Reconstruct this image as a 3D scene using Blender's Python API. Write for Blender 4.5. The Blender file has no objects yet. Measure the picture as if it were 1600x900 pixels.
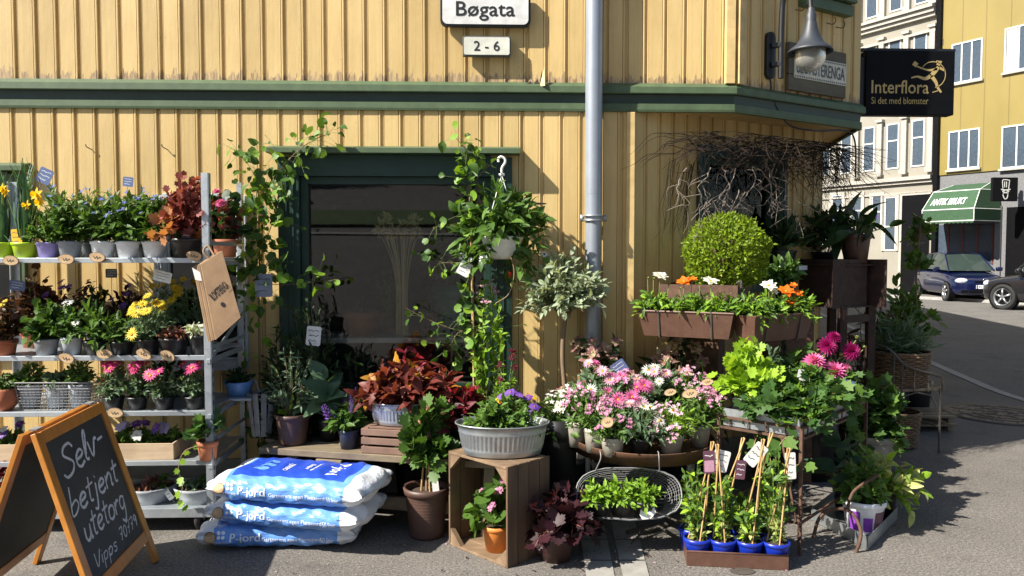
import bpy, math, random
import numpy as np
from mathutils import Vector, Matrix, Euler

# ------------------------------------------------------------------ camera, world, sun, exposure
SC = bpy.context.scene
COL = SC.collection
YAW, PITCH, F = -2.0, 2.62, 1200.0
CAM = Vector((0, 0, 1.5))
cam_d = bpy.data.cameras.new('camera'); cam_d.sensor_width = 36.0; cam_d.lens = 36.0 * F / 1600.0
cam_d.clip_start = 0.05; cam_d.clip_end = 800
cam = bpy.data.objects.new('camera', cam_d); COL.objects.link(cam)
cam.location = CAM; cam.rotation_euler = (math.radians(90 - PITCH), 0, math.radians(YAW))
SC.camera = cam
SUN = Vector((2.25, 1.0, -2.15)).normalized()          # direction the light travels
world = bpy.data.worlds.new('World'); SC.world = world; world.use_nodes = True
_nt = world.node_tree
_sky = _nt.nodes.new('ShaderNodeTexSky'); _sky.sky_type = 'NISHITA'; _sky.sun_disc = False
_sky.sun_elevation = math.asin(-SUN.z); _sky.sun_rotation = math.atan2(-SUN.x, -SUN.y)
_nt.links.new(_sky.outputs[0], _nt.nodes['Background'].inputs[0])
_nt.nodes['Background'].inputs[1].default_value = 0.065
sun_d = bpy.data.lights.new('sun', 'SUN'); sun_d.energy = 5.0; sun_d.angle = math.radians(0.53); sun_d.color = (1, .94, .84)
sun = bpy.data.objects.new('sun', sun_d); COL.objects.link(sun)
sun.rotation_euler = SUN.to_track_quat('-Z', 'Y').to_euler(); sun.location = (-10, -8, 20)
SC.view_settings.view_transform = 'Standard'; SC.view_settings.look = 'None'
SC.view_settings.exposure = 1.2; SC.view_settings.gamma = 1.0
SC.render.film_transparent = False
SC.cycles.max_bounces = 8; SC.cycles.transparent_max_bounces = 16
SC.cycles.use_denoising = True

R3 = cam.rotation_euler.to_matrix()
def ray(px, py): return R3 @ Vector(((px - 800) / F, -(py - 450) / F, -1))
def D(px, py, Y):                                       # photo pixel -> point at world depth Y
    r = ray(px, py); return CAM + r * (Y / r.y)
def S(px, py, z):                                       # photo pixel -> point at height z
    r = ray(px, py); return CAM + r * ((z - CAM.z) / r.z)
def G(px, py): return S(px, py, 0.0)
def proj(P):
    q = R3.transposed() @ (Vector(P) - CAM); return 800 + F * q.x / -q.z, 450 - F * q.y / -q.z
def at(px, Y, z):                                       # point at depth Y and height z on photo column px
    a, b = -8.0, 30.0
    for _ in range(40):
        m = (a + b) / 2
        if proj((m, Y, z))[0] < px: a = m
        else: b = m
    return Vector((m, Y, z))
def VP(px, py, p0, d):                                  # pixel -> vertical plane through p0 along d
    n = Vector((d[1], -d[0], 0)); r = ray(px, py)
    return CAM + r * ((Vector((p0[0], p0[1], 0)) - CAM).dot(n) / r.dot(n))
def mpp(P): return -(R3.transposed() @ (Vector(P) - CAM)).z / F   # metres per photo pixel at P

rng = np.random.default_rng(11); random.seed(5)

# ------------------------------------------------------------------ mesh collector
class M:
    def __init__(s): s.V = []; s.L = []; s.T = []; s.I = []; s.A = []; s.mats = []; s.n = 0
    def mi(s, mat):
        if mat not in s.mats: s.mats.append(mat)
        return s.mats.index(mat)
    def add(s, v, f, mat, t=0.5):
        v = np.asarray([tuple(p) for p in v] if not isinstance(v, np.ndarray) else v, float).reshape(-1, 3)
        if isinstance(f, np.ndarray):
            s.L.append((f + s.n).ravel()); s.T.append(np.full(len(f), f.shape[1]))
        else:
            s.L.append(np.array([i for q in f for i in q]) + s.n); s.T.append(np.array([len(q) for q in f]))
        s.I.append(np.full(len(f), s.mi(mat)))
        s.A.append(np.broadcast_to(np.asarray(t, float), (len(v),)).copy()); s.V.append(v); s.n += len(v)
        return s
    def mesh(s, name, smooth=False):
        me = bpy.data.meshes.new(name)
        if not s.V: return me
        V = np.concatenate(s.V); L = np.concatenate(s.L).astype(np.int32); T = np.concatenate(s.T).astype(np.int32)
        me.vertices.add(len(V)); me.vertices.foreach_set('co', V.ravel())
        me.loops.add(len(L)); me.loops.foreach_set('vertex_index', L)
        me.polygons.add(len(T)); st = np.concatenate([[0], np.cumsum(T)[:-1]]).astype(np.int32)
        me.polygons.foreach_set('loop_start', st)
        me.polygons.foreach_set('material_index', np.concatenate(s.I).astype(np.int32))
        me.polygons.foreach_set('use_smooth', np.full(len(T), bool(smooth)))
        a = me.attributes.new('tint', 'FLOAT', 'POINT'); a.data.foreach_set('value', np.concatenate(s.A))
        for m in s.mats: me.materials.append(MAT(m))
        me.update(calc_edges=True); me.validate()
        return me

def link(name, me, parent=None):
    o = bpy.data.objects.new(name, me); COL.objects.link(o)
    if parent is not None: o.parent = parent
    return o
def obj(name, m, parent=None, smooth=False, bevel=0):
    o = link(name, m.mesh(name, smooth), parent)
    if smooth == 'auto':
        pass
    if bevel:
        b = o.modifiers.new('bevel', 'BEVEL'); b.width = bevel; b.segments = 2; b.limit_method = 'ANGLE'
    return o
def tag(o, label, cat, group=None, kind=None):
    o['label'] = label; o['category'] = cat
    if group: o['group'] = group
    if kind: o['kind'] = kind
    return o
def thing(name, label, cat, loc=(0, 0, 0), group=None, rotz=0):
    o = bpy.data.objects.new(name, None); COL.objects.link(o); o.location = loc; o.rotation_euler = (0, 0, rotz)
    o.empty_display_size = .1
    return tag(o, label, cat, group)
def structure(name, m, smooth=False):
    o = obj(name, m, None, smooth); o['kind'] = 'structure'; return o
def copy_tree(o, parent=None):
    c = o.copy(); COL.objects.link(c)
    if parent is not None: c.parent = parent
    for ch in list(o.children): copy_tree(ch, c)
    return c

# ------------------------------------------------------------------ primitives
BOXF = [(0, 3, 2, 1), (4, 5, 6, 7), (0, 1, 5, 4), (1, 2, 6, 5), (2, 3, 7, 6), (3, 0, 4, 7)]
def box(m, c, s, mat, rz=0, R=None, t=.5):
    x, y, z = s[0] / 2, s[1] / 2, s[2] / 2
    v = np.array([(-x, -y, -z), (x, -y, -z), (x, y, -z), (-x, y, -z), (-x, -y, z), (x, -y, z), (x, y, z), (-x, y, z)])
    if R is None: R = np.array(Matrix.Rotation(rz, 3, 'Z'))
    m.add(v @ np.array(R).T + np.array(c), BOXF, mat, t); return m
def hexa(m, p, mat, t=.5): m.add(p, BOXF, mat, t); return m        # eight corners, bottom ring then top ring
def bar(m, p0, p1, w, h, mat, up=(0, 0, 1), t=.5):
    p0, p1 = Vector(p0), Vector(p1); d = (p1 - p0); L = d.length; d.normalize()
    x = d.cross(Vector(up))
    if x.length < 1e-4: x = d.cross(Vector((1, 0, 0)))
    x.normalize(); z = x.cross(d)
    R = np.array([x, d, z]).T
    return box(m, (p0 + p1) / 2, (w, L, h), mat, R=R, t=t)
def catmull(pts, n=6):
    P = [np.array(p, float) for p in pts]
    if len(P) < 3: return P
    P = [2 * P[0] - P[1]] + P + [2 * P[-1] - P[-2]]; out = []
    for i in range(1, len(P) - 2):
        for k in range(n):
            t = k / n
            out.append(.5 * ((2 * P[i]) + (-P[i - 1] + P[i + 1]) * t + (2 * P[i - 1] - 5 * P[i] + 4 * P[i + 1] - P[i + 2]) * t * t
                             + (-P[i - 1] + 3 * P[i] - 3 * P[i + 1] + P[i + 2]) * t ** 3))
    out.append(P[-2]); return out
def tube(m, pts, r, mat, n=8, closed=False, t=.5, cap=True):
    P = np.array([tuple(p) for p in pts], float); k = len(P)
    if closed: T = np.roll(P, -1, 0) - np.roll(P, 1, 0)
    else: T = np.gradient(P, axis=0)
    T /= np.linalg.norm(T, axis=1, keepdims=True) + 1e-9
    r = np.broadcast_to(np.asarray(r, float), (k,))
    u = np.cross(T[0], (0, 0, 1)); 
    if np.linalg.norm(u) < .1: u = np.cross(T[0], (1, 0, 0))
    ang = np.arange(n) * 2 * math.pi / n; V = []
    for i in range(k):
        u = u - T[i] * u.dot(T[i]); u /= np.linalg.norm(u) + 1e-9; w = np.cross(T[i], u)
        V.append(P[i] + r[i] * (np.cos(ang)[:, None] * u + np.sin(ang)[:, None] * w))
    V = np.concatenate(V); f = []
    for i in range(k if closed else k - 1):
        a, b = i * n, ((i + 1) % k) * n
        for j in range(n): f.append((a + j, a + (j + 1) % n, b + (j + 1) % n, b + j))
    m.add(V, f, mat, t)
    if cap and not closed and r.max() > .004: m.add(V[:n].copy(), [tuple(range(n - 1, -1, -1))], mat, t); m.add(V[-n:].copy(), [tuple(range(n))], mat, t)
    return m
def lathe(m, prof, mat, n=28, c=(0, 0, 0), sx=1, sy=1, fn=None, cap0=True, cap1=False):
    a = np.arange(n) * 2 * math.pi / n; V = []
    for i, (r, z) in enumerate(prof):
        rr = np.full(n, r) if fn is None else r * fn(a, i)
        V.append(np.stack([rr * np.cos(a) * sx + c[0], rr * np.sin(a) * sy + c[1], np.full(n, z) + c[2]], 1))
    f = []
    for i in range(len(prof) - 1):
        for j in range(n): f.append((i * n + j, i * n + (j + 1) % n, (i + 1) * n + (j + 1) % n, (i + 1) * n + j))
    if cap0: f.append(tuple(range(n - 1, -1, -1)))
    if cap1: f.append(tuple((len(prof) - 1) * n + j for j in range(n)))
    m.add(np.concatenate(V), f, mat); return m
def prism(m, poly, o, ax, ay, az, th, mat, t=.5):         # 2D polygon in frame (ax, ay), extruded th along az
    o, ax, ay, az = [np.array(tuple(q), float) for q in (o, ax, ay, az)]
    k = len(poly)
    v = [o + ax * p[0] + ay * p[1] for p in poly] + [o + ax * p[0] + ay * p[1] + az * th for p in poly]
    f = [tuple(range(k - 1, -1, -1)), tuple(range(k, 2 * k))] + [(i, (i + 1) % k, k + (i + 1) % k, k + i) for i in range(k)]
    m.add(np.array(v), f, mat, t); return m
def rrect(w, h, r, n=5):
    out = []
    for cx, cy, a0 in ((w / 2 - r, h / 2 - r, 0), (-w / 2 + r, h / 2 - r, 90), (-w / 2 + r, -h / 2 + r, 180), (w / 2 - r, -h / 2 + r, 270)):
        for i in range(n + 1):
            a = math.radians(a0 + 90 * i / n); out.append((cx + r * math.cos(a), cy + r * math.sin(a)))
    return out
def ribbon(m, pts2, w, o, ax, ay, az, mat, lift=.001, t=.5):   # flat brush stroke on a board
    P = np.array(pts2, float); T = np.gradient(P, axis=0); T /= np.linalg.norm(T, axis=1, keepdims=True) + 1e-9
    N = np.stack([-T[:, 1], T[:, 0]], 1); w = np.broadcast_to(np.asarray(w, float), (len(P),))[:, None] / 2
    o, ax, ay, az = [np.array(tuple(q), float) for q in (o, ax, ay, az)]
    Q = np.concatenate([P + N * w, P - N * w]); k = len(P)
    V = o + Q[:, :1] * ax + Q[:, 1:] * ay + az * lift
    m.add(V, [(i, k + i, k + i + 1, i + 1) for i in range(k - 1)], mat, t); return m

_txt = {}
def text2d(s, font_shear=0):
    key = (s, font_shear)
    if key in _txt: return _txt[key]
    cu = bpy.data.curves.new('lettering', 'FONT'); cu.body = s; cu.size = 1; cu.shear = font_shear; cu.resolution_u = 3
    o = bpy.data.objects.new('lettering', cu); COL.objects.link(o)
    dg = bpy.context.evaluated_depsgraph_get(); dg.update()
    me = bpy.data.meshes.new_from_object(o.evaluated_get(dg))
    v = np.array([tuple(p.co)[:2] for p in me.vertices]); f = [tuple(p.vertices) for p in me.polygons]
    bpy.data.objects.remove(o); bpy.data.curves.remove(cu); bpy.data.meshes.remove(me)
    v -= (v.min(0) + v.max(0)) / 2
    _txt[key] = (v, f); return _txt[key]
def text(m, s, w, h, o, ax, ay, az, mat, lift=.0015, shear=0, bold=0):    # lettering fitted to w x h metres, centred at o
    v, f = text2d(s, shear); sp = v.max(0) - v.min(0)
    sx = w / sp[0]; sy = h / sp[1] if h else sx
    o, ax, ay, az = [np.array(tuple(q), float) for q in (o, ax, ay, az)]
    for k, (dx, dy) in enumerate([(0, 0)] + ([(bold, 0), (-bold, 0), (0, bold), (0, -bold)] if bold else [])):
        V = o + (v[:, :1] * sx + dx) * ax + (v[:, 1:] * sy + dy) * ay + az * (lift + k * .00012)
        m.add(V, f, mat)
    return m
XA, ZA, YN = (1, 0, 0), (0, 0, 1), (0, -1, 0)

# ------------------------------------------------------------------ materials
_mats = {}; _defs = {}
def MAT(name):
    if name not in _mats: _mats[name] = _defs[name](name)
    return _mats[name]
def _new(name):
    m = bpy.data.materials.new(name); m.use_nodes = True
    nt = m.node_tree; b = nt.nodes['Principled BSDF']; return m, nt, b
def _noise(nt, scale, detail=4, rough=.55, stretch=None, coord='Object'):
    tc = nt.nodes.new('ShaderNodeTexCoord'); mp = nt.nodes.new('ShaderNodeMapping'); no = nt.nodes.new('ShaderNodeTexNoise')
    nt.links.new(tc.outputs[coord], mp.inputs[0]); nt.links.new(mp.outputs[0], no.inputs['Vector'])
    no.inputs['Scale'].default_value = scale; no.inputs['Detail'].default_value = detail; no.inputs['Roughness'].default_value = rough
    if stretch: mp.inputs['Scale'].default_value = stretch
    return no.outputs['Fac']
def _ramp(nt, fac, stops):
    r = nt.nodes.new('ShaderNodeValToRGB'); nt.links.new(fac, r.inputs[0]); e = r.color_ramp.elements
    while len(e) < len(stops): e.new(.5)
    for i, (p, c) in enumerate(stops): e[i].position = p; e[i].color = (*c, 1) if len(c) == 3 else c
    return r.outputs[0]
def _mix(nt, fac, a, b, mode='MIX'):
    x = nt.nodes.new('ShaderNodeMix'); x.data_type = 'RGBA'; x.blend_type = mode
    for sock, val in ((x.inputs[0], fac), (x.inputs[6], a), (x.inputs[7], b)):
        if isinstance(val, (int, float)): sock.default_value = val
        elif isinstance(val, tuple): sock.default_value = (*val, 1)
        else: nt.links.new(val, sock)
    return x.outputs[2]
def _bump(nt, b, h, strength=.3, dist=.01):
    n = nt.nodes.new('ShaderNodeBump'); n.inputs['Strength'].default_value = strength; n.inputs['Distance'].default_value = dist
    nt.links.new(h, n.inputs['Height']); nt.links.new(n.outputs[0], b.inputs['Normal'])
def sc(c, k): return tuple(min(1, x * k) for x in c)
_lowspec = ('sign_black', 'twig', 'interior_dark')
def plain(name, c, rough=.6, metal=0, var=.18, scale=12, bump=.15, dist=.004, stretch=None, c2=None, coat=0):
    def mk(nm):
        m, nt, b = _new(nm); n1 = _noise(nt, scale, 5, .6, stretch)
        nt.links.new(_ramp(nt, n1, [(.3, c2 or sc(c, 1 - var)), (.7, sc(c, 1 + var) if not c2 else c)]), b.inputs['Base Color'])
        b.inputs['Roughness'].default_value = rough; b.inputs['Metallic'].default_value = metal
        b.inputs['Coat Weight'].default_value = coat
        if name in _lowspec: b.inputs['Specular IOR Level'].default_value = .08
        if bump: _bump(nt, b, _noise(nt, scale * 4, 3, .6, stretch), bump, dist)
        return m
    _defs[name] = mk
def leafmat(name, c1, c2, rough=.5, tr=.35, spec=.35):
    def mk(nm):
        m, nt, b = _new(nm); at_ = nt.nodes.new('ShaderNodeAttribute'); at_.attribute_name = 'tint'
        col = _ramp(nt, at_.outputs['Fac'], [(0, c1), (1, c2)])
        n1 = _noise(nt, 45, 2); col = _mix(nt, .35, col, _ramp(nt, n1, [(.3, (.45, .45, .45)), (.7, (1, 1, 1))]), 'MULTIPLY')
        nt.links.new(col, b.inputs['Base Color']); b.inputs['Roughness'].default_value = rough
        b.inputs['Specular IOR Level'].default_value = spec
        c1_, c2_ = c1, c2; t = nt.nodes.new('ShaderNodeBsdfTranslucent'); nt.links.new(_mix(nt, 1.0, col, (1.35, 1.25, .6), 'MULTIPLY'), t.inputs[0])
        x = nt.nodes.new('ShaderNodeMixShader'); x.inputs[0].default_value = tr
        nt.links.new(b.outputs[0], x.inputs[1]); nt.links.new(t.outputs[0], x.inputs[2])
        nt.links.new(x.outputs[0], nt.nodes['Material Output'].inputs[0]); return m
    _defs[name] = mk

def _boards(nm):                                        # old yellow oil paint on vertical boards, flaking at the foot of the upper wall
    m, nt, b = _new(nm)
    base = _ramp(nt, _noise(nt, 3.0, 5, .6, (1, 1, .25)), [(.3, (.61, .435, .178)), (.7, (.69, .505, .222))])
    g0 = nt.nodes.new('ShaderNodeNewGeometry'); s0 = nt.nodes.new('ShaderNodeSeparateXYZ'); nt.links.new(g0.outputs['Position'], s0.inputs[0])
    d0 = nt.nodes.new('ShaderNodeMath'); d0.operation = 'DIVIDE'; d0.inputs[1].default_value = .1235; nt.links.new(s0.outputs[0], d0.inputs[0])
    f0 = nt.nodes.new('ShaderNodeMath'); f0.operation = 'FLOOR'; nt.links.new(d0.outputs[0], f0.inputs[0])
    w0 = nt.nodes.new('ShaderNodeTexWhiteNoise'); w0.noise_dimensions = '1D'; nt.links.new(f0.outputs[0], w0.inputs['W'])
    base = _mix(nt, 1.0, base, _ramp(nt, w0.outputs[0], [(0, (.88, .875, .86)), (1, (1.06, 1.06, 1.08))]), 'MULTIPLY')
    grime = _ramp(nt, _noise(nt, 2.2, 6, .7, (1, 1, .5)), [(.42, (1, 1, 1)), (.75, (.74, .70, .63))]); base = _mix(nt, .8, base, grime, 'MULTIPLY')
    streak = _noise(nt, 60, 3, .6, (1, 1, .03))
    base = _mix(nt, .5, base, _ramp(nt, streak, [(.35, (.86, .84, .8)), (.6, (1, 1, 1))]), 'MULTIPLY')
    spots = _ramp(nt, _noise(nt, 55, 2, .5), [(.70, (0, 0, 0)), (.76, (1, 1, 1))])
    base = _mix(nt, spots, base, (.40, .26, .12))
    g = nt.nodes.new('ShaderNodeNewGeometry'); sep = nt.nodes.new('ShaderNodeSeparateXYZ'); nt.links.new(g.outputs['Position'], sep.inputs[0])
    mr = nt.nodes.new('ShaderNodeMapRange'); mr.inputs[1].default_value = 2.545; mr.inputs[2].default_value = 2.70
    mr.inputs[3].default_value = .60; mr.inputs[4].default_value = .0; nt.links.new(sep.outputs[2], mr.inputs[0])
    above = nt.nodes.new('ShaderNodeMath'); above.operation = 'GREATER_THAN'; above.inputs[1].default_value = 2.5
    nt.links.new(sep.outputs[2], above.inputs[0])
    mul = nt.nodes.new('ShaderNodeMath'); mul.operation = 'MULTIPLY'; nt.links.new(mr.outputs[0], mul.inputs[0]); nt.links.new(above.outputs[0], mul.inputs[1])
    pn = _noise(nt, 42, 4, .65, (1, 1, .22)); ad = nt.nodes.new('ShaderNodeMath'); ad.operation = 'ADD'
    nt.links.new(pn, ad.inputs[0]); nt.links.new(mul.outputs[0], ad.inputs[1])
    peel = _ramp(nt, ad.outputs[0], [(.92, (0, 0, 0)), (.96, (1, 1, 1))])
    wood = _ramp(nt, _noise(nt, 80, 3, .6, (1, 1, .1)), [(.35, (.22, .14, .07)), (.65, (.50, .36, .2))])
    nt.links.new(_mix(nt, peel, base, wood), b.inputs['Base Color']); b.inputs['Roughness'].default_value = .55
    _bump(nt, b, ad.outputs[0], .25, .004); return m
_defs['yellow_boards'] = _boards
def _asphalt(c1, c2):
    def mk(nm):
        m, nt, b = _new(nm)
        base = _ramp(nt, _noise(nt, 1.3, 6, .6), [(.3, c1), (.7, c2)])
        grain = _ramp(nt, _noise(nt, 190, 2, .7), [(.3, (.45, .45, .46)), (.52, (.95, .95, .95)), (.72, (1.7, 1.65, 1.55))])
        base = _mix(nt, .85, base, grain, 'MULTIPLY'); base = _mix(nt, .8, base, _ramp(nt, _noise(nt, 75, 3, .75), [(.33, (.32, .32, .32)), (.5, (1, 1, 1)), (.68, (1.9, 1.82, 1.7))]), 'MULTIPLY')
        stain = _ramp(nt, _noise(nt, 3.1, 5, .7), [(.55, (1, 1, 1)), (.68, (.7, .7, .7))])
        crack = nt.nodes.new('ShaderNodeTexVoronoi'); crack.feature = 'DISTANCE_TO_EDGE'; crack.inputs['Scale'].default_value = .55
        tc = nt.nodes.new('ShaderNodeTexCoord'); wn = nt.nodes.new('ShaderNodeTexNoise'); wn.inputs['Scale'].default_value = 2.5
        wm = nt.nodes.new('ShaderNodeVectorMath'); wm.operation = 'ADD'
        nt.links.new(tc.outputs['Object'], wn.inputs['Vector']); nt.links.new(tc.outputs['Object'], wm.inputs[0]); nt.links.new(wn.outputs['Color'], wm.inputs[1])
        nt.links.new(wm.outputs[0], crack.inputs['Vector'])
        cr = _ramp(nt, crack.outputs['Distance'], [(.001, (.6, .6, .6)), (.004, (1, 1, 1))])
        base = _mix(nt, 1.0, base, stain, 'MULTIPLY'); base = _mix(nt, .55, base, cr, 'MULTIPLY')
        nt.links.new(base, b.inputs['Base Color']); b.inputs['Roughness'].default_value = .9
        _bump(nt, b, _noise(nt, 160, 2, .7), .6, .006); return m
    return mk
_defs['asphalt_pavement'] = _asphalt((.115, .105, .095), (.16, .147, .133))
_defs['asphalt_road'] = _asphalt((.115, .112, .108), (.155, .149, .14))
def _wood(c1, c2, scale=22, axis=(.06, 1, 1), rough=.7, dark=None):
    def mk(nm):
        m, nt, b = _new(nm)
        g = _noise(nt, scale, 5, .65, axis)
        col = _ramp(nt, g, [(.28, c1), (.72, c2)])
        blot = _ramp(nt, _noise(nt, 5, 4, .6), [(.35, (.65, .62, .6)), (.65, (1, 1, 1))])
        nt.links.new(_mix(nt, .8, col, blot, 'MULTIPLY'), b.inputs['Base Color']); b.inputs['Roughness'].default_value = rough
        _bump(nt, b, g, .35, .004); return m
    return mk
_defs['crate_wood'] = _wood((.09, .052, .03), (.20, .125, .07), axis=(1, 1, .08))
_defs['crate_wood_flat'] = _wood((.14, .09, .052), (.31, .21, .125), axis=(.12, 1, 1))
_defs['pale_wood'] = _wood((.36, .26, .16), (.58, .44, .29))
_defs['bench_wood'] = _wood((.13, .10, .065), (.27, .215, .14))
_defs['sign_wood'] = _wood((.42, .155, .022), (.60, .25, .04), 14, (1, 1, .12), .38)
_defs['grey_slat'] = _wood((.30, .30, .30), (.46, .46, .45), axis=(1, 1, .1))
_defs['bamboo'] = _wood((.42, .26, .10), (.62, .43, .2), 30, (1, 1, .1), .5)
_defs['slice_wood'] = _wood((.46, .3, .15), (.66, .48, .28), 30, (1, 1, 1))
_defs['plank_sign'] = _wood((.085, .075, .05), (.15, .13, .085), 18, (.1, .1, 1))
def _rust(c1, c2, c3, rough=.75):
    def mk(nm):
        m, nt, b = _new(nm)
        n = _noise(nt, 16, 6, .7)
        col = _ramp(nt, n, [(.3, c1), (.5, c2), (.72, c3)])
        nt.links.new(col, b.inputs['Base Color']); b.inputs['Roughness'].default_value = rough; b.inputs['Metallic'].default_value = .15
        _bump(nt, b, _noise(nt, 90, 3, .6), .3, .003); return m
    return mk
_defs['rust'] = _rust((.055, .03, .02), (.10, .052, .033), (.17, .085, .05))
_defs['rust_shaded'] = _rust((.022, .012, .009), (.04, .02, .014), (.065, .032, .02))  # darker rust copy, the corner planter's shade put into the colour
_defs['rust_paint'] = _rust((.055, .032, .02), (.125, .058, .028), (.045, .04, .036))
_defs['brown_metal'] = _rust((.085, .04, .027), (.105, .052, .035), (.13, .065, .045), .5)
def _zinc(c1, c2, rough=.42):
    def mk(nm):
        m, nt, b = _new(nm)
        v = nt.nodes.new('ShaderNodeTexVoronoi'); v.inputs['Scale'].default_value = 26
        tc = nt.nodes.new('ShaderNodeTexCoord'); nt.links.new(tc.outputs['Object'], v.inputs['Vector'])
        col = _mix(nt, .5, _ramp(nt, _noise(nt, 7, 5, .6), [(.3, c1), (.7, c2)]), _ramp(nt, v.outputs['Color'], [(0, c1), (1, c2)]))
        nt.links.new(col, b.inputs['Base Color']); b.inputs['Metallic'].default_value = .75; b.inputs['Roughness'].default_value = rough
        _bump(nt, b, _noise(nt, 30, 3, .6), .12, .003); return m
    return mk
_defs['zinc'] = _zinc((.30, .32, .34), (.46, .49, .51))
plain('zinc_pipe', (.30, .33, .38), .38, .35, .08, 9, .08)
_defs['rack_steel'] = _zinc((.38, .42, .46), (.56, .60, .63), .45)
def _glass(nm):
    m, nt, b = _new(nm)
    nt.nodes.remove(b); t = nt.nodes.new('ShaderNodeBsdfTransparent'); g = nt.nodes.new('ShaderNodeBsdfGlossy'); f = nt.nodes.new('ShaderNodeFresnel')
    f.inputs[0].default_value = 1.8; t.inputs[0].default_value = (.82, .86, .84, 1); g.inputs['Roughness'].default_value = .015
    x = nt.nodes.new('ShaderNodeMixShader'); nt.links.new(f.outputs[0], x.inputs[0]); nt.links.new(t.outputs[0], x.inputs[1]); nt.links.new(g.outputs[0], x.inputs[2])
    nt.links.new(x.outputs[0], nt.nodes['Material Output'].inputs[0]); return m
_defs['window_glass'] = _glass
def _glass2(nm):
    m = _glass(nm); [setattr(n.inputs[0], 'default_value', 1.38) for n in m.node_tree.nodes if n.type == 'FRESNEL']; return m
_defs['shaded_glass'] = _glass2
def _lampglass(nm):
    m, nt, b = _new(nm); b.inputs['Base Color'].default_value = (.75, .74, .68, 1); b.inputs['Roughness'].default_value = .35
    b.inputs['Transmission Weight'].default_value = .75; b.inputs['Alpha'].default_value = .75; return m
_defs['frosted_glass'] = _lampglass
def _plasticbag(c1, c2):
    def mk(nm):
        m, nt, b = _new(nm)
        nt.links.new(_ramp(nt, _noise(nt, 9, 4, .6), [(.3, c1), (.7, c2)]), b.inputs['Base Color']); b.inputs['Roughness'].default_value = .33
        n1 = _noise(nt, 11, 4, .55, (.45, 1, 1.6)); n2 = _noise(nt, 40, 3, .6, (.4, 1, 1.2))
        _bump(nt, b, _mix(nt, .55, n1, n2), .42, .03); return m
    return mk
_defs['bag_white'] = _plasticbag((.66, .70, .76), (.78, .81, .85))
_defs['bag_blue'] = _plasticbag((.10, .26, .66), (.16, .35, .78))
_defs['bag_dark_blue'] = _plasticbag((.015, .055, .42), (.025, .08, .52))
def _wicker(nm):
    m, nt, b = _new(nm)
    tc = nt.nodes.new('ShaderNodeTexCoord'); br = nt.nodes.new('ShaderNodeTexBrick'); mp = nt.nodes.new('ShaderNodeMapping')
    nt.links.new(tc.outputs['UV'], mp.inputs[0])
    w1 = _noise(nt, 60, 3, .6, (1, 1, .6))
    nt.links.new(_ramp(nt, w1, [(.3, (.06, .035, .02)), (.7, (.22, .14, .075))]), b.inputs['Base Color']); b.inputs['Roughness'].default_value = .7
    _bump(nt, b, w1, .6, .01); return m
_defs['wicker'] = _wicker
def _beige(nm):
    m, nt, b = _new(nm)
    nt.links.new(_ramp(nt, _noise(nt, 1.2, 5, .6), [(.3, (.24, .222, .182)), (.7, (.28, .262, .218))]), b.inputs['Base Color']); b.inputs['Roughness'].default_value = .85
    _bump(nt, b, _noise(nt, 25, 4), .2, .01); return m
_defs['beige_plaster'] = _beige
def _panel_yellow(nm):
    m, nt, b = _new(nm)
    tc = nt.nodes.new('ShaderNodeTexCoord'); sp = nt.nodes.new('ShaderNodeSeparateXYZ'); nt.links.new(tc.outputs['Object'], sp.inputs[0])
    wv = nt.nodes.new('ShaderNodeMath'); wv.operation = 'MULTIPLY'; wv.inputs[1].default_value = 2.6; nt.links.new(sp.outputs[0], wv.inputs[0])
    fr = nt.nodes.new('ShaderNodeMath'); fr.operation = 'FRACT'; nt.links.new(wv.outputs[0], fr.inputs[0])
    seam = _ramp(nt, fr.outputs[0], [(.02, (.62, .6, .55)), (.06, (1, 1, 1))])
    base = _ramp(nt, _noise(nt, .9, 5, .6, (1, 1, .4)), [(.3, (.205, .155, .036)), (.7, (.25, .19, .052))])
    nt.links.new(_mix(nt, .9, base, seam, 'MULTIPLY'), b.inputs['Base Color']); b.inputs['Roughness'].default_value = .5; return m
_defs['yellow_panel'] = _panel_yellow
def _rough_grey(nm):
    m, nt, b = _new(nm)
    nt.links.new(_ramp(nt, _noise(nt, 30, 4, .7), [(.3, (.11, .11, .115)), (.7, (.2, .2, .205))]), b.inputs['Base Color']); b.inputs['Roughness'].default_value = .9
    _bump(nt, b, _noise(nt, 40, 3), .5, .03); return m
_defs['grey_render'] = _rough_grey
def _paver(nm):
    m, nt, b = _new(nm)
    v = nt.nodes.new('ShaderNodeTexVoronoi'); v.feature = 'DISTANCE_TO_EDGE'; v.inputs['Scale'].default_value = 9
    tc = nt.nodes.new('ShaderNodeTexCoord'); nt.links.new(tc.outputs['Object'], v.inputs['Vector'])
    nt.links.new(_mix(nt, 1.0, _ramp(nt, v.outputs['Distance'], [(.03, (.3, .3, .3)), (.08, (1, 1, 1))]), _ramp(nt, _noise(nt, 20, 4), [(.3, (.19, .14, .09)), (.7, (.28, .21, .14))]), 'MULTIPLY'), b.inputs['Base Color'])
    b.inputs['Roughness'].default_value = .8; return m
_defs['manhole_iron'] = _paver

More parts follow.
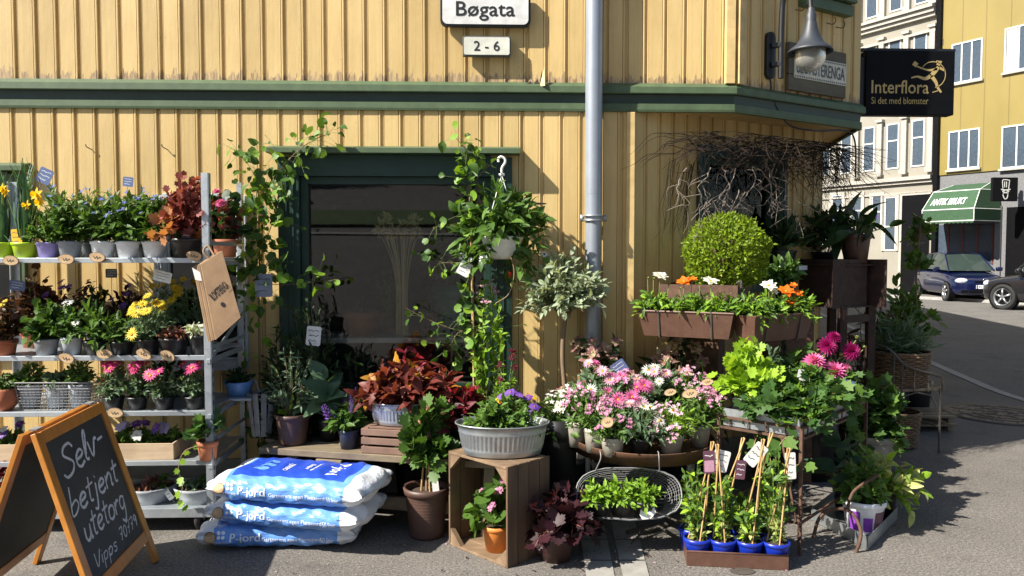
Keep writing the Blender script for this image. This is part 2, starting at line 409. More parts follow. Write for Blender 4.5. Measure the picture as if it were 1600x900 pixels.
for a in [
    ('yellow_paint', (.60, .43, .185), .55), ('green_paint', (.070, .108, .052), .55), ('green_dark', (.018, .040, .030), .45),
    ('green_frame', (.012, .040, .031), .45), ('black_paint', (.012, .012, .013), .42), ('sign_black', (.006, .006, .007), .4), ('gold', (.42, .31, .12), .5),
    ('white_paint', (.64, .64, .62), .45), ('number_white', (.6, .6, .52), .45), ('letter_black', (.012, .012, .014), .5), ('grey_lamp', (.032, .037, .047), .5),
    ('kraft', (.27, .17, .092), .8), ('kraft_dark', (.19, .12, .065), .8),
    ('terracotta', (.36, .115, .05), .75), ('orange_pot', (.62, .2, .035), .6), ('brown_pot', (.075, .040, .030), .5), ('pot_grey', (.27, .29, .32), .45), ('pot_light_grey', (.42, .46, .5), .45),
    ('pot_white', (.80, .81, .83), .4), ('pot_black', (.014, .014, .015), .42), ('pot_navy', (.02, .03, .06), .4), ('pot_lime', (.42, .60, .02), .4), ('pot_purple', (.34, .28, .62), .45),
    ('pot_taupe', (.40, .37, .31), .5), ('pot_blue', (.008, .03, .36), .35), ('pot_teal', (.03, .16, .15), .35), ('enamel_blue', (.12, .25, .5), .3),
    ('soil', (.045, .028, .018), .95), ('bark_dark', (.06, .043, .032), .85), ('bark', (.17, .115, .07), .85), ('bark_sunlit', (.21, .17, .14), .85), ('stem_green', (.16, .22, .06), .6), ('stem_red', (.25, .07, .05), .6), ('stem_tan', (.36, .26, .13), .6),
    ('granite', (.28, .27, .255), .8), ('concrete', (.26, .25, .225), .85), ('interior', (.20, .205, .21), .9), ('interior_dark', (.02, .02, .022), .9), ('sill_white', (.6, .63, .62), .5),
    ('beige_trim', (.37, .345, .30), .8), ('pane_dark', (.055, .075, .10), .12), ('awning_green', (.028, .075, .033), .8), ('awning_white', (.7, .72, .68), .8),  # facade panes: blue sky reflection mixed into the colour
    ('card_white', (.72, .72, .70), .5), ('card_blue', (.10, .14, .28), .45), ('card_grey', (.22, .25, .33), .45), ('card_plum', (.12, .05, .08), .45), ('card_ink', (.08, .08, .09), .6), ('card_yellow', (.75, .45, .02), .5), ('card_purple', (.24, .05, .42), .5),
    ('wire_steel', (.20, .20, .205), .45), ('iron', (.075, .065, .055), .5), ('iron_grey', (.15, .14, .13), .5), ('twig', (.032, .023, .018), .9), ('straw', (.62, .52, .30), .8), ('white_plastic', (.75, .75, .73), .4), ('mosaic_white', (.56, .53, .42), .5), ('mosaic_dark', (.06, .07, .08), .5),
    ('tyre', (.018, .018, .018), .85), ('rubber', (.02, .02, .02), .7), ('curtain', (.55, .55, .52), .9), ('brick_red', (.14, .04, .03), .8), ('plate_white', (.75, .75, .75), .4), ('stone_pale', (.36, .30, .22), .9), ('orange_plastic', (.6, .1, .02), .4),
    ('brown_slat', (.17, .10, .07), .7)]:
    plain(*a)
plain('car_blue', (.004, .009, .055), .28, .4, .05, 3, 0, coat=1); plain('car_black', (.018, .017, .02), .28, .3, .05, 3, 0, coat=1)
plain('car_white', (.7, .71, .70), .3, 0, .05, 3, 0, coat=1)
plain('car_glass', (.03, .045, .04), .06, 0, .1, 3, 0); plain('chrome', (.7, .7, .72), .18, 1, .05, 5, 0); plain('headlight', (.62, .66, .7), .12, .3, .25, 20, 0); plain('alloy', (.42, .43, .45), .3, .8, .05, 5, 0)
plain('chalkboard', (.034, .038, .040), .6, 0, .3, 5, .05, c2=(.012, .015, .017))
plain('lawn', (.05, .09, .025), .9, 0, .3, 3)
plain('chalk', (.50, .51, .52), .95, 0, .35, 90, 0); plain('cover_iron', (.10, .085, .07), .7)
plain('bag_print', (.80, .83, .88), .4, 0, .05, 5, 0)

for nm_, a_, b_ in [
    ('leaf_green', (.030, .075, .012), (.085, .165, .028)), ('leaf_mid', (.035, .09, .015), (.11, .2, .035)), ('leaf_dark', (.012, .035, .011), (.04, .085, .022)), ('leaf_bright', (.09, .20, .014), (.22, .36, .035)),
    ('leaf_lime', (.16, .30, .015), (.32, .48, .04)), ('leaf_box', (.075, .14, .006), (.25, .34, .02)), ('leaf_silver', (.16, .21, .12), (.34, .40, .27)), ('leaf_grey_green', (.05, .10, .05), (.14, .21, .12)),
    ('leaf_ivy', (.022, .065, .016), (.075, .15, .035)), ('leaf_red', (.11, .018, .020), (.32, .085, .07)), ('leaf_orange', (.30, .09, .03), (.55, .26, .11)), ('leaf_coleus', (.065, .014, .018), (.25, .055, .035)), ('leaf_coleus_gold', (.28, .10, .012), (.52, .28, .03)),
    ('leaf_brown', (.045, .022, .014), (.14, .065, .035)), ('leaf_plum', (.012, .006, .009), (.06, .016, .024)), ('leaf_hosta', (.025, .075, .045), (.10, .17, .09)), ('leaf_varieg', (.12, .2, .03), (.48, .50, .18)),
    ('leaf_sedum', (.14, .05, .045), (.36, .16, .14)), ('leaf_pale', (.28, .36, .22), (.55, .58, .45)), ('leaf_daff', (.035, .10, .05), (.09, .19, .09)), ('leaf_crimson', (.10, .008, .014), (.30, .02, .04)),
    ('petal_yellow', (.68, .48, .02), (.85, .66, .06)), ('petal_daff', (.80, .50, .01), (.85, .6, .02)), ('petal_pink', (.62, .09, .24), (.78, .2, .4)), ('petal_hot', (.55, .012, .16), (.72, .05, .28)), ('petal_pale_pink', (.68, .30, .48), (.82, .58, .70)), ('petal_white', (.72, .72, .70), (.85, .85, .82)),
    ('petal_orange', (.72, .13, .008), (.85, .25, .02)), ('petal_magenta', (.24, .004, .09), (.42, .012, .17)), ('petal_dahlia', (.62, .10, .34), (.82, .26, .52)), ('petal_violet', (.10, .03, .30), (.25, .11, .48)), ('petal_lilac', (.40, .36, .68), (.60, .56, .80)), ('petal_peach', (.75, .32, .2), (.85, .5, .36)),
    ('petal_mauve', (.50, .17, .34), (.72, .36, .54)), ('petal_hellebore', (.30, .12, .13), (.55, .46, .30)), ('petal_blue', (.06, .09, .40), (.14, .18, .55)), ('petal_centre', (.55, .30, .01), (.7, .42, .03)), ('petal_dark_centre', (.03, .01, .05), (.06, .02, .09)), ('petal_maroon', (.07, .005, .01), (.14, .01, .02)), ('petal_red', (.55, .03, .015), (.7, .07, .03))]:
    kk = 1.22 if nm_ in ('leaf_green', 'leaf_mid', 'leaf_bright', 'leaf_lime', 'leaf_box', 'leaf_grey_green', 'leaf_ivy', 'leaf_silver', 'leaf_varieg', 'leaf_hosta') else 1.0
    leafmat(nm_, sc(a_, kk), sc(b_, kk))

# ------------------------------------------------------------------ leaves and plants
def T_leaf(w=.4, n=4, fold=.3, droop=.25, peak=.8, wave=0):
    t = np.linspace(0, 1, n + 1); hw = w / 2 * np.sin(math.pi * np.clip(t, .04, .97) ** peak) ** .8
    y = t; z = -droop * t ** 2
    c = np.stack([0 * t, y, z], 1); l = np.stack([-hw, y, z + fold * hw + wave * np.sin(t * 14)], 1); r = np.stack([hw, y, z + fold * hw - wave * np.sin(t * 14)], 1)
    V = np.concatenate([c, l, r]); k = n + 1; f = []
    for i in range(n): f += [(i, i + 1, k + i + 1, k + i), (i, 2 * k + i, 2 * k + i + 1, i + 1)]
    return V, np.array(f)
def T_lobed(outline, cup=.12, n=None):                      # outline: (angle deg from +Y, radius) for one half; base at origin
    half = [(math.radians(a), r) for a, r in outline]
    pts = [(r * math.sin(a), r * math.cos(a)) for a, r in half]
    full = pts + [(-x, y) for x, y in reversed(pts[1:] if abs(pts[0][0]) < 1e-6 else pts)]
    V = [(0, 0, 0)] + [(x, y + .35, cup * (x * x + y * y) - .12 * max(y, 0) ** 2) for x, y in full]
    V[0] = (0, .32, -.02); k = len(full)
    return np.array(V), np.array([(0, 1 + (i + 1) % k, 1 + i) for i in range(k)])
IVY = T_lobed([(0, .68), (18, .40), (48, .58), (75, .34), (105, .46), (150, .38), (176, .30)], .1)
MAPLE = T_lobed([(0, .66), (12, .50), (24, .56), (36, .40), (52, .60), (68, .46), (84, .36), (100, .52), (118, .40), (145, .42), (172, .28)], .16)
ROUND = T_lobed([(0, .5), (25, .52), (50, .47), (75, .53), (100, .48), (130, .5), (160, .44), (176, .2)], .22)
FAN = T_lobed([(0, .40), (10, .56), (30, .60), (55, .56), (80, .50), (95, .34), (130, .26), (165, .22)], .45); GINKGO = T_leaf(.85, 5, .45, .5, .95, .03)
OVAL = T_leaf(.48, 3, .3, .25, .75); LANCE = T_leaf(.26, 3, .3, .3, .8); SMALL = T_leaf(.5, 2, .35, .15, .8); NEEDLE = T_leaf(.13, 2, .2, .2, .8)
BLADE = T_leaf(.055, 7, .25, .35, .55); BIG = T_leaf(.62, 6, .25, .45, .7, .015); COLEUS = T_leaf(.58, 5, .22, .4, .7, .03); HOSTA = T_leaf(.66, 6, .35, .55, .75, .012); STRAP = T_leaf(.4, 7, .35, .6, .8, .01)
FERNY = T_leaf(.34, 4, .4, .3, .8, .06)

def frames(d, u):
    d = d / (np.linalg.norm(d, axis=1, keepdims=True) + 1e-9)
    z = u - d * (u * d).sum(1, keepdims=True); z /= np.linalg.norm(z, axis=1, keepdims=True) + 1e-9
    x = np.cross(d, z); return np.stack([x, d, z], 2)
def inst(m, tm, R, P, s, mat, t):
    tv, tf = tm; n = len(P); k = len(tv)
    V = np.einsum('nij,kj->nki', R, tv) * np.asarray(s).reshape(-1, 1, 1) + P[:, None, :]
    f = (tf[None] + (np.arange(n) * k)[:, None, None]).reshape(-1, tf.shape[1])
    m.add(V.reshape(-1, 3), f, mat, np.repeat(np.broadcast_to(t, (n,)), k)); return m
def bush(W, H, base=(0, 0, 0), Dp=None, n=30, lps=9, leaf=OVAL, ls=.04, mat='leaf_green', e0=.05, t0=.3, sr=.0015, stem='stem_green', up=.35, jit=.25, mid=.4, lm=None, sm=None, rise=0, mats2=None, ep=.8, nrm=.5):
    """stems rise from the base to points of a dome W x Dp x H and carry leaves; returns leaf mesh, stem mesh, tips"""
    lm = lm or M(); sm = sm or M(); Dp = Dp or W; base = np.array(tuple(base), float)
    ph = rng.uniform(0, 2 * math.pi, n) + np.arange(n) * 2.4; e = e0 + (1 - e0) * rng.random(n) ** ep
    r = np.sqrt(np.clip(1 - np.clip(e, 0, 1) ** 2, .02, 1)); j = rng.uniform(1 - jit, 1.04, n)
    tip = np.stack([W / 2 * r * np.cos(ph) * j, Dp / 2 * r * np.sin(ph) * j, H * e * rng.uniform(1 - jit, 1.04, n) + rise], 1)
    b0 = np.stack([W * .06 * np.cos(ph), Dp * .06 * np.sin(ph), 0 * ph], 1)
    md = np.stack([tip[:, 0] * mid, tip[:, 1] * mid, np.maximum(tip[:, 2] * .7, H * .3 + rise * .5)], 1)
    q = lambda t: (1 - t) ** 2 * b0 + 2 * t * (1 - t) * md + t ** 2 * tip
    for i in range(n):
        tube(sm, [base + ((1 - t) ** 2 * b0[i] + 2 * t * (1 - t) * md[i] + t * t * tip[i]) for t in (0, .35, .7, 1)], [sr, sr, sr * .8, sr * .5], stem, 4, cap=False)
    tt = np.concatenate([t0 + (1 - t0) * ((k + rng.random(n)) / lps) for k in range(lps)]); idx = np.tile(np.arange(n), lps); tt = np.minimum(tt, 1)[:, None]
    B, Mi, Ti = b0[idx], md[idx], tip[idx]; P = (1 - tt) ** 2 * B + 2 * tt * (1 - tt) * Mi + tt ** 2 * Ti
    tan = 2 * (1 - tt) * (Mi - B) + 2 * tt * (Ti - Mi); tan /= np.linalg.norm(tan, axis=1, keepdims=True) + 1e-9
    rv = rng.normal(size=P.shape); d = tan * .5 + rv * .55 + np.array([0, 0, up * .6]); out = P * np.array([1, 1, 0]); out /= np.linalg.norm(out, axis=1, keepdims=True) + 1e-6
    d += out * .35; nr = np.array([0, 0, 1.0]) + out * nrm + rng.normal(size=P.shape) * .45 + np.array([-.15, -.25, 0])
    s = ls * rng.uniform(.6, 1.15, len(P)); tint = np.clip(rng.normal(.5, .22, len(P)) + (tt[:, 0] - .6) * .35, 0, 1)  # leaves tinted darker towards the inside, shade put into the colour
    R = frames(d, nr)
    if mats2:
        k = rng.random(len(P)) < mats2[1]
        inst(lm, leaf, R[k], P[k] + base, s[k], mats2[0], tint[k]); k = ~k
        inst(lm, leaf, R[k], P[k] + base, s[k], mat, tint[k])
    else: inst(lm, leaf, R, P + base, s, mat, tint)
    tips = [(Vector(base + tip[i]), Vector(tip[i] - md[i])) for i in range(n)]
    return lm, sm, tips

def dome(m, r, h, mat, n=8, z=0, t=.5): lathe(m, [(r, z), (r * .8, z + h * .6), (r * .35, z + h * .95), (.001, z + h)], mat, n, cap0=False)
def F_daisy(pet, centre, n=14, w=.26, tilt=.15, cr=.26, layers=1):
    m = M()
    for L in range(layers):
        a = np.arange(n) * 2 * math.pi / n + L * .2 + rng.normal(size=n) * .05; el = tilt + L * .35 + rng.normal(size=n) * .08
        d = np.stack([np.cos(a) * np.cos(el), np.sin(a) * np.cos(el), np.sin(el)], 1); u = np.tile((0, 0, 1.), (n, 1))
        inst(m, T_leaf(w, 3, .1, .12, .62), frames(d, u), np.stack([np.cos(a) * .12, np.sin(a) * .12, 0 * a + L * .03], 1), np.full(n, (.9 - L * .15)), pet, rng.random(n))
    dome(m, cr, .14, centre, 10, .03); return m.mesh('flower', True)
def F_cup(pet, centre, n=7, w=.85, tilt=.35, cr=.18):
    m = M()
    for L in range(2):
        k = n - L * 2; a = np.arange(k) * 2 * math.pi / k + L * .45; el = tilt + L * .25 + rng.normal(size=k) * .1
        d = np.stack([np.cos(a) * np.cos(el), np.sin(a) * np.cos(el), np.sin(el)], 1)
        inst(m, T_leaf(w, 4, .12, .18, .55, .02), frames(d, np.tile((0, 0, 1.), (k, 1))), np.zeros((k, 3)) + [0, 0, .02 * L], np.full(k, 1 - .18 * L), pet, rng.random(k))
    dome(m, cr, .2, centre, 9, .04); return m.mesh('flower', True)
def F_pansy(p1, p2, centre='petal_centre'):
    m = M(); A = [(80, .95, p1), (150, .85, p1), (20, .85, p1), (215, .8, p2), (325, .8, p2), (270, 1.0, p2)]
    for i, (a, s, p) in enumerate(A):
        a = math.radians(a); d = np.array([[math.cos(a), math.sin(a), .1]]); inst(m, T_leaf(1.05, 4, .05, .15, .6, .02), frames(d, np.array([[0, 0, 1.]])), np.array([[0, 0, .02 * i]]), [s], p, rng.random(1))
    dome(m, .1, .1, centre, 6, .13); return m.mesh('flower', True)
def F_dahlia(pet):
    m = M()
    for L in range(6):
        n = 17 - L * 2; a = np.arange(n) * 2 * math.pi / n + L * .3; el = np.full(n, -.15 + L * .27)
        d = np.stack([np.cos(a) * np.cos(el), np.sin(a) * np.cos(el), np.sin(el)], 1)
        inst(m, T_leaf(.3, 3, .5, -.12, .7), frames(d, np.tile((0, 0, 1.), (n, 1))), np.tile((0, 0, .05 * L), (n, 1)), np.full(n, 1 - L * .115), pet, np.clip(rng.normal(.4 + L * .05, .2, n), 0, 1))
    return m.mesh('flower', True)
def F_cluster(pet, n=9, w=.7):                             # a little head of ruffled blossoms
    m = M()
    for i in range(n):
        p = rng.normal(size=3) * [.45, .45, .22]; a0 = rng.random() * 6
        a = a0 + np.arange(5) * 2 * math.pi / 5; d = np.stack([np.cos(a), np.sin(a), 0 * a + .25], 1) + rng.normal(size=(5, 3)) * .12
        inst(m, T_leaf(w, 2, .1, .1, .6, .03), frames(d, np.tile((0, -.4, 1.), (5, 1))), np.tile(p, (5, 1)), np.full(5, .42), pet, rng.random(5))
    return m.mesh('flower', True)
def F_spike(pet, n=26):
    m = M(); z = np.linspace(0, 1, n); a = np.arange(n) * 2.4; d = np.stack([np.cos(a), np.sin(a), .5 + 0 * a], 1)
    inst(m, SMALL, frames(d, np.tile((0, 0, 1.), (n, 1))), np.stack([0 * z, 0 * z, z], 1), .26 * (1.1 - z * .7), pet, rng.random(n)); return m.mesh('flower_spike', True)
def F_daff():
    m = M(); n = 6; a = np.arange(n) * 2 * math.pi / n
    inst(m, T_leaf(.5, 3, .1, .1, .7), frames(np.stack([np.cos(a), np.sin(a), 0 * a + .1], 1), np.tile((0, 0, 1.), (n, 1))), np.zeros((n, 3)), np.full(n, 1.), 'petal_daff', rng.random(n))
    lathe(m, [(.2, 0), (.24, .3), (.3, .55), (.38, .68)], 'petal_daff', 12, cap0=False); return m.mesh('flower', True)
def F_bell(pet):
    m = M(); lathe(m, [(.12, 0), (.3, -.2), (.42, -.55), (.55, -.9), (.3, -.5)], pet, 10, cap0=False); return m.mesh('flower', True)
FL = {}
def flower(k):
    if k not in FL:
        FL[k] = {'yellow_daisy': lambda: F_daisy('petal_yellow', 'petal_centre', 15), 'pink_daisy': lambda: F_daisy('petal_hot', 'petal_centre', 13, .3), 'white_daisy': lambda: F_daisy('petal_white', 'petal_dark_centre', 14, .3),
                 'pale_daisy': lambda: F_daisy('petal_pale_pink', 'petal_centre', 16, .22, layers=2), 'rose_daisy': lambda: F_daisy('petal_dahlia', 'petal_centre', 17, .2, .2, .2, 3), 'white_pink_daisy': lambda: F_daisy('petal_white', 'petal_centre', 16, .2),
                 'anemone_white': lambda: F_cup('petal_white', 'petal_centre'), 'anemone_orange': lambda: F_cup('petal_orange', 'petal_centre'), 'hellebore': lambda: F_cup('petal_hellebore', 'leaf_varieg', 6, .8, .3), 'dianthus': lambda: F_cluster('petal_mauve', 7), 'dianthus_pale': lambda: F_cluster('petal_pale_pink', 7),
                 'geranium': lambda: F_cluster('petal_mauve', 14), 'dahlia_pink': lambda: F_dahlia('petal_dahlia'), 'dahlia_magenta': lambda: F_dahlia('petal_magenta'), 'pansy_lilac': lambda: F_pansy('petal_lilac', 'petal_lilac'), 'pansy_violet': lambda: F_pansy('petal_violet', 'petal_violet'), 'pansy_white': lambda: F_pansy('petal_white', 'petal_white'),
                 'pansy_orange': lambda: F_pansy('petal_orange', 'petal_daff'), 'salvia': lambda: F_spike('petal_violet'), 'lavender': lambda: F_spike('petal_violet', 16), 'daffodil': F_daff, 'abutilon': lambda: F_bell('petal_peach'), 'blue_star': lambda: F_daisy('petal_blue', 'petal_white', 5, .6, .2, .15), 'maroon_pompon': lambda: F_cluster('petal_maroon', 12), 'white_small': lambda: F_cluster('petal_white', 5), 'bud': lambda: F_cup('leaf_varieg', 'leaf_varieg', 6, .8, 1.2)}[k]()
    return FL[k]
def put(root, kind, P, N, s, name='flower'):
    o = link(name, flower(kind), root); o.location = P; q = Vector(N).to_track_quat('Z', 'Y'); o.rotation_mode = 'QUATERNION'
    o.rotation_quaternion = q @ Euler((0, 0, random.uniform(0, 6))).to_quaternion(); o.scale = (s, s, s); return o
def put_on(root, kinds, tips, k, s, lift=.01, face=.8, sm=None, stem='stem_green', front=True):
    tp = sorted(tips, key=lambda q: (q[0].y * (1.0 if front else .2) - q[0].z * 1.3 + random.uniform(-.09, .09)))[:max(k, 1)] if front else random.sample(tips, min(k, len(tips)))
    for i in range(k):
        p, d = tp[i % len(tp)]; P = p + Vector((random.uniform(-.01, .01), random.uniform(-.015, 0), lift * random.uniform(.6, 1.3)))
        N = Vector((random.uniform(-.35, .35) - .2, -face + random.uniform(-.3, .3), .75)) + d.normalized() * .5
        if sm is not None: tube(sm, [p - d.normalized() * .02, P], .0012, stem, 4, cap=False)
        put(root, kinds[i % len(kinds)], P, N, s * random.uniform(.8, 1.15))

def pot_mesh(rt, rb, h, mat, style='plain'):
    m = M(); w = rt * .07
    if style == 'rim': pr = [(rb, 0), (rt * .93, h * .72), (rt * .93, h * .74), (rt * 1.03, h * .76), (rt * 1.03, h), (rt * .93, h), (rt * .9, h * .86)]
    elif style == 'ribbed':
        pr = [(rb * .98, 0)]
        for i in range(13): z = h * (.04 + .80 * i / 13); r = rb + (rt - rb) * z / h; pr += [(r, z), (r * 1.018, z + h * .02), (r * 1.018, z + h * .042)]
        pr += [(rt * .98, h * .86), (rt * 1.06, h * .88), (rt * 1.08, h), (rt * .96, h), (rt * .92, h * .88)]
    elif style == 'ball': pr = [(rb * .8, 0), (rt * 1.1, h * .3), (rt * 1.2, h * .55), (rt * 1.05, h * .9), (rt, h), (rt * .9, h), (rt * .9, h * .85)]
    elif style == 'bowl': pr = [(rb, 0), (rt * .8, h * .35), (rt * .97, h * .8), (rt * 1.02, h), (rt * .95, h), (rt * .9, h * .8)]
    else: pr = [(rb, 0), (rt * .95, h * .8), (rt * .96, h * .82), (rt * 1.03, h * .84), (rt * 1.03, h), (rt * .95, h), (rt * .9, h * .86)]
    lathe(m, pr, mat, 26); return m
def potted(name, label, loc, pot, fols, group=None, cat='potted plant', flowers=(), potname='pot'):
    """pot = (r_top, height, material, style); fols = list of bush() keyword dicts (metres)"""
    root = thing(name, label, cat, loc, group)
    rt, h, pm, style = pot
    obj(potname, pot_mesh(rt, rt * .76, h, pm, style), root, True)
    m = M(); lathe(m, [(rt * .91, h * .87), (rt * .5, h * .9), (.001, h * .91)], 'soil', 16, cap0=False); obj('soil', m, root, True)
    lm, sm, tips = M(), M(), []
    for f in fols:
        f = dict(f); f.setdefault('base', (0, 0, h * .88)); _, _, tp = bush(lm=lm, sm=sm, **f); tips += tp
    for fl in flowers: put_on(root, fl['k'], tips, fl['n'], fl['s'], fl.get('lift', .01), fl.get('face', .8), sm, front=fl.get('front', True))
    obj('foliage', lm, root, True)
    if sm.V: obj('stems', sm, root, True)
    return root
# ------------------------------------------------------------------ the place: frame of the shop
FY = 4.80
def camxy(x, z):
    a = math.radians(YAW); return Vector((math.cos(a) * x - math.sin(a) * z, math.sin(a) * x + math.cos(a) * z, 0))
AN = math.radians(29.0); CD = Vector((math.cos(AN), math.sin(AN), 0)); CN = Vector((math.sin(AN), -math.cos(AN), 0))
LC = Vector((D(990, 300, FY).x, FY, 0))                 # lower corner of the shop
UC = Vector((D(1147, 60, FY).x, FY, 0))                 # upper corner
UE = VP(1345, 60, UC, CD); UE.z = 0
LE = VP(1285, 300, LC, CD); LE.z = 0
SD = Vector((.21, .978, 0)).normalized()                # direction of the side street
zpx = lambda px, py, Y=FY: D(px, py, Y).z

# ------------------------------------------------------------------ ground
m = M(); m.add([(-150, -4.5, -.1), (150, -4.5, -.1), (150, 200, -.1), (-150, 200, -.1)], [(0, 1, 2, 3)], 'asphalt_road')
m.add([(-150, -30, 5.2), (150, -30, 5.2), (150, -4.5, -.1), (-150, -4.5, -.1)], [(0, 1, 2, 3)], 'asphalt_road')
m.add([(-150, -120, 8), (150, -120, 8), (150, -30, 5.2), (-150, -30, 5.2)], [(0, 1, 2, 3)], 'asphalt_road')
structure('road', m)
kerb_pts = [Vector((-40, -3.2, 0)), Vector((3.6, -3.2, 0)), Vector((4.8, -2.6, 0)), Vector((5.35, -1.3, 0)), Vector((5.4, 4, 0))]
k1 = G(1600, 628); k2 = G(1495, 588)
kerb_pts += [Vector((k1.x, k1.y, 0)), Vector((k2.x, k2.y, 0)), Vector((k2.x, k2.y, 0)) + Vector((.25, .97, 0)) * 40]
kp = catmull(kerb_pts[1:7], 6) ; kp = [np.array((-40, -3.2, 0))] + kp + [np.array(tuple(kerb_pts[7]))]
m = M(); n_ = len(kp); top = [tuple(p) for p in kp]; far = [(-40, 45, 0)]
m.add(top + far, [tuple(range(len(top) + 1))], 'asphalt_pavement'); structure('pavement', m)
m = M(); P = np.array(kp); T = np.gradient(P, axis=0); T /= np.linalg.norm(T, axis=1, keepdims=True); N = np.stack([T[:, 1], -T[:, 0], 0 * T[:, 0]], 1)
V = np.concatenate([P + N * 0 + [0, 0, .006], P + N * .13 + [0, 0, .0], P + N * .14 + [0, 0, -.13], P - N * .002 + [0, 0, -.13]]); f = []
for i in range(n_ - 1):
    for a, b in ((0, 1), (1, 2)): f.append((a * n_ + i, b * n_ + i, b * n_ + i + 1, a * n_ + i + 1))
m.add(V, f, 'granite'); structure('kerb', m)
# stone gutter strip leading out from the downpipe
m = M(); a0, a1, b0, b1 = G(900, 790), G(985, 790), G(918, 915), G(1018, 915)
for i in range(4):
    t0, t1 = i / 4 + .006, (i + 1) / 4 - .006; L = lambda p, q, t: p + (q - p) * t
    p = [L(a0, b0, t0), L(a1, b1, t0), L(a1, b1, t1), L(a0, b0, t1)]
    mid = [(p[0] * .55 + p[1] * .45), (p[3] * .55 + p[2] * .45)]; mid2 = [(p[0] * .42 + p[1] * .58), (p[3] * .42 + p[2] * .58)]
    for q in ([p[0], mid[0], mid[1], p[3]], [mid2[0], p[1], p[2], mid2[1]]):
        m.add([Vector((v.x, v.y, .005)) for v in q], [(0, 1, 2, 3)], 'concrete')
structure('gutter_path', m)
c = G(1566, 648); root = thing('manhole_cover', 'round patterned manhole cover set in the pavement beside the iron chair', 'manhole cover', (c.x, c.y, 0))
m = M(); lathe(m, [(.49, .003), (.49, .009), (.44, .011)], 'cover_iron', 48, cap0=False, cap1=False); obj('ring', m, root, True)
m = M(); lathe(m, [(.44, .008), (.001, .009)], 'manhole_iron', 40, cap0=False)
for r in (.12, .24, .35):
    tube(m, [(r * math.cos(a), r * math.sin(a), .008) for a in np.linspace(0, 2 * math.pi, 33)[:-1]], .007, 'cover_iron', 4, True)
for a in range(8): tube(m, [(.05 * math.cos(a * .785), .05 * math.sin(a * .785), .008), (.42 * math.cos(a * .785), .42 * math.sin(a * .785), .008)], .007, 'cover_iron', 4)
obj('lid', m, root, False)

# ------------------------------------------------------------------ the yellow wooden shop
shop = thing('wooden_shop', 'yellow painted wooden corner shop with green trim and large window', 'shop building', (0, 0, 0))
PER = .1235
PROF = [(a, o - .011) for a, o in ((0, .012), (.0825, .012), (.0845, .003), (.0875, .0128), (.0905, .0138), (.0965, .0132), (.098, .0), (.1150, .0), (.1172, .0108), (.1188, .0112), (.1202, .004), (.1218, .012))]
def boarding(m, p0, d, s0, s1, z0, z1, mat='yellow_boards', ph=0, amp=1, per=PER):
    d = Vector(d); n = Vector((d.y, -d.x, 0)); pts = []
    k0 = math.floor((s0 - ph) / per) - 1; k1 = math.ceil((s1 - ph) / per) + 1
    raw = [(ph + k * per + a * per / PER, o * amp) for k in range(k0, k1) for a, o in PROF]
    pts = [(s, o) for s, o in raw if s0 <= s <= s1]
    if not pts: pts = [(s0, 0), (s1, 0)]
    pts = [(s0, pts[0][1])] + pts + [(s1, pts[-1][1])]
    V = [Vector(p0) + d * s + n * o + Vector((0, 0, z)) for z in (z0, z1) for s, o in pts]; k = len(pts)
    m.add([Vector(v) for v in V], [(i, i + 1, k + i + 1, k + i) for i in range(k - 1)], mat)
A0 = Vector((0, FY, 0)); X = lambda px, py=400: D(px, py, FY).x
TOP = 6.3; BZ = 2.46
wx0, wx1 = X(440), X(797); wz0, wz1 = zpx(600, 640), zpx(600, 246)
lx1 = X(40); lz0, lz1 = zpx(20, 560), zpx(20, 272)
ox0, ox1, oz0, oz1 = X(246), X(384), zpx(300, 575), zpx(300, 306)
m = M(); boarding(m, A0, XA, -7.5, UC.x, BZ, TOP, ph=.03); obj('upper_wall', m, shop)
m = M(); LZ = .22
boarding(m, A0, XA, -7.5, lx1 - 1.1, LZ, BZ); boarding(m, A0, XA, lx1 - 1.1, lx1, LZ, lz0); boarding(m, A0, XA, lx1 - 1.1, lx1, lz1, BZ)
boarding(m, A0, XA, lx1, ox0, LZ, BZ); boarding(m, A0, XA, ox0, ox1, LZ, oz0); boarding(m, A0, XA, ox0, ox1, oz1, BZ)
boarding(m, A0, XA, ox1, wx0, LZ, BZ); boarding(m, A0, XA, wx0, wx1, LZ, wz0); boarding(m, A0, XA, wx0, wx1, wz1, BZ); boarding(m, A0, XA, wx1, LC.x, LZ, BZ)
obj('lower_wall', m, shop)
m = M(); box(m, (LC.x - .025, FY - .013, (2.370 + LZ) / 2), (.05, .05, 2.370 - LZ), 'yellow_paint'); box(m, (UC.x - .03, FY - .011, (TOP + 2.55) / 2), (.06, .05, TOP - 2.55), 'yellow_paint')
bar(m, UC + CD * .03 + CN * .012 + Vector((0, 0, 2.55)), UC + CD * .03 + CN * .012 + Vector((0, 0, TOP)), .05, .06, 'yellow_paint', up=CN)
obj('corner_board', m, shop, bevel=.003)
# lower chamfer wall with the corner window
t_w0 = (VP(1090, 300, LC, CD) - LC).dot(CD); t_w1 = (VP(1224, 300, LC, CD) - LC).dot(CD); t_e = (LE - LC).dot(CD)
cz0, cz1 = VP(1150, 455, LC, CD).z, VP(1150, 232, LC, CD).z
m = M(); boarding(m, LC, CD, 0, t_w0, LZ, BZ, per=.115); boarding(m, LC, CD, t_w0, t_w1, LZ, cz0, per=.115); boarding(m, LC, CD, t_w0, t_w1, cz1, BZ, per=.115); boarding(m, LC, CD, t_w1, t_e, LZ, BZ, per=.115)
boarding(m, LE, SD, 0, 24, LZ, BZ); obj('corner_wall', m, shop)
m = M(); boarding(m, UC, CD, 0, (UE - UC).dot(CD), BZ, TOP, per=.115, ph=.04); boarding(m, UE, SD, 0, 24, BZ, TOP); obj('upper_corner_wall', m, shop)
SE = UE + SD * 24; back = Vector((-7.5, 30, 0))
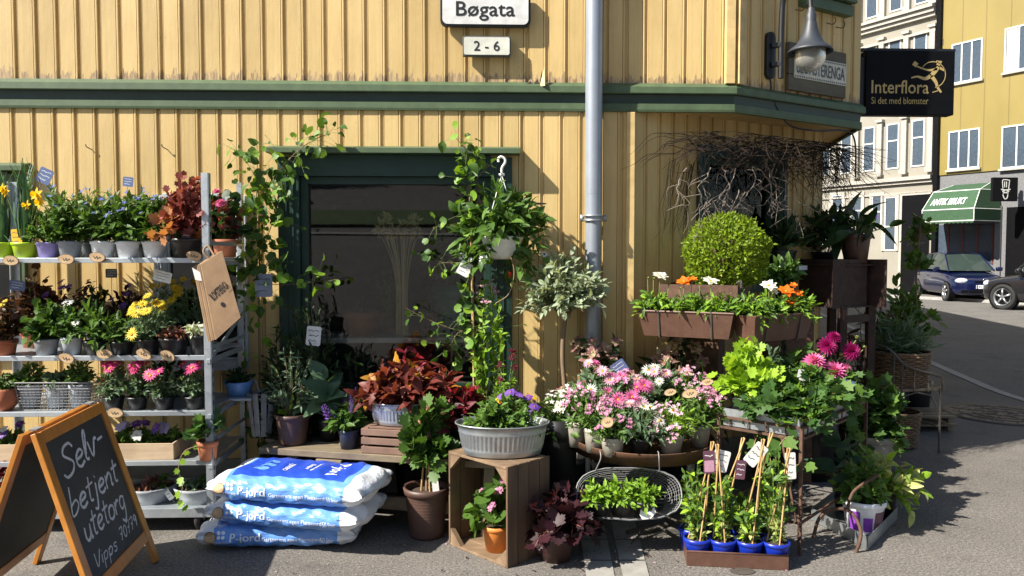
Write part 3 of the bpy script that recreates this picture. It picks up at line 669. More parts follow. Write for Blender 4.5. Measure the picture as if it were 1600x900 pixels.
m = M(); fl = [Vector((-7.5, FY, 0)), UC, UE, SE, back]
m.add([v + Vector((0, 0, TOP)) for v in fl], [tuple(range(5))], 'interior'); m.add([v + Vector((0, 0, TOP + .12)) for v in [fl[0] - Vector((.3, .35, 0)), UC + Vector((.1, -.35, 0)), UE + Vector((.4, -.2, 0)), SE + Vector((.4, 0, 0)), back]], [tuple(range(5))], 'green_dark')
m.add([(-7.5, FY, 0), (-7.5, 30, 0), (-7.5, 30, TOP), (-7.5, FY, TOP)], [(0, 1, 2, 3)], 'yellow_paint')
m.add([back, SE, SE + Vector((0, 0, TOP)), back + Vector((0, 0, TOP))], [(0, 1, 2, 3)], 'yellow_paint'); obj('roof', m, shop)
m = M(); so = [LC + Vector((0, 0, 2.40)), UC + Vector((0, 0, 2.40)), UE + Vector((0, 0, 2.40)), UE + SD * 2 + Vector((0, 0, 2.40)), LE + SD * 2 + Vector((0, 0, 2.40)), LE + Vector((0, 0, 2.40))]
m.add(so, [(0, 1, 2, 3, 4, 5)], 'yellow_paint'); obj('soffit', m, shop)
m = M()
for a, b in ((Vector((-7.5, FY, 0)), LC), (LC, LE), (LE, LE + SD * 24)):
    d = (b - a).normalized(); n = Vector((d.y, -d.x, 0)); bar(m, a + n * .0 + Vector((0, 0, .11)), b + n * .0 + Vector((0, 0, .11)), .06, .22, 'concrete')
obj('plinth', m, shop)
def sweep(m, path, prof, mat):
    path = [Vector(p) for p in path]; k = len(prof); V = []; n_ = len(path)
    for i, p in enumerate(path):
        ds = [(path[j + 1] - path[j]).normalized() for j in (i - 1, i) if 0 <= j < n_ - 1]
        ns = [Vector((d.y, -d.x, 0)) for d in ds]; nn = sum(ns, Vector()).normalized(); nn /= max(.3, nn.dot(ns[0]))
        V += [p + nn * o + Vector((0, 0, z)) for o, z in prof]
    m.add(V, [(i * k + j, (i + 1) * k + j, (i + 1) * k + j + 1, i * k + j + 1) for i in range(n_ - 1) for j in range(k - 1)], mat)
path = [(-7.5, FY, 0), UC, UE, UE + SD * 24]
belt = M(); sweep(belt, path, [(0, 2.553), (.010, 2.552), (.038, 2.526), (.040, 2.488), (.034, 2.482)], 'green_paint')
sweep(belt, path, [(.034, 2.482), (.012, 2.480), (.008, 2.455), (.006, 2.428)], 'green_dark'); sweep(belt, path, [(.006, 2.428), (.016, 2.425), (.018, 2.39), (.015, 2.376), (-.01, 2.375)], 'green_paint')  # recess in darker green, the top board's shade painted in
bo = obj('belt_course', belt, shop)
m = M()                                                 # broken, rotted foot of one board above the belt
c = D(838, 131, FY - .012)
for dx, w, h in ((-.045, .05, .035), (.0, .04, .05), (.03, .02, .105)): m.add([c + Vector((dx - w / 2, -.012, -.022)), c + Vector((dx + w / 2, -.012, -.022)), c + Vector((dx + w * .2, -.012, h - .02)), c + Vector((dx - w * .3, -.012, h * .5 - .02))], [(0, 1, 2, 3)], 'bark_dark')
for px in (616, 648): q = D(px, 134, FY - .012); m.add([q + Vector((-.012, -.012, -.02)), q + Vector((.012, -.012, -.02)), q + Vector((.008, -.012, .01)), q + Vector((-.01, -.012, .012))], [(0, 1, 2, 3)], 'bark_dark')
m.add([c + Vector((.02, -.02, -.02)), c + Vector((.05, -.045, -.02)), c + Vector((.048, -.02, .10))], [(0, 1, 2)], 'yellow_paint'); obj('rotten_edge', m, shop)

def window_unit(parent, o, d, w, z0, z1, mats, casing=.1, proud=.035, deep=.07, hood=None, sash=.045, mull=(), trans=(), glass='window_glass', name='window', sill=None):
    """window in the wall plane through o along d; z0, z1 heights; window > casing, sash, pane, hood"""
    d = Vector(d); n = Vector((d.y, -d.x, 0)); o = Vector(o); cm, sm_ = mats
    at3 = lambda s, z, q: o + d * s + n * q + Vector((0, 0, z))
    def bb(m, s0, s1, za, zb, q0, q1, mat): hexa(m, [at3(s0, za, q1), at3(s1, za, q1), at3(s1, za, q0), at3(s0, za, q0), at3(s0, zb, q1), at3(s1, zb, q1), at3(s1, zb, q0), at3(s0, zb, q0)], mat)
    m = M(); bb(m, -.012, casing, z0, z1, -deep, proud, cm); bb(m, w - casing, w + .012, z0, z1, -deep, proud, cm); bb(m, casing, w - casing, z1 - casing, z1 + .012, -deep, proud, cm); bb(m, casing, w - casing, z0 - .012, z0 + casing, -deep, proud, cm)
    for s in (casing * .35, casing * .7): 
        bb(m, s - .004, s + .004, z0 + .01, z1 - .01, proud - .001, proud + .008, cm); bb(m, w - s - .004, w - s + .004, z0 + .01, z1 - .01, proud - .001, proud + .008, cm)
    win = obj(name, m, parent, bevel=.003)
    m = M(); a, b, c_, e = casing + .001, w - casing - .001, z0 + casing + .001, z1 - casing - .001
    for s0, s1, za, zb in ((a, a + sash, c_, e), (b - sash, b, c_, e), (a + sash, b - sash, e - sash, e), (a + sash, b - sash, c_, c_ + sash)): bb(m, s0, s1, za, zb, -deep + .006, -.012, sm_)
    for s in mull: bb(m, s - .02, s + .02, c_ + sash, e - sash, -deep + .008, -.015, sm_)
    for z in trans: bb(m, a + sash, b - sash, z - .018, z + .018, -deep + .01, -.018, sm_)
    obj('sash', m, win, bevel=.002)
    m = M(); q = -deep + .02; m.add([at3(a + sash - .004, c_ + sash - .004, q), at3(b - sash + .004, c_ + sash - .004, q), at3(b - sash + .004, e - sash + .004, q), at3(a + sash - .004, e - sash + .004, q)], [(0, 1, 2, 3)], glass); obj('pane', m, win)
    if hood:
        m = M(); out, ov = hood; za = z1 + .014
        hexa(m, [at3(-ov, za, out), at3(w + ov, za, out), at3(w + ov, za, 0), at3(-ov, za, 0), at3(-ov, za + .032, out), at3(w + ov, za + .032, out), at3(w + ov, za + .055, 0), at3(-ov, za + .055, 0)], 'green_paint'); obj('hood', m, win, bevel=.002)
    return win
window_unit(shop, (wx0, FY, 0), XA, wx1 - wx0, wz0, wz1, ('green_frame', 'green_frame'), .118, .03, .07, (.112, .06), .045)
window_unit(shop, (lx1 - 1.1, FY, 0), XA, 1.1, lz0, lz1, ('green_paint', 'green_paint'), .075, .03, .07, (.085, .045), .03, name='window')
window_unit(shop, (ox0, FY, 0), XA, ox1 - ox0, oz0, oz1, ('pot_light_grey', 'pot_light_grey'), .05, .03, .06, None, .01, name='window')
window_unit(shop, LC + CD * t_w0, CD, t_w1 - t_w0, cz0, cz1, ('green_dark', 'green_dark'), .08, .03, .07, None, .04, name='window', glass='shaded_glass')
# rooms seen through the panes
m = M()
def room(x0, x1, z0, z1, y0, y1, mat, o=Vector((0, 0, 0)), d=Vector((1, 0, 0))):
    n = Vector((-d.y, d.x, 0)); p = lambda s, y, z: o + d * s + n * y + Vector((0, 0, z))
    v = [p(x0, y0, z0), p(x1, y0, z0), p(x1, y1, z0), p(x0, y1, z0), p(x0, y0, z1), p(x1, y0, z1), p(x1, y1, z1), p(x0, y1, z1)]
    m.add(v, [(0, 1, 2, 3), (4, 5, 6, 7), (1, 2, 6, 5), (2, 3, 7, 6), (3, 0, 4, 7)], mat)
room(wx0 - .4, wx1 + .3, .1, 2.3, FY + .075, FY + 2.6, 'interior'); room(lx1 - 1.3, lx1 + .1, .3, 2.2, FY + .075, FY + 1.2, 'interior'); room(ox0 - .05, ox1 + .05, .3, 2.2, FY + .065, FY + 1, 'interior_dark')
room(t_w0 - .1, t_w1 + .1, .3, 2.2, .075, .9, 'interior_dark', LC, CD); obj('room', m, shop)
m = M(); SZ = zpx(600, 527, FY + .1); box(m, ((wx0 + wx1) / 2, FY + .30, SZ - .02), (wx1 - wx0 - .28, .40, .035), 'sill_white'); obj('window_sill', m, shop, bevel=.003)
m = M()
for i in range(-2, 3):
    c = D(745, 557, FY + .09)
for sg in (1, -1): bar(m, c + Vector((-.16, 0, -.1 * sg)), c + Vector((.09, 0, .1 * sg)), .012, .012, 'sill_white')
bar(m, c + Vector((-.16, 0, -.13)), c + Vector((.10, 0, -.13)), .012, .012, 'sill_white'); bar(m, c + Vector((-.16, 0, -.13)), c + Vector((-.16, 0, .16)), .012, .012, 'sill_white'); obj('window_lattice', m, shop)
m = M(); q0, q1 = VP(1248, 0, UC, CD), VP(1322, 0, UC, CD)
for o_, z_, h_ in ((.09, VP(1280, 8, UC, CD).z + .06, .05), (.06, VP(1280, 8, UC, CD).z - .01, .07)):
    a, b = Vector((q0.x, q0.y, z_)), Vector((q1.x, q1.y, z_)); bar(m, a + CN * o_ / 2, b + CN * o_ / 2, o_, h_, 'green_paint')
a = VP(1250, -80, UC, CD); b = VP(1322, -80, UC, CD); m.add([a + CN * .02, b + CN * .02, b + CN * .02 + Vector((0, 0, .9)), a + CN * .02 + Vector((0, 0, .9))], [(0, 1, 2, 3)], 'green_paint'); obj('upper_window_sill', m, shop)

# items behind the big pane
def inpot(px, wpx, hpx, Y, mat, style='plain'):
    p = at(px, Y, SZ); k = mpp(p); return p, wpx * k / 2, hpx * k
p, r, h = inpot(564, 54, 36, FY + .26, 0); potted('plant_pot', 'orange clay pot standing inside behind the shop window', p, (r, h, 'terracotta', 'rim'), [dict(W=.12, H=.12, n=8, lps=5, leaf=SMALL, ls=.03, mat='leaf_dark')])
p, r, h = inpot(607, 44, 34, FY + .36, 0); potted('plant_pot', 'dark potted shrub behind the shop window, between orange pot and dried stems', p, (r, h, 'brown_pot', 'plain'), [dict(W=.26, H=.36, n=22, lps=8, leaf=SMALL, ls=.03, mat='leaf_grey_green')])
p, r, h = inpot(676, 46, 38, FY + .26, 0); potted('plant_pot', 'brown wicker pot behind the shop window, beside the teal pot', p, (r, h, 'wicker', 'plain'), [dict(W=.2, H=.12, n=10, lps=5, leaf=OVAL, ls=.04, mat='leaf_grey_green')])
p, r, h = inpot(712, 72, 78, FY + .22, 0); potted('plant_pot', 'large teal pot with a split leaf plant inside the shop window', p, (r, h, 'pot_teal', 'rim'), [dict(W=.34, H=.16, n=14, lps=6, leaf=FERNY, ls=.08, mat='leaf_grey_green'), dict(W=.3, H=.55, n=9, lps=6, leaf=FERNY, ls=.09, mat='leaf_grey_green', t0=.6, stem='bark', sr=.006)])
p = at(630, FY + .24, SZ); root = thing('dried_stems', 'sheaf of dried allium stems with round heads inside the window', 'dried flowers', p)
m = M(); mh = M()
for i in range(34):
    a = rng.uniform(0, 6.28); u = rng.uniform(.2, 1); x, y = math.cos(a) * u, math.sin(a) * u * .5; h = rng.uniform(.66, .76)
    tube(m, catmull([(x * .055, y * .05, 0), (x * .05, y * .05, .3), (x * .09, y * .08, .5), (x * .19, y * .12, h)], 4), .0035, 'straw', 5)
    if i % 2 == 0: inst(mh, SMALL, frames(rng.normal(size=(26, 3)), rng.normal(size=(26, 3))), np.tile((x * .19, y * .12, h), (26, 1)) + rng.normal(size=(26, 3)) * .01, np.full(26, .045), 'straw', rng.random(26))
obj('stalks', m, root, True); obj('seed_heads', mh, root)
# hooks on the wall
for i, px in enumerate((144, 262)):
    p = D(px, 234, FY); m = M(); tube(m, catmull([(0, 0, 0), (-.012, -.018, .008), (-.022, -.028, .018), (-.022, -.03, .03)], 4), .003, 'iron', 6)
    o = obj('wall_hook', m, None, True); o.location = p; tag(o, ['small bent iron hook in the yellow wall above the blue flowered pots', 'small bent iron hook in the yellow wall just left of the red heuchera'][i], 'hook', 'hooks in the wall')
for i, (px, py) in enumerate(((1243, 15), (1258, 25), (1292, 36), (1306, 42))):
    p = VP(px, py, UC, CD); m = M(); tube(m, catmull([(0, 0, 0), CN * .05 + Vector((0, 0, -.02)), CN * .07, CN * .06 + Vector((0, 0, .025))], 4), .0035, 'iron', 6)
    o = obj('wall_hook', m, None, True); o.location = p; tag(o, ['curled hook on the corner wall nearest the lamp arm', 'curled hook on the corner wall just right of the lamp neck', 'left one of two curled hooks above the mosaic board, right of lamp', 'curled hook furthest right above the mosaic name board'][i], 'hook', 'hooks on the corner wall')

# ------------------------------------------------------------------ signs on the shop
p = D(758.5, 14, FY - .045); k = mpp(p)
root = thing('street_sign', 'white street name sign with black rim and rounded corners', 'street sign', p)
m = M(); prism(m, rrect(141 * k, 56 * k, 10 * k), (0, .02, 0), XA, ZA, YN, .03, 'black_paint'); obj('sign_back', m, root, bevel=.003)
m = M(); prism(m, rrect(134 * k, 49 * k, 8 * k), (0, -.0105, 0), XA, ZA, YN, .004, 'white_paint'); obj('sign_face', m, root)
m = M(); text(m, 'Bøgata', 91 * k, 29 * k, (0, -.0145, -4.5 * k), XA, ZA, YN, 'letter_black', bold=.0012); obj('lettering', m, root)
p = D(760.5, 73, FY - .045); k = mpp(p)
root = thing('house_number_sign', 'small grey white house number plate under the street name sign', 'number sign', p)
m = M(); prism(m, rrect(75 * k, 31 * k, 3 * k), (0, .02, 0), XA, ZA, YN, .035, 'card_ink'); obj('sign_back', m, root, bevel=.003)
m = M(); prism(m, rrect(71 * k, 27 * k, 3 * k), (0, -.0155, 0), XA, ZA, YN, .003, 'number_white'); obj('sign_face', m, root)
m = M(); text(m, '2 - 6', 40 * k, 15 * k, (0, -.0185, 0), XA, ZA, YN, 'letter_black', bold=.0006); obj('lettering', m, root)
# downpipe
p = at(925, FY - .085, 0); root = thing('downpipe', 'galvanised round downpipe running down the yellow front', 'drainpipe', p)
m = M(); tube(m, [(0, 0, .1), (0, 0, 1.74)], .048, 'zinc_pipe', 20); tube(m, [(0, 0, 1.72), (0, 0, 1.86)], .0515, 'zinc_pipe', 20); tube(m, [(0, 0, 1.86), (0, 0, 6.2)], .0525, 'zinc_pipe', 20); tube(m, [(0, -.0, .12), (0, -.02, .06), (0, -.1, .02)], .05, 'zinc_pipe', 16); obj('pipe', m, root, True)
m = M(); z = zpx(925, 341, FY - .09)
for dz in (-.014, .014): tube(m, [(.057 * math.cos(a), .057 * math.sin(a), z + dz) for a in np.linspace(0, 6.283, 21)[:-1]], .006, 'zinc', 6, True)
box(m, (-.068, 0, z), (.025, .008, .04), 'zinc'); box(m, (.068, 0, z), (.025, .008, .04), 'zinc'); obj('clamp', m, root, True)
# mosaic name board on the corner wall
pc = [VP(1225, 62, UC, CD), VP(1314, 88, UC, CD), VP(1314, 157, UC, CD), VP(1225, 139, UC, CD)]
bw = (pc[1] - pc[0]).dot(CD); zc = sum(q.z for q in pc) / 4; bh = ((pc[0].z - pc[3].z) + (pc[1].z - pc[2].z)) / 2; c = (pc[0] + pc[1] + pc[2] + pc[3]) / 4; c.z = zc
root = thing('mosaic_name_board', 'weathered plank board with a white mosaic shop name panel under the lamp', 'shop sign', c + CN * .03)
m = M()
for i in range(3): prism(m, [(-bw / 2, 0), (bw / 2, 0), (bw / 2, bh / 3 - .004), (-bw / 2, bh / 3 - .004)], Vector((0, 0, -bh / 2 + i * bh / 3)) - CN * .02, CD, ZA, CN, .03, 'plank_sign')
obj('plank', m, root, bevel=.003)
m = M(); ph_ = bh * .48; prism(m, [(-bw * .42, -ph_ / 2), (bw * .49, -ph_ / 2), (bw * .49, ph_ / 2), (-bw * .42, ph_ / 2)], CN * .0105, CD, ZA, CN, .006, 'mosaic_white'); obj('mosaic_panel', m, root)
m = M(); text(m, 'BLOMSTERENGA', bw * .84, ph_ * .56, CN * .017 + CD * bw * .035, CD, ZA, CN, 'mosaic_dark', bold=.001)
for s in np.arange(-bw * .41, bw * .48, .022):
    for zz in (-ph_ * .43, ph_ * .43): prism(m, [(0, 0), (.012, 0), (.012, .01), (0, .01)], CN * .0168 + CD * s + Vector((0, 0, zz - .005)), CD, ZA, CN, .0008, 'mosaic_dark')
obj('lettering', m, root)
# wall lamp
b = VP(1200, 88, UC, CD); LP = at(1254, 4.62, 0)
root = thing('wall_lamp', 'grey swan neck wall lamp with bell shade and glass globe', 'lamp', b)
zz = lambda py: D(1254, py, 4.62).z - b.z
lo = Vector((LP.x - b.x, LP.y - b.y, 0))
m = M(); prism(m, rrect(.075, .30, .036), (0, 0, 0), CD, ZA, CN, .03, 'black_paint'); bar(m, CN * .03 + Vector((0, 0, .06)), CN * .075 + CD * .035 + Vector((0, 0, .06)), .035, .03, 'black_paint'); bar(m, CN * .03 + Vector((0, 0, -.06)), CN * .075 + CD * .035 + Vector((0, 0, -.06)), .035, .03, 'black_paint'); obj('wall_bracket', m, root, bevel=.004)
a = CN * .075 + CD * .035; m = M(); u = lo - a; tube(m, catmull([a + Vector((0, 0, -.15)), a + Vector((0, 0, .2)), a + u * .08 + Vector((0, 0, .36)), a + u * .45 + Vector((0, 0, .47)), a + u * .88 + Vector((0, 0, .41)), lo + Vector((0, 0, zz(12)))], 8), .018, 'black_paint', 12); dome(m, .026, .02, 'black_paint', 12, 0); m2 = m; obj('lamp_arm', m, root, True)
k = 4.62 / 1200; m = M(); pr = [(.012, zz(8)), (.02, zz(14)), (.026, zz(21)), (.032, zz(24)), (.03, zz(33)), (.034, zz(36)), (.045, zz(48)), (.062, zz(60)), (0.082, zz(69)), (0.118, zz(76)), (0.129, zz(79)), (0.129, zz(82)), (0.109, zz(79))]
lathe(m, pr, 'grey_lamp', 36, (lo.x, lo.y, 0), cap0=False); obj('lamp_shade', m, root, True)
m = M(); lathe(m, [(.086, zz(78)), (.088, zz(92)), (.078, zz(101)), (.05, zz(108)), (.02, zz(112)), (.001, zz(114))], 'frosted_glass', 28, (lo.x, lo.y, 0), cap0=False); obj('glass_globe', m, root, True)
m = M(); tube(m, catmull([CN * .02 + Vector((0, 0, -.15)), CN * .01 + CD * .05 + Vector((0, 0, -.28)), CN * .01 + CD * .2 + Vector((0, 0, -.42)), CN * .10 + CD * .35 + Vector((0, 0, -.46)), CN * .12 + CD * .62 + Vector((0, 0, -.44)), CN * .13 + CD * .72 + Vector((0, 0, -.5)), CN * .13 + CD * .74 + Vector((0, 0, -.75))], 6), .006, 'black_paint', 6); obj('cable', m, root, True)
# black blade sign
Yb = UE.y + .12; p0, p1 = D(1347, 181, Yb), D(1487, 82, Yb); c = (p0 + p1) / 2; w, h = p1.x - p0.x, p1.z - p0.z; k = mpp(c)
root = thing('blade_sign', 'black hanging sign with gold lettering and a running figure', 'shop sign', c)
m = M(); box(m, (0, 0, 0), (w, .09, h), 'sign_black'); obj('sign_box', m, root, bevel=.006)
m = M(); box(m, (0, 0, h / 2 + .012), (w + .04, .03, .02), 'black_paint'); box(m, (-w / 2 - .015, 0, 0), (.03, .05, h * .8), 'black_paint'); obj('bracket', m, root)
m = M(); fx = lambda px, py: ((px - 1417) * k, (131.5 - py) * k)
text(m, 'Interflora', 90 * k, 20 * k, (fx(1401, 138)[0], -.0452, fx(0, 138)[1]), XA, ZA, YN, 'gold', bold=.0012); text(m, 'Si det med blomster', 90 * k, 10.5 * k, (fx(1401, 159)[0], -.0452, fx(0, 159)[1]), XA, ZA, YN, 'gold'); obj('lettering', m, root)
m = M(); O3 = (0, -.0452, 0)
def stroke(pts, w): ribbon(m, catmull([fx(a, b) for a, b in pts], 5), np.array(w) * k if np.isscalar(w) else np.interp(np.linspace(0, 1, (len(pts) - 1) * 5 + 1), np.linspace(0, 1, len(w)), w) * k, O3, XA, ZA, YN, 'gold', .0015)
stroke([(1452 + 20 * math.cos(a), 119 + 20 * math.sin(a)) for a in np.linspace(-2.5, 1.35, 12)], 1.2)
stroke([(1461, 107), (1455, 114), (1449, 121)], [5, 7, 6]); stroke([(1450, 120), (1440, 125), (1428, 122), (1418, 124)], [6, 5, 3, 2]); stroke([(1450, 121), (1457, 130), (1460, 138), (1466, 146)], [6, 5, 4, 3]); stroke([(1459, 110), (1446, 112), (1434, 109), (1426, 106)], [4, 3, 2.5, 2]); stroke([(1462, 108), (1470, 112), (1472, 112)], [4, 3, 2]); stroke([(1458, 101), (1462, 102), (1464, 103)], 5.5); stroke([(1457, 98), (1466, 99)], 2); stroke([(1421, 101), (1427, 105)], 7); stroke([(1452, 146), (1462, 143)], 1.2); obj('emblem', m, root)

# ------------------------------------------------------------------ across the street
FD = (camxy(.503, -.864)).normalized(); FO = camxy(15.6, 28.4); FN = Vector((FD.y, -FD.x, 0))
def FP(px, py): q = VP(px, py, FO, FD); return (q - FO).dot(FD), q.z
fang = math.atan2(FD.y, FD.x)
def fbox(m, s0, s1, z0, z1, q0, q1, mat):
    c = FD * ((s0 + s1) / 2) + FN * ((q0 + q1) / 2) + Vector((0, 0, (z0 + z1) / 2)); box(m, c, (s1 - s0, q1 - q0, z1 - z0), mat, fang)
def facade_window(parent, x0, y0, x1, y1, panes, frame='white_paint', name='window', deep=-.002, curtain=False):
    s0, za = FP(x0, y0); s1 = FP(x1, y0)[0]; zb = FP(x0, y1)[1]; fw = .048
    m = M(); fbox(m, s0, s1, za - fw, za, -.02, .035, frame); fbox(m, s0, s1, zb, zb + fw, -.02, .035, frame)
    n_ = len(panes) + 1
    for s in [0] + list(panes) + [1]:
        c_ = s0 + fw / 2 + (s1 - s0 - fw) * s; fbox(m, c_ - fw / 2, c_ + fw / 2, zb + fw + .001, za - fw - .001, -.02, .033, frame)
    wn = obj(name, m, parent); m = M(); fbox(m, s0 + .01, s1 - .01, zb + .01, za - .01, -.02, .008, 'pane_dark'); obj('pane', m, wn)
    if curtain:
        m = M(); fbox(m, s0 + (s1 - s0) * .05, s0 + (s1 - s0) * .3, zb + fw, za - fw, 0, .011, 'curtain'); obj('curtain', m, wn)
    m = M(); fbox(m, s0 - .06, s1 + .06, zb - .07, zb - .002, 0, .09, frame if frame != 'white_paint' else 'beige_trim'); obj('sill', m, wn)
yb = thing('yellow_building', 'yellow panelled apartment block above a grey ground floor shop', 'building', FO)
yh = FP(1458, 275)[1]
m = M(); fbox(m, .0, 18, yh, 15, -9, 0, 'yellow_panel'); obj('wall', m, yb)
m = M(); s_ = FP(1455, 300)[0]; fbox(m, 0, 18, -.1, yh - .002, -9, -.05, 'grey_render'); fbox(m, FP(1556, 300)[0], FP(1566, 300)[0], -.1, FP(1560, 322)[1], -.05, .02, 'grey_render'); obj('ground_floor_wall', m, yb)
for x0, y0, x1, y1, c_ in ((1488, 70, 1536, 132, 0), (1571, 45, 1640, 114, 1), (1483, 206, 1532, 266, 0), (1566, 198, 1640, 264, 0), (1483, -75, 1533, -8, 0), (1566, -95, 1640, -18, 0)): facade_window(yb, x0, y0, x1, y1, (.33, .67), curtain=bool(c_))
m = M(); fbox(m, -.05, .11, -.1, 15, .0, .14, 'sign_black'); obj('drainpipe', m, yb)
m = M(); s0, z0 = FP(1459, 352); s1, z1 = FP(1551, 352); zb = FP(1500, 412)[1]; fbox(m, s0, s1, zb, z0, -.12, -.04, 'pane_dark'); 
for s in np.linspace(s0 + .02, s1, 5): fbox(m, s - .03, s + .03, zb, z0, -.045, -.02, 'brick_red' if s > s0 + .5 else 'sill_white')
obj('shop_window', m, yb)
m = M(); s0, z0 = FP(1572, 324); fbox(m, s0, s0 + 3, -.1, z0, -.06, -.045, 'sign_black'); obj('passage', m, yb)
m = M()
for px, py in ((1472, 66), (1467, 198)): s, z = FP(px, py); m = M(); fbox(m, s - .05, s + .05, z - .1, z + .1, 0, .02, 'bark_dark'); obj('vent', m, yb)
# awning: a hollow canvas canopy on the facade
aw = thing('shop_awning', 'green canvas shop awning with white piping and lettering', 'awning', FO)
st = FP(1462, 293); e0, e1 = FP(1441, 318)[0], FP(1556, 340)[0]; zt = FP(1480, 293)[1]; zm = FP(1500, 308)[1] ; zl = FP(1490, 343)[1]
t0_, t1_ = FP(1470, 300)[0], FP(1548, 300)[0]
Fp = lambda s, q, z: FO + FD * s + FN * q + Vector((0, 0, z))
sL, sR = .30, 2.30; oq = (.02, .95, 1.45, 1.45); zs = (zt + .05, zt - .22, zt - .88, zt - 1.28)
rows = []
for (q, z) in zip(oq, zs):
    ins = .45 * (1 - q / 1.45); rows.append([Fp(sL + ins * .6, .02, z if q > .1 else z), Fp(sL + ins * .6 + .1, q, z), Fp(sR - ins * .6 - .1, q, z), Fp(sR - ins * .6, .02, z)])
m = M(); V = [p for r_ in rows for p in r_]; m.add(V, [(i * 4 + j, i * 4 + j + 1, (i + 1) * 4 + j + 1, (i + 1) * 4 + j) for i in range(3) for j in range(3)], 'awning_green')
sc_n = 12
for j in range(sc_n):
    a = rows[3][1].lerp(rows[3][2], j / sc_n); b_ = rows[3][1].lerp(rows[3][2], (j + 1) / sc_n); mid_ = (a + b_) / 2; m.add([a, b_, b_ - Vector((0, 0, .05)), mid_ - Vector((0, 0, .09)), a - Vector((0, 0, .05))], [(0, 1, 2, 3, 4)], 'awning_green')
oa = obj('canopy', m, aw); oa.location = -FO; so_ = oa.modifiers.new('solid', 'SOLIDIFY'); so_.thickness = .012
m = M()
for r_ in rows[1:]: tube(m, [p + FN * .012 for p in r_], .018, 'awning_white', 5)
for j in (1, 2): tube(m, [r_[j] + FN * .012 for r_ in rows], .014, 'awning_white', 5)
o_ = obj('piping', m, aw); o_.location = -FO
m = M(); a = (rows[2][1] + rows[2][2] + rows[1][1] + rows[1][2]) / 4; up_ = ((rows[1][1] + rows[1][2]) / 2 - (rows[2][1] + rows[2][2]) / 2).normalized(); ax_ = FD; nz_ = Vector(ax_).cross(up_)
if nz_.dot(FN) < 0: nz_ = -nz_
text(m, 'ANTIK BRUKT', 1.2, .28, a - FD * .08 - up_ * .08, FD, up_, nz_, 'awning_white', .03, bold=.008); o_ = obj('lettering', m, aw); o_.location = -FO
# square blade sign of the shop next door
c = at(1569, FP(1569, 296)[0] and (FO + FD * FP(1569, 296)[0]).y - .9, 0); Yq = c.y; c = D(1569, 296, Yq); k = mpp(c)
root = thing('square_sign', 'square black blade sign with a white chef hat drawing, above the grey passage', 'shop sign', c)
m = M(); box(m, (0, 0, 0), (40 * k, .12, 37 * k), 'sign_black'); obj('sign_box', m, root, bevel=.01)
m = M(); box(m, (24 * k, .3, 0), (8 * k, .1, 30 * k), 'card_grey'); box(m, (23 * k, .3, 12 * k), (14 * k, .06, 2 * k), 'card_grey'); obj('bracket', m, root)
m = M(); tx = lambda a, b: (a * k, b * k); O3 = (0, -.061, 0)
for pts, w in (([(-4, 1), (-5, 13), (-2, 15), (6, 14), (6, 12), (5, 1)], 1.3), ([(-1.5, 3), (-1.5, 12)], 1.4), ([(1.5, 3), (1.5, 12)], 1.4), ([(-7, 0), (0, -1), (8, 0)], 1.6), ([(-5, -3), (-1, -2.5)], 2), ([(2, -2.5), (6, -3)], 2), ([(-4, -6), (0, -5), (5, -6)], 1.6), ([(-4, -8), (-2, -13), (0, -15), (3, -13), (4, -8)], 1.5)):
    ribbon(m, catmull([tx(a, b) for a, b in pts], 4), w * k, O3, XA, ZA, YN, 'white_paint', .002)
obj('emblem', m, root)
# beige building
bb = thing('beige_building', 'beige plastered apartment house with white pilasters and tall windows', 'building', FO)
m = M(); fbox(m, -24, -.07, -.1, 17, -10, 0, 'beige_plaster'); obj('wall', m, bb)
zc1 = FP(1400, 42)[1]; zc2 = FP(1400, 284)[1]
m = M()
for z, h_, q in ((zc1 + .30, .10, .36), (zc1 + .14, .15, .26), (zc1, .13, .16), (zc1 - .55, .10, .12), (zc2, .14, .22), (zc2 - .12, .11, .12), (zc2 - .5, .06, .06), (zc1 + 3.4, .2, .2)): fbox(m, -24, -.1, z, z + h_ - .004, 0, q, 'beige_trim')
obj('cornice', m, bb)
z_lo, z_hi = zc2 + .25, zc1 - .60
nb = 16; pitch = 1.02; s_first = -.72
for i in range(nb):
    s = s_first + .51 - i * pitch; w_ = .2
    for za, zb_ in ((z_lo, z_lo + 2.1), (z_lo + 3.0, z_hi + .2), (zc1 + .45, zc1 + 2.6)):
        m = M(); fbox(m, s - w_ / 2, s + w_ / 2, za, zb_, 0, .13, 'beige_trim'); pl_ = obj('pilaster', m, bb)
        m = M(); fbox(m, s - w_ / 2 - .05, s + w_ / 2 + .05, zb_, zb_ + .1, 0, .2, 'beige_trim'); obj('capital', m, pl_)
        m = M(); fbox(m, s - w_ / 2 - .04, s + w_ / 2 + .04, za, za + .18, .131, .19, 'beige_trim'); obj('pedestal', m, pl_)
def bwin(s0, s1, z0, z1, frame='white_paint', tr=.62):
    m = M(); fw = .05
    for a, b_, c_, d_ in ((s0, s1, z1 - fw, z1), (s0, s1, z0, z0 + fw), (s0, s0 + fw, z0 + fw, z1 - fw), (s1 - fw, s1, z0 + fw, z1 - fw), (s0 + fw, s1 - fw, z0 + (z1 - z0) * tr - fw / 2, z0 + (z1 - z0) * tr + fw / 2)): fbox(m, a, b_, c_, d_, -.05, .03, frame)
    w_ = obj('window', m, bb); m = M(); fbox(m, s0 + .02, s1 - .02, z0 + .02, z1 - .02, -.04, .012, 'pane_dark'); obj('pane', m, w_)
for i in range(nb):
    s = s_first - i * pitch
    bwin(s - .26, s + .26, z_lo + .25, z_lo + 2.0); bwin(s - .26, s + .26, z_lo + 3.0, z_hi + .1); bwin(s - .26, s + .26, zc1 + .6, zc1 + 2.3)
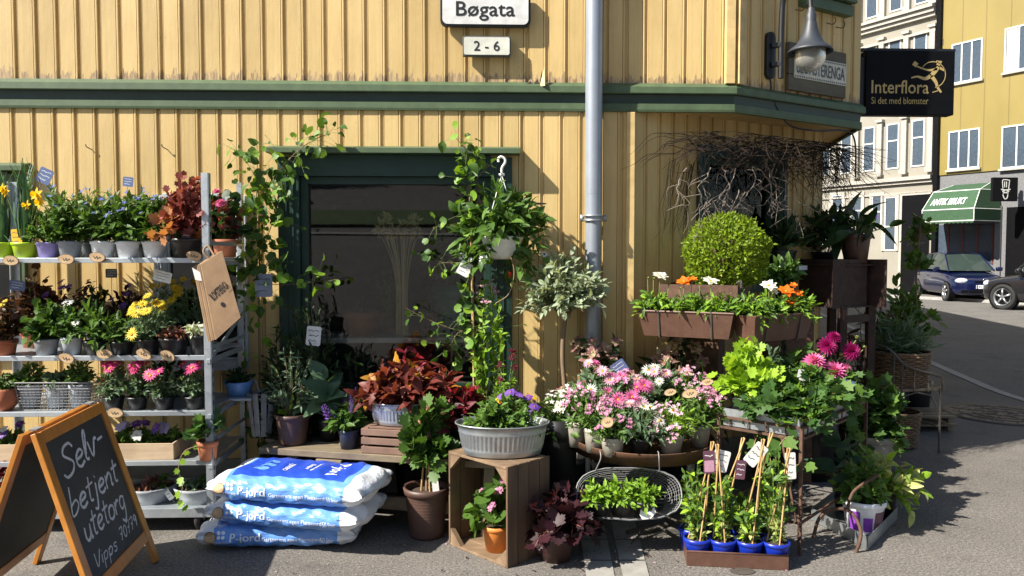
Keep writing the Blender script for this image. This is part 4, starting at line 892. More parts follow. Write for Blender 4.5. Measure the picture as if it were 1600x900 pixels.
for x0, y0, x1, y1 in ((1363, 306, 1379, 352), (1383, 308, 1402, 392), (1331, 305, 1348, 350), (1300, 305, 1318, 350)):
    s0, z1 = FP(x0, y0); s1 = FP(x1, y0)[0]; z0 = FP(x0, y1)[1]; bwin(s0, s1, z0, z1, tr=.45)
    m = M(); fbox(m, s0 - .1, s0, z0, z1 + .1, 0, .05, 'beige_trim'); fbox(m, s1, s1 + .1, z0, z1 + .1, 0, .05, 'beige_trim'); fbox(m, s0, s1, z1, z1 + .1, 0, .05, 'beige_trim'); obj('window_surround', m, bb)
m = M(); s0, z1 = FP(1411, 306); fbox(m, s0, -.2, -.1, z1, .0, .03, 'sign_black'); fbox(m, s0 - .1, s0, -.1, z1 + .1, 0, .06, 'beige_trim'); fbox(m, s0, -.15, z1, z1 + .1, 0, .06, 'beige_trim'); obj('doorway', m, bb)
# kerb-side pavement across the street
m = M(); a, b_ = FO + FD * -30, FO + FD * 30; q = 2.2
m.add([a + Vector((0, 0, .0)), b_ + Vector((0, 0, .0)), b_ + FN * q, a + FN * q], [(3, 2, 1, 0)], 'asphalt_pavement'); m.add([a + FN * q, b_ + FN * q, b_ + FN * (q + .01) + Vector((0, 0, -.1)), a + FN * (q + .01) + Vector((0, 0, -.1))], [(0, 3, 2, 1)], 'granite'); structure('far_pavement', m)

# ------------------------------------------------------------------ cars
def car(name, label, loc, head, paint, L=4.2, W=1.76, H=1.48, tall=0, plate=None, rim='alloy', wheel_r=.315, dark=False):
    """head: angle of the front in the ground plane; x = forward"""
    root = thing(name, label, 'car', loc, None, head)
    hl = L / 2; w = W / 2; k = H / 1.48
    st = [(hl, .50, .30, .52, .60), (hl - .06, .72, .22, .60, .70), (hl - .25, .92, .18, .66, .78), (hl - .7, .985, .17, .70, .86), (hl - 1.15, 1, .17, .74, .93), (hl - 1.6, 1, .17, .78, .97), (0, 1, .17, .80, .98), (-hl + 1.2, 1, .17, .80, 1.0), (-hl + .5, .97, .18, .80, 1.0), (-hl + .12, .88, .24, .76, .97), (-hl, .74, .32, .68, .90)]
    m = M(); V = []; n = 10
    for x, ww, zb, zm, zt in st:
        a = w * ww; zb, zm, zt = zb * k, zm * k, zt * k
        half = [(a * .80, zb), (a * .97, zb + .08), (a, zb + (zm - zb) * .55), (a * .985, zm), (a * .84, zt)]
        V += [(x, y, z) for y, z in half] + [(x, -y, z) for y, z in reversed(half)]
    f = [(i * n + j, i * n + (j + 1) % n, (i + 1) * n + (j + 1) % n, (i + 1) * n + j) for i in range(len(st) - 1) for j in range(n)]
    f += [tuple(range(n - 1, -1, -1)), tuple((len(st) - 1) * n + j for j in range(n))]; m.add(V, f, paint); o = obj('body', m, root, True); sb = o.modifiers.new('sub', 'SUBSURF'); sb.levels = sb.render_levels = 2
    # greenhouse
    g = [(hl - 1.02, .80, .93), (hl - 1.75, .63, 1.42), (hl - 2.3, .645, H / k), (-hl + 1.1, .63, 1.45), (-hl + .55, .60, 1.36), (-hl + .18, .74, .98)]
    if tall: g = [(hl - 1.05, .82, .95), (hl - 1.62, .70, 1.44), (hl - 2.2, .70, H / k), (-hl + .8, .69, 1.46), (-hl + .3, .66, 1.40), (-hl + .1, .76, 1.0)]
    def ring(i, lift=0, grow=0): x, y, z = g[i]; return (x, w * y + grow, z * k + lift)
    m = M(); base_z = .93 * k
    xs = [q[0] for q in g]
    # roof skin
    V = [(ring(i)[0], s * (ring(i)[1]), ring(i)[2]) for i in (1, 2, 3, 4) for s in (1, .5, 0, -.5, -1)]; V = [(x, y, z + .035 * (1 - (y / (w * .65)) ** 2)) for x, y, z in V]
    m.add(V, [(i * 5 + j, i * 5 + j + 1, (i + 1) * 5 + j + 1, (i + 1) * 5 + j) for i in range(3) for j in range(4)], paint)
    for s in (1, -1):
        tube(m, [(ring(0)[0], s * ring(0)[1], ring(0)[2]), (ring(1)[0], s * ring(1)[1], ring(1)[2])], .03, paint, 6); tube(m, [(ring(i)[0], s * ring(i)[1], ring(i)[2]) for i in (1, 2, 3, 4)], .028, paint, 6)
        tube(m, [(ring(5)[0], s * ring(5)[1], ring(5)[2]), (ring(4)[0], s * ring(4)[1], ring(4)[2])], .06, paint, 6)
        mx = (g[2][0] + g[3][0]) / 2; bar(m, (mx - .02, s * w * .90, .97 * k), (mx - .08, s * w * .645, g[2][2] * k - .02), .09, .02, 'sign_black', up=(0, s, 0))
    obj('roof', m, root, True)
    gl = M(); b0 = lambda x: (x, w * .88, .96 * k)
    for s in (1, -1):
        lowx = [g[0][0], g[1][0] + .1, g[2][0], g[3][0], g[4][0], g[5][0]]; V = [(x, s * w * .875, .95 * k) for x in lowx[:1]] + []
        V = [(g[0][0], s * w * .80, g[0][2] * k)] + [(x, s * w * .885, .96 * k) for x in (g[1][0], g[2][0], g[3][0], g[4][0])] + [(g[5][0], s * w * .76, g[5][2] * k)] + [(g[i][0], s * w * g[i][1], g[i][2] * k) for i in (4, 3, 2, 1)]
        gl.add(V, [(0, 1, 9), (1, 2, 8, 9), (2, 3, 7, 8), (3, 4, 6, 7), (4, 5, 6)], 'car_glass')
    a, b_ = ring(0), ring(1); gl.add([(a[0], a[1], a[2]), (a[0] + .10, 0, a[2]), (a[0], -a[1], a[2]), (b_[0], -b_[1], b_[2]), (b_[0] + .06, 0, b_[2] + .03), (b_[0], b_[1], b_[2])], [(0, 1, 4, 5), (1, 2, 3, 4)], 'car_glass'); obj('windscreen', gl, root, True)
    a, b_ = ring(5), ring(4); g2 = M(); g2.add([(a[0], a[1], a[2]), (a[0], -a[1], a[2]), (b_[0], -b_[1], b_[2]), (b_[0], b_[1], b_[2])], [(0, 1, 2, 3)], 'car_glass'); obj('rear_window', g2, root)
    for x in (hl - .82, -hl + .78):
        for s in (1, -1):
            wr = wheel_r; m = M(); Rm = Matrix.Rotation(math.radians(90), 3, 'X')
            def lat(mm, prof, mat, n=28):
                t_ = M(); lathe(t_, prof, mat, n, cap0=False); v = np.concatenate(t_.V) @ np.array(Rm).T; v = v * [1, s, 1] + [x, s * (w - .10), wr - .0]; mm.add(v, [tuple(q) for q in np.concatenate(t_.L).reshape(-1, 4)], mat)
            lat(m, [(wr * .66, .08), (wr * .72, -.11), (wr * .95, -.115), (wr, -.08), (wr, .08), (wr * .95, .11)], 'tyre'); wh = obj('wheel', m, root, True)
            m = M(); lat(m, [(wr * 1.13, -.09), (wr * 1.13, .06)], 'sign_black'); lat(m, [(wr * 1.13, -.085), (.001, -.083)], 'sign_black'); obj('wheel_arch', m, wh, True)
            m = M(); lat(m, [(wr * .68, -.115), (wr * .6, -.10), (wr * .6, -.02)], rim)
            for q in range(5): 
                aa = q * 1.2566 + .3; p0_ = Vector((x, s * (w + .005), wr)); bar(m, p0_, p0_ + Vector((math.cos(aa) * wr * .64, 0, math.sin(aa) * wr * .64)), .05, .03, rim, up=(0, 1, 0))
            lat(m, [(wr * .16, -.12), (.001, -.125)], rim); obj('rim', m, wh, True)
    for s in (1, -1):
        m = M(); ax = Vector((hl - .20, s * w * .70, .64 * k)); R_ = Matrix.Rotation(s * .55, 3, 'Z')
        t_ = M(); lathe(t_, [(.001, .11), (.09, .09), (.13, .03), (.13, -.04)], 'headlight', 20, cap0=False); v = np.concatenate(t_.V); v = np.stack([v[:, 2], v[:, 0] * 1.45, v[:, 1] * .72], 1) @ np.array(R_).T + np.array(ax); m.add(v, [tuple(q) for q in np.concatenate(t_.L).reshape(-1, 4)], 'headlight'); obj('headlight', m, root, True)
        m = M(); box(m, (hl - 1.32, s * (w + .10), .98 * k), (.12, .20, .14), paint); mo = obj('wing_mirror', m, root, True, bevel=.04)
        m = M(); 
        for xx in (hl - 1.7, hl - 2.6): box(m, (xx - .75, s * (w + .002), .76 * k), (.16, .03, .03), 'sign_black' if dark else paint)
        obj('door_handle', m, root, bevel=.008)
    m = M(); box(m, (hl - .015, 0, .63 * k), (.06, .62, .045), 'sign_black'); box(m, (hl + .0, 0, .33 * k), (.05, .95, .10), 'sign_black'); box(m, (hl - .06, .58, .33 * k), (.06, .2, .09), 'sign_black'); box(m, (hl - .06, -.58, .33 * k), (.06, .2, .09), 'sign_black'); obj('grille', m, root, bevel=.015)
    m = M(); tube(m, [(hl + .025, .07 * math.cos(a), .66 * k + .07 * math.sin(a)) for a in np.linspace(0, 6.283, 21)[:-1]], .010, 'chrome', 6, True)
    for pts in ([(-.045, .045), (-.02, -.05), (0, .0), (.02, -.05), (.045, .045)],): tube(m, [(hl + .025, a, .66 * k + b_) for a, b_ in pts], .008, 'chrome', 5)
    obj('badge', m, root, True)
    m = M(); box(m, (hl + .025, 0, .47 * k), (.02, .52, .115), 'plate_white'); box(m, (hl + .037, -.235, .47 * k), (.003, .045, .11), 'card_blue')
    if plate: text(m, plate, .22, .07, (hl + .0355, -.07, .47 * k), (0, 1, 0), ZA, (1, 0, 0), 'letter_black', .001)
    obj('number_plate', m, root); return root
p = G(1494, 473); p = CAM * Vector((1, 1, 0)).length * 0 + S(1500, 471, -.1)
car('parked_car', 'dark blue hatchback parked facing the street under the green awning', p + Vector((.75, 1.35, 0)), math.radians(-101), 'car_blue', H=1.6, plate='KR')
p = S(1549, 484, -.1); hd = camxy(-.42, .91).normalized(); sd = Vector((hd.y, -hd.x, 0))
car('parked_car', 'black sport utility car parked at the right, tail towards the viewer', p - hd * 1.40 + sd * .92 + Vector((.34, 0, 0)), math.atan2(hd.y, hd.x), 'car_black', 4.5, 1.85, 1.66, 1, None, 'alloy', .36, True)
p = S(1385, 468, -.1)
car('parked_car', 'white car mostly hidden behind the dark potted plants', p + Vector((.2, 6.2, 0)), math.radians(-75), 'car_white')

m = M(); m.add([(-60, -31, 5.02 + .09), (60, -31, 5.02 + .09), (60, -17.5, 2.60 + .06), (-60, -15.2, 2.22 + .06)], [(0, 1, 2, 3)], 'lawn'); structure('verge', m)
m = M(); V = []
for i in range(41): x = -30 + i * 1.5; y = -14.6 + .05 * x - .004 * x * x * (x > 0); z = -.1 + (-4.5 - y) * 5.3 / 25.5 + .05; V += [(x, y, z), (x, y - .35, z + .07)]
m.add(V, [(2 * i, 2 * i + 2, 2 * i + 3, 2 * i + 1) for i in range(40)], 'granite'); structure('far_kerb', m)
# trees on the far side of the road behind the viewer, seen only as the dark top of the window reflections
for i, (x, y, h, lab) in enumerate(((-16, -33, 9, 'tree furthest left in the window reflection'), (-9, -35, 11, 'tall tree left of centre in the window reflection'), (-2, -33, 9.5, 'tree at the centre of the window reflection'), (5, -36, 11, 'tall tree right of centre in the window reflection'), (12, -33, 9, 'tree furthest right in the window reflection'))):
    root = thing('broadleaf_tree', lab, 'tree', (x, y, 5.2), 'trees across the road')
    m = M(); tube(m, [(0, 0, 0), (.1, 0, h * .3), (0, .1, h * .7)], [.3, .22, .1], 'bark_dark', 8)
    for a in range(5): tube(m, [(0, 0, h * .3 + a * .4), (1.6 * math.cos(a * 1.3), 1.6 * math.sin(a * 1.3), h * .55 + a * .3)], [.12, .05], 'bark_dark', 6)
    obj('trunk', m, root, True)
    n = 3600; P = rng.normal(size=(n, 3)); P /= np.linalg.norm(P, axis=1, keepdims=True); P *= (rng.random((n, 1)) ** .4) * [4.4, 3.4, h * .48]; P[:, 2] += h * .52
    m = M(); inst(m, SMALL, frames(rng.normal(size=(n, 3)), rng.normal(size=(n, 3))), P, np.full(n, .8), 'leaf_dark', rng.random(n)); obj('crown', m, root)
# ------------------------------------------------------------------ helpers that take photo pixels at the thing's own distance
def px_plant(name, label, loc, pot, fols, group=None, flowers=(), cat='potted plant', potname='pot'):
    k = mpp(loc); w, h, pm, style = pot; ff = []
    for f in fols:
        f = dict(f); hh = h * k
        for q in ('W', 'H', 'Dp', 'ls', 'rise'):
            if q in f: f[q] = f[q] * k
        dx, dz = f.pop('off', (0, 0)); f['base'] = (dx * k, f.pop('dy', 0) * k, hh * .88 + dz * k); f['sr'] = f.get('sr', .0013); ff.append(f)
    fl = [dict(q, s=q['s'] * k / 2, lift=q.get('lift', 4) * k) for q in flowers]
    return potted(name, label, loc, (w * k / 2, h * k, pm, style), ff, group, cat, fl, potname)
def label_card(label, p, w, h, mat, roll=0, stake=0, yaw=0, pitch=0, name='plant_label', lines=True, mat2=None, group='plant labels'):
    root = thing(name, label, 'plant label', p, group)
    R_ = (Matrix.Rotation(yaw, 3, 'Z') @ Matrix.Rotation(pitch, 3, 'X') @ Matrix.Rotation(roll, 3, 'Y')); ax, az, ay = R_ @ Vector((1, 0, 0)), R_ @ Vector((0, 0, 1)), R_ @ Vector((0, -1, 0))
    m = M(); prism(m, rrect(w, h, min(w, h) * .12, 3), -ay * .0006, ax, az, ay, .0012, mat); obj('card', m, root)
    if lines:
        m = M(); ink = 'card_ink' if mat in ('card_white', 'number_white', 'card_grey', 'card_yellow') else 'card_white'
        for i in range(3): 
            zz = h * (.28 - .26 * i); ribbon(m, [(-w * .36 + j * w * .72 / 8, zz + random.uniform(-.04, .04) * h) for j in range(9 - 2 * (i == 2))], h * .035, (0, 0, 0), ax, az, ay, ink, .0009)
        if mat2: prism(m, rrect(w * .85, h * .5, w * .1, 3), -az * h * .18, ax, az, ay, .0012, mat2)
        obj('print', m, root)
    if stake: m = M(); tube(m, [-az * h * .45 + ay * .002 * 0, -az * (h * .45 + stake)], .0016, 'wire_steel', 5); obj('stake', m, root, True)
    return root
def wood_tag(label, p, r, roll=0, tilt=0, tall=.62):
    root = thing('wooden_price_tag', label, 'price tag', p, 'wood slice price tags')
    m = M(); pts = [(r * math.cos(a) * (1 + .05 * math.sin(3 * a + p[0] * 9)), r * tall * math.sin(a)) for a in np.linspace(0, 2 * math.pi, 19)[:-1]]
    R_ = Matrix.Rotation(tilt, 3, 'X') @ Matrix.Rotation(roll, 3, 'Y'); ax, az, ay = R_ @ Vector((1, 0, 0)), R_ @ Vector((0, 0, 1)), R_ @ Vector((0, -1, 0))
    prism(m, pts, -ay * .003, ax, az, ay, .007, 'bark'); prism(m, [(a * .93, b * .92) for a, b in pts], ay * .0037, ax, az, ay, .001, 'slice_wood'); obj('slice', m, root)
    m = M(); ribbon(m, catmull([(-r * .4, r * .1), (-r * .2, -r * .2), (0, r * .15), (r * .1, -r * .2), (r * .35, r * .1), (r * .45, -r * .1)], 3), r * .09, (0, 0, 0), ax, az, ay, 'bark_dark', .0053); obj('pencil_mark', m, root)
    return root

# ------------------------------------------------------------------ trolley rack
RY0, RY1 = 4.11, 4.68
RXR = at(330, RY0, 1).x; RXL = RXR - 1.36
zr = [D(200, y, RY0).z for y in (403, 556, 643, 721, 796)]
rack = thing('plant_trolley', 'galvanised steel plant trolley with shelves full of pots on small wheels', 'plant rack', ((RXL + RXR) / 2, RY0, 0)); ro = Vector(rack.location)
for x, sx in ((RXL, 1), (RXR, -1)):
    for y, sy in ((RY0, 1), (RY1, -1)):
        m = M(); p = Vector((x, y, 0)) - ro
        box(m, p + Vector((sx * .0, sy * .012, 1.03)), (.004, .036, 1.78), 'rack_steel'); box(m, p + Vector((sx * .018, -sy * .004, 1.03)), (.036, .004, 1.78), 'rack_steel')
        for z in np.arange(.25, 1.85, .05): box(m, p + Vector((-sx * .0023, sy * .012, z)), (.0012, .010, .022), 'sign_black')
        obj('post', m, rack)
for i, z in enumerate(zr):
    m = M(); c = Vector(((RXL + RXR) / 2, (RY0 + RY1) / 2, z)) - ro; w, d = RXR - RXL - .05, RY1 - RY0 - .02; hh = .026 if i < 4 else .05
    box(m, c + Vector((0, 0, -.004)), (w, d, .006), 'rack_steel'); box(m, c + Vector((0, -d / 2 - .002, -hh / 2)), (w, .004, hh), 'rack_steel'); box(m, c + Vector((0, d / 2 + .002, -hh / 2)), (w, .004, hh), 'rack_steel')
    for s in (1, -1): box(m, c + Vector((s * (w / 2 + .012), 0, -.03)), (.02, d + .04, .025), 'rack_steel')
    obj('shelf' if i < 4 else 'base_deck', m, rack, bevel=.0015)
for z in (1.55, 1.0, .5): m = M(); bar(m, Vector((RXR, RY0, z)) - ro, Vector((RXR, RY1, z + .0)) - ro, .006, .02, 'rack_steel'); obj('side_brace', m, rack)
m = M(); bar(m, Vector((RXR + .006, RY0, .95)) - ro, Vector((RXR + .006, RY1, 1.16)) - ro, .004, .025, 'rack_steel'); obj('side_brace', m, rack)
for x in (RXR - .10, RXL + .12):
    for y in (RY0 + .07, RY1 - .08):
        m = M(); p = Vector((x, y, 0)) - ro; box(m, p + Vector((0, 0, .122)), (.07, .09, .008), 'rack_steel')
        for s in (1, -1): prism(m, [(-.03, .118), (.03, .118), (.012, .05), (-.012, .05)], p + Vector((s * .021, 0, 0)), YN, ZA, XA, .003, 'rack_steel')
        ca = obj('caster', m, rack); m = M(); t_ = M(); lathe(t_, [(.001, -.016), (.05, -.016), (.06, -.01), (.06, .01), (.05, .016), (.001, .016)], 'rubber', 24, cap0=False); v = np.concatenate(t_.V); v = np.stack([v[:, 2], v[:, 0], v[:, 1]], 1) + np.array(p + Vector((0, 0, .06))); m.add(v, [tuple(q) for q in np.concatenate(t_.L).reshape(-1, 4)], 'rubber'); obj('wheel', m, ca, True)
def rk(px, lvl, label, pot, fols, row=0, group=None, flowers=(), name='potted_plant', **kw):
    return px_plant(name, label, at(px, (RY0 + .068, RY0 + .42)[row] + kw.pop('dy', 0), zr[lvl]), pot, fols, group, flowers, **kw)
g1, g2, g3 = 'pots on the top rack shelf', 'pots on the second rack shelf', 'pots on the third rack shelf'
daff = dict(H=112, n=34, lps=1, leaf=BLADE, ls=112, mat='leaf_daff', t0=.0, up=3.2, sr=.001, jit=.2)
def daffs(px, label, flw):
    loc = at(px, RY0 + .12, zr[0]); k = mpp(loc); r = rk(px, 0, label, (38, 24, 'pot_lime', 'plain'), [dict(W=20, H=20, n=4, lps=3, leaf=BLADE, ls=40, mat='leaf_daff')], 0, g1)
    m = M(); n = 44; a = rng.uniform(0, 6.28, n); e = rng.uniform(.02, .36, n); d = np.stack([np.cos(a) * np.sin(e), np.sin(a) * np.sin(e), np.cos(e)], 1)
    inst(m, BLADE, frames(d, np.stack([np.cos(a), np.sin(a), 0 * a], 1)), np.stack([np.cos(a), np.sin(a), 0 * a], 1) * .02 + [0, 0, 20 * k], rng.uniform(70, 128, n) * k, 'leaf_daff', rng.random(n)); obj('leaves', m, r, True)
    m = M()
    for dx, dz, s in flw: P = Vector((dx * k, -.04, dz * k)); tube(m, [(0, 0, 20 * k), P * .6 + Vector((0, 0, .02)), P], .003, 'stem_green', 5); put(r, 'daffodil', P, Vector((-.3, -1, .15)), s * k)
    obj('flower_stalks', m, r, True); return r
daffs(4, 'leftmost lime green pot of daffodils, cut by the picture edge', [(10, 105, 9), (-12, 85, 9)]); daffs(40, 'lime green pot of yellow daffodils beside the purple pot', [(26, 96, 12), (30, 84, 10), (10, 80, 9), (-20, 100, 8)])
rk(75, 0, 'small purple pot with fine upright foliage on the top shelf', (32, 24, 'pot_purple', 'plain'), [dict(W=62, H=55, n=60, lps=9, leaf=LANCE, ls=13, mat='leaf_mid', up=.9)], 0, g1)
for px, pm, lab, H, flw in ((110, 'pot_grey', 'dark grey pot of a bushy green shrub, between purple and white pots', 72, 0), (161, 'pot_white', 'leftmost of three white pots with blue flowered shrubs', 72, 6), (200, 'pot_white', 'middle one of three white pots with blue flowered shrubs', 78, 8), (241, 'pot_white', 'white pot with blue flowers closest to the red heuchera', 72, 4)):
    rk(px, 0, lab, (35, 26, pm, 'plain'), [dict(W=76, H=H, n=64, lps=11, leaf=OVAL, ls=15, mat='leaf_green', t0=.12, up=.5)], 0, g1, [dict(k=['blue_star'], n=flw, s=9)] if flw else ())
for px, lab in ((92, 'tall green shrub in the back row above the purple pot'), (140, 'tall green shrub in the back row above the gap left of the white pots'), (186, 'tall green shrub in the back row between first and second white pots'), (222, 'tall green shrub in the back row nearest the red heuchera')):
    rk(px, 0, lab, (34, 26, 'pot_black', 'plain'), [dict(W=76, H=84, n=60, lps=11, leaf=LANCE, ls=14, mat='leaf_green', t0=.12, up=.8)], 1, g1, [dict(k=['blue_star'], n=5, s=8)])
rk(292, 0, 'red and copper heuchera in a black pot at the end of the top shelf', (50, 30, 'pot_black', 'plain'), [dict(W=80, H=112, n=60, lps=8, leaf=MAPLE, ls=13, mat='leaf_red', t0=.35, up=.4, stem='stem_red'), dict(W=85, H=34, n=10, lps=3, leaf=MAPLE, ls=22, mat='leaf_orange', t0=.6, e0=-.5, stem='stem_red', off=(-12, 0), dy=-12, rise=8)], 0, g1)
rk(352, 0, 'terracotta pot with dark red and green leaves behind the front post', (38, 28, 'terracotta', 'rim'), [dict(W=78, H=80, n=30, lps=7, leaf=ROUND, ls=17, mat='leaf_dark', t0=.2, mats2=('leaf_red', .4))], 1, g1, [dict(k=['dahlia_pink'], n=2, s=16)], dy=.02)
# second shelf
rk(8, 1, 'terracotta pot with brown foliage at the left edge of the second shelf', (36, 24, 'terracotta', 'rim'), [dict(W=66, H=72, n=46, lps=9, leaf=ROUND, ls=11, mat='leaf_brown', t0=.1)], 0, g2, [dict(k=['yellow_daisy'], n=3, s=10)])
rk(52, 1, 'terracotta pot with tall brown foliage in the back row of the second shelf', (36, 26, 'terracotta', 'rim'), [dict(W=80, H=100, n=60, lps=10, leaf=ROUND, ls=12, mat='leaf_brown', t0=.1)], 1, g2)
rk(73, 1, 'grey pot with glossy round dark green leaves on the second shelf', (36, 25, 'pot_grey', 'plain'), [dict(W=76, H=58, n=60, lps=9, leaf=ROUND, ls=13, mat='leaf_green', t0=.1, e0=-.2, rise=4)], 0, g2, [dict(k=['white_daisy'], n=2, s=16, front=False)])
rk(113, 1, 'light grey pot with a white marguerite and green leaves', (32, 28, 'pot_light_grey', 'plain'), [dict(W=68, H=56, n=50, lps=9, leaf=OVAL, ls=13, mat='leaf_green', t0=.1)], 0, g2, [dict(k=['white_daisy'], n=3, s=17, front=False)])
rk(149, 1, 'black pot with a fresh green leaf rosette, right of the light grey pot', (36, 22, 'pot_black', 'plain'), [dict(W=70, H=52, n=30, lps=8, leaf=LANCE, ls=22, mat='leaf_mid', t0=.15, e0=-.1, rise=4)], 0, g2)
rk(191, 1, 'black pot with a low green rosette, left of the yellow daisies', (36, 21, 'pot_black', 'plain'), [dict(W=62, H=36, n=26, lps=7, leaf=LANCE, ls=19, mat='leaf_green', t0=.15, e0=-.1, rise=3)], 0, g2)
rk(232, 1, 'black pot with a large bunch of bright yellow daisies', (36, 24, 'pot_black', 'plain'), [dict(W=84, H=68, n=50, lps=10, leaf=FERNY, ls=12, mat='leaf_grey_green', t0=.1)], 0, g2, [dict(k=['yellow_daisy'], n=17, s=19)])
rk(262, 1, 'yellow daisies in the back row above the reddish stonecrop', (36, 24, 'pot_black', 'plain'), [dict(W=80, H=86, n=40, lps=9, leaf=FERNY, ls=12, mat='leaf_grey_green', t0=.1)], 1, g2, [dict(k=['yellow_daisy'], n=11, s=18)])
rk(300, 1, 'shaded yellow daisies in the back row beside the paper bags', (36, 24, 'pot_black', 'plain'), [dict(W=76, H=84, n=36, lps=9, leaf=FERNY, ls=12, mat='leaf_grey_green', t0=.1)], 1, g2, [dict(k=['yellow_daisy'], n=8, s=17)], dy=.06)
rk(272, 1, 'wide black pot with low reddish stonecrop', (44, 26, 'pot_black', 'plain'), [dict(W=58, H=18, n=60, lps=6, leaf=SMALL, ls=8, mat='leaf_sedum', t0=.2)], 0, g2)
rk(313, 1, 'black pot with pale green succulents and a picture label', (34, 30, 'pot_black', 'plain'), [dict(W=46, H=24, n=18, lps=8, leaf=OVAL, ls=11, mat='leaf_pale', t0=.4)], 0, g2)
for px, lab, mt in ((104, 'dark leaved plant behind the light grey pot', 'leaf_plum'), (150, 'dark leaved plant with red blooms behind the green rosette', 'leaf_dark'), (196, 'dark purple plant behind the low rosette and yellow daisies', 'leaf_plum')):
    rk(px, 1, lab, (34, 24, 'pot_black', 'plain'), [dict(W=72, H=78, n=40, lps=9, leaf=OVAL, ls=13, mat=mt, t0=.1)], 1, g2, [dict(k=[('pansy_violet', 'maroon_pompon')[px % 4 == 2]], n=4, s=15)])
# third shelf
rk(8, 2, 'round terracotta ball pot with a small dark green plant', (34, 34, 'terracotta', 'ball'), [dict(W=46, H=30, n=24, lps=7, leaf=OVAL, ls=11, mat='leaf_green', t0=.1)], 0, g3)
pa, pb = at(17, RY0 + .03, zr[2]), at(152, RY0 + .03, zr[2]); k = mpp(pa)
root = thing('wire_basket', 'long silver wire basket holding pots of green seedlings on the third shelf', 'basket', ((pa.x + pb.x) / 2, RY0 + .12, zr[2]), None)
m = M(); hw0, hw1, hd0, hd1, hh = .205, .225, .075, .09, .145
def rim_pt(t, f): 
    hw, hd = hw0 + (hw1 - hw0) * f, hd0 + (hd1 - hd0) * f; pts = rrect(2 * hw, 2 * hd, .04, 3); return [(x, y, hh * f + .004) for x, y in pts]
for f in np.linspace(0, 1, 10): tube(m, [np.array(p) + rng.normal(size=3) * .0012 for p in rim_pt(0, f)], .0035 if f == 1 else .0014, 'wire_steel', 4, True)
A_, B_ = rim_pt(0, 0), rim_pt(0, 1)
def along(P, n):
    P = np.array(P + [P[0]]); L_ = np.concatenate([[0], np.cumsum(np.linalg.norm(np.diff(P, axis=0), axis=1))]); t = np.linspace(0, L_[-1], n + 1)[:-1]; return np.stack([np.interp(t, L_, P[:, i]) for i in range(3)], 1)
for a, b in zip(along(A_, 56), along(B_, 56)): tube(m, [a, (a + b) / 2 + rng.normal(size=3) * .001, b], .0013, 'wire_steel', 4)
obj('wire_mesh', m, root)
for px, lab, mt, H in ((48, 'grey pot of green seedlings at the left of the wire basket', 'leaf_mid', 38), (90, 'grey pot of wispy grey foliage at the middle of the wire basket', 'leaf_grey_green', 24), (126, 'grey pot of green seedlings at the right of the wire basket', 'leaf_mid', 40)):
    px_plant('potted_plant', lab, at(px, RY0 + .12, zr[2] + .006), (34, 36, 'pot_light_grey', 'plain'), [dict(W=50, H=H, n=44, lps=8, leaf=OVAL, ls=10, mat=mt, t0=.1)], 'pots in the wire basket')
for px, lab, nf in ((178, 'pink daisies closest to the wire basket on the third shelf', 7), (215, 'pot of pink daisies second from the wire basket', 5), (257, 'pot of pink daisies third from the wire basket, fullest in bloom', 8), (305, 'pink daisies beside the front post of the rack', 5)):
    rk(px, 2, lab, (32, 20, 'pot_black', 'plain'), [dict(W=54, H=52, n=40, lps=9, leaf=FERNY, ls=11, mat='leaf_grey_green', t0=.1)], 0, 'pink daisies on the rack', [dict(k=['pink_daisy'], n=nf, s=18, lift=16)])
rk(268, 2, 'dark plant standing behind the pink daisies', (34, 24, 'pot_black', 'plain'), [dict(W=100, H=50, n=30, lps=7, leaf=OVAL, ls=12, mat='leaf_dark', t0=.1)], 1, g3)
# fourth shelf: pansy crates
def crate_tray(name, label, c, w, d, h, mat='pale_wood'):
    root = thing(name, label, 'crate', c, 'low wooden trays on the rack'); th = .010
    for nm, cc, ss in (('front_board', (0, -d / 2, h / 2), (w, th, h)), ('back_board', (0, d / 2, h / 2), (w, th, h)), ('end_board', (-w / 2 + th / 2, 0, h / 2), (th, d - th, h * 1.05)), ('end_board', (w / 2 - th / 2, 0, h / 2), (th, d - th, h * 1.05)), ('bottom_board', (0, 0, .006), (w - th * 2, d - th, .008))): m = M(); box(m, cc, ss, mat); obj(nm, m, root, bevel=.0015)
    return root
c = at(228, RY0 + .15, zr[3]); k = mpp(c); crate_tray('wooden_tray', 'pale wooden tray of lilac pansies on the fourth shelf, right of the chalkboard', c, 114 * k, .24, 25 * k); ca_ = c
c2 = at(-12, RY0 + .15, zr[3]); crate_tray('wooden_tray', 'pale wooden tray of violet pansies behind the left edge of the chalkboard', c2, 114 * k, .24, 25 * k)
for j, (c, kinds) in enumerate(((ca_, [['pansy_lilac'], ['pansy_violet', 'pansy_white'], ['pansy_lilac', 'pansy_violet']]), (c2, [['pansy_violet'], ['pansy_white'], ['pansy_violet', 'pansy_white']]))):
    for i, (dx, kd) in enumerate(zip((-34, 0, 34), kinds)):
        px_plant('pansy', 'pansy at the %s of the %s wooden tray' % (('left', 'middle', 'right')[i], ('lilac', 'violet')[j]), Vector((c.x + dx * k, c.y, c.z + .012)), (30, 15, 'pot_black', 'plain'), [dict(W=52, H=26, n=30, lps=7, leaf=OVAL, ls=11, mat='leaf_mid', t0=.15)], 'pansies in the wooden trays', [dict(k=kd, n=3, s=20, lift=9)])
r_ = rk(325, 3, 'small terracotta pot of trailing ivy on the fourth shelf beside the post', (32, 30, 'terracotta', 'rim'), [dict(W=58, H=50, n=14, lps=6, leaf=IVY, ls=20, mat='leaf_ivy', t0=.3)], 0, None, (), dy=-.04)
m = M(); lm = M(); k = mpp(r_.location)
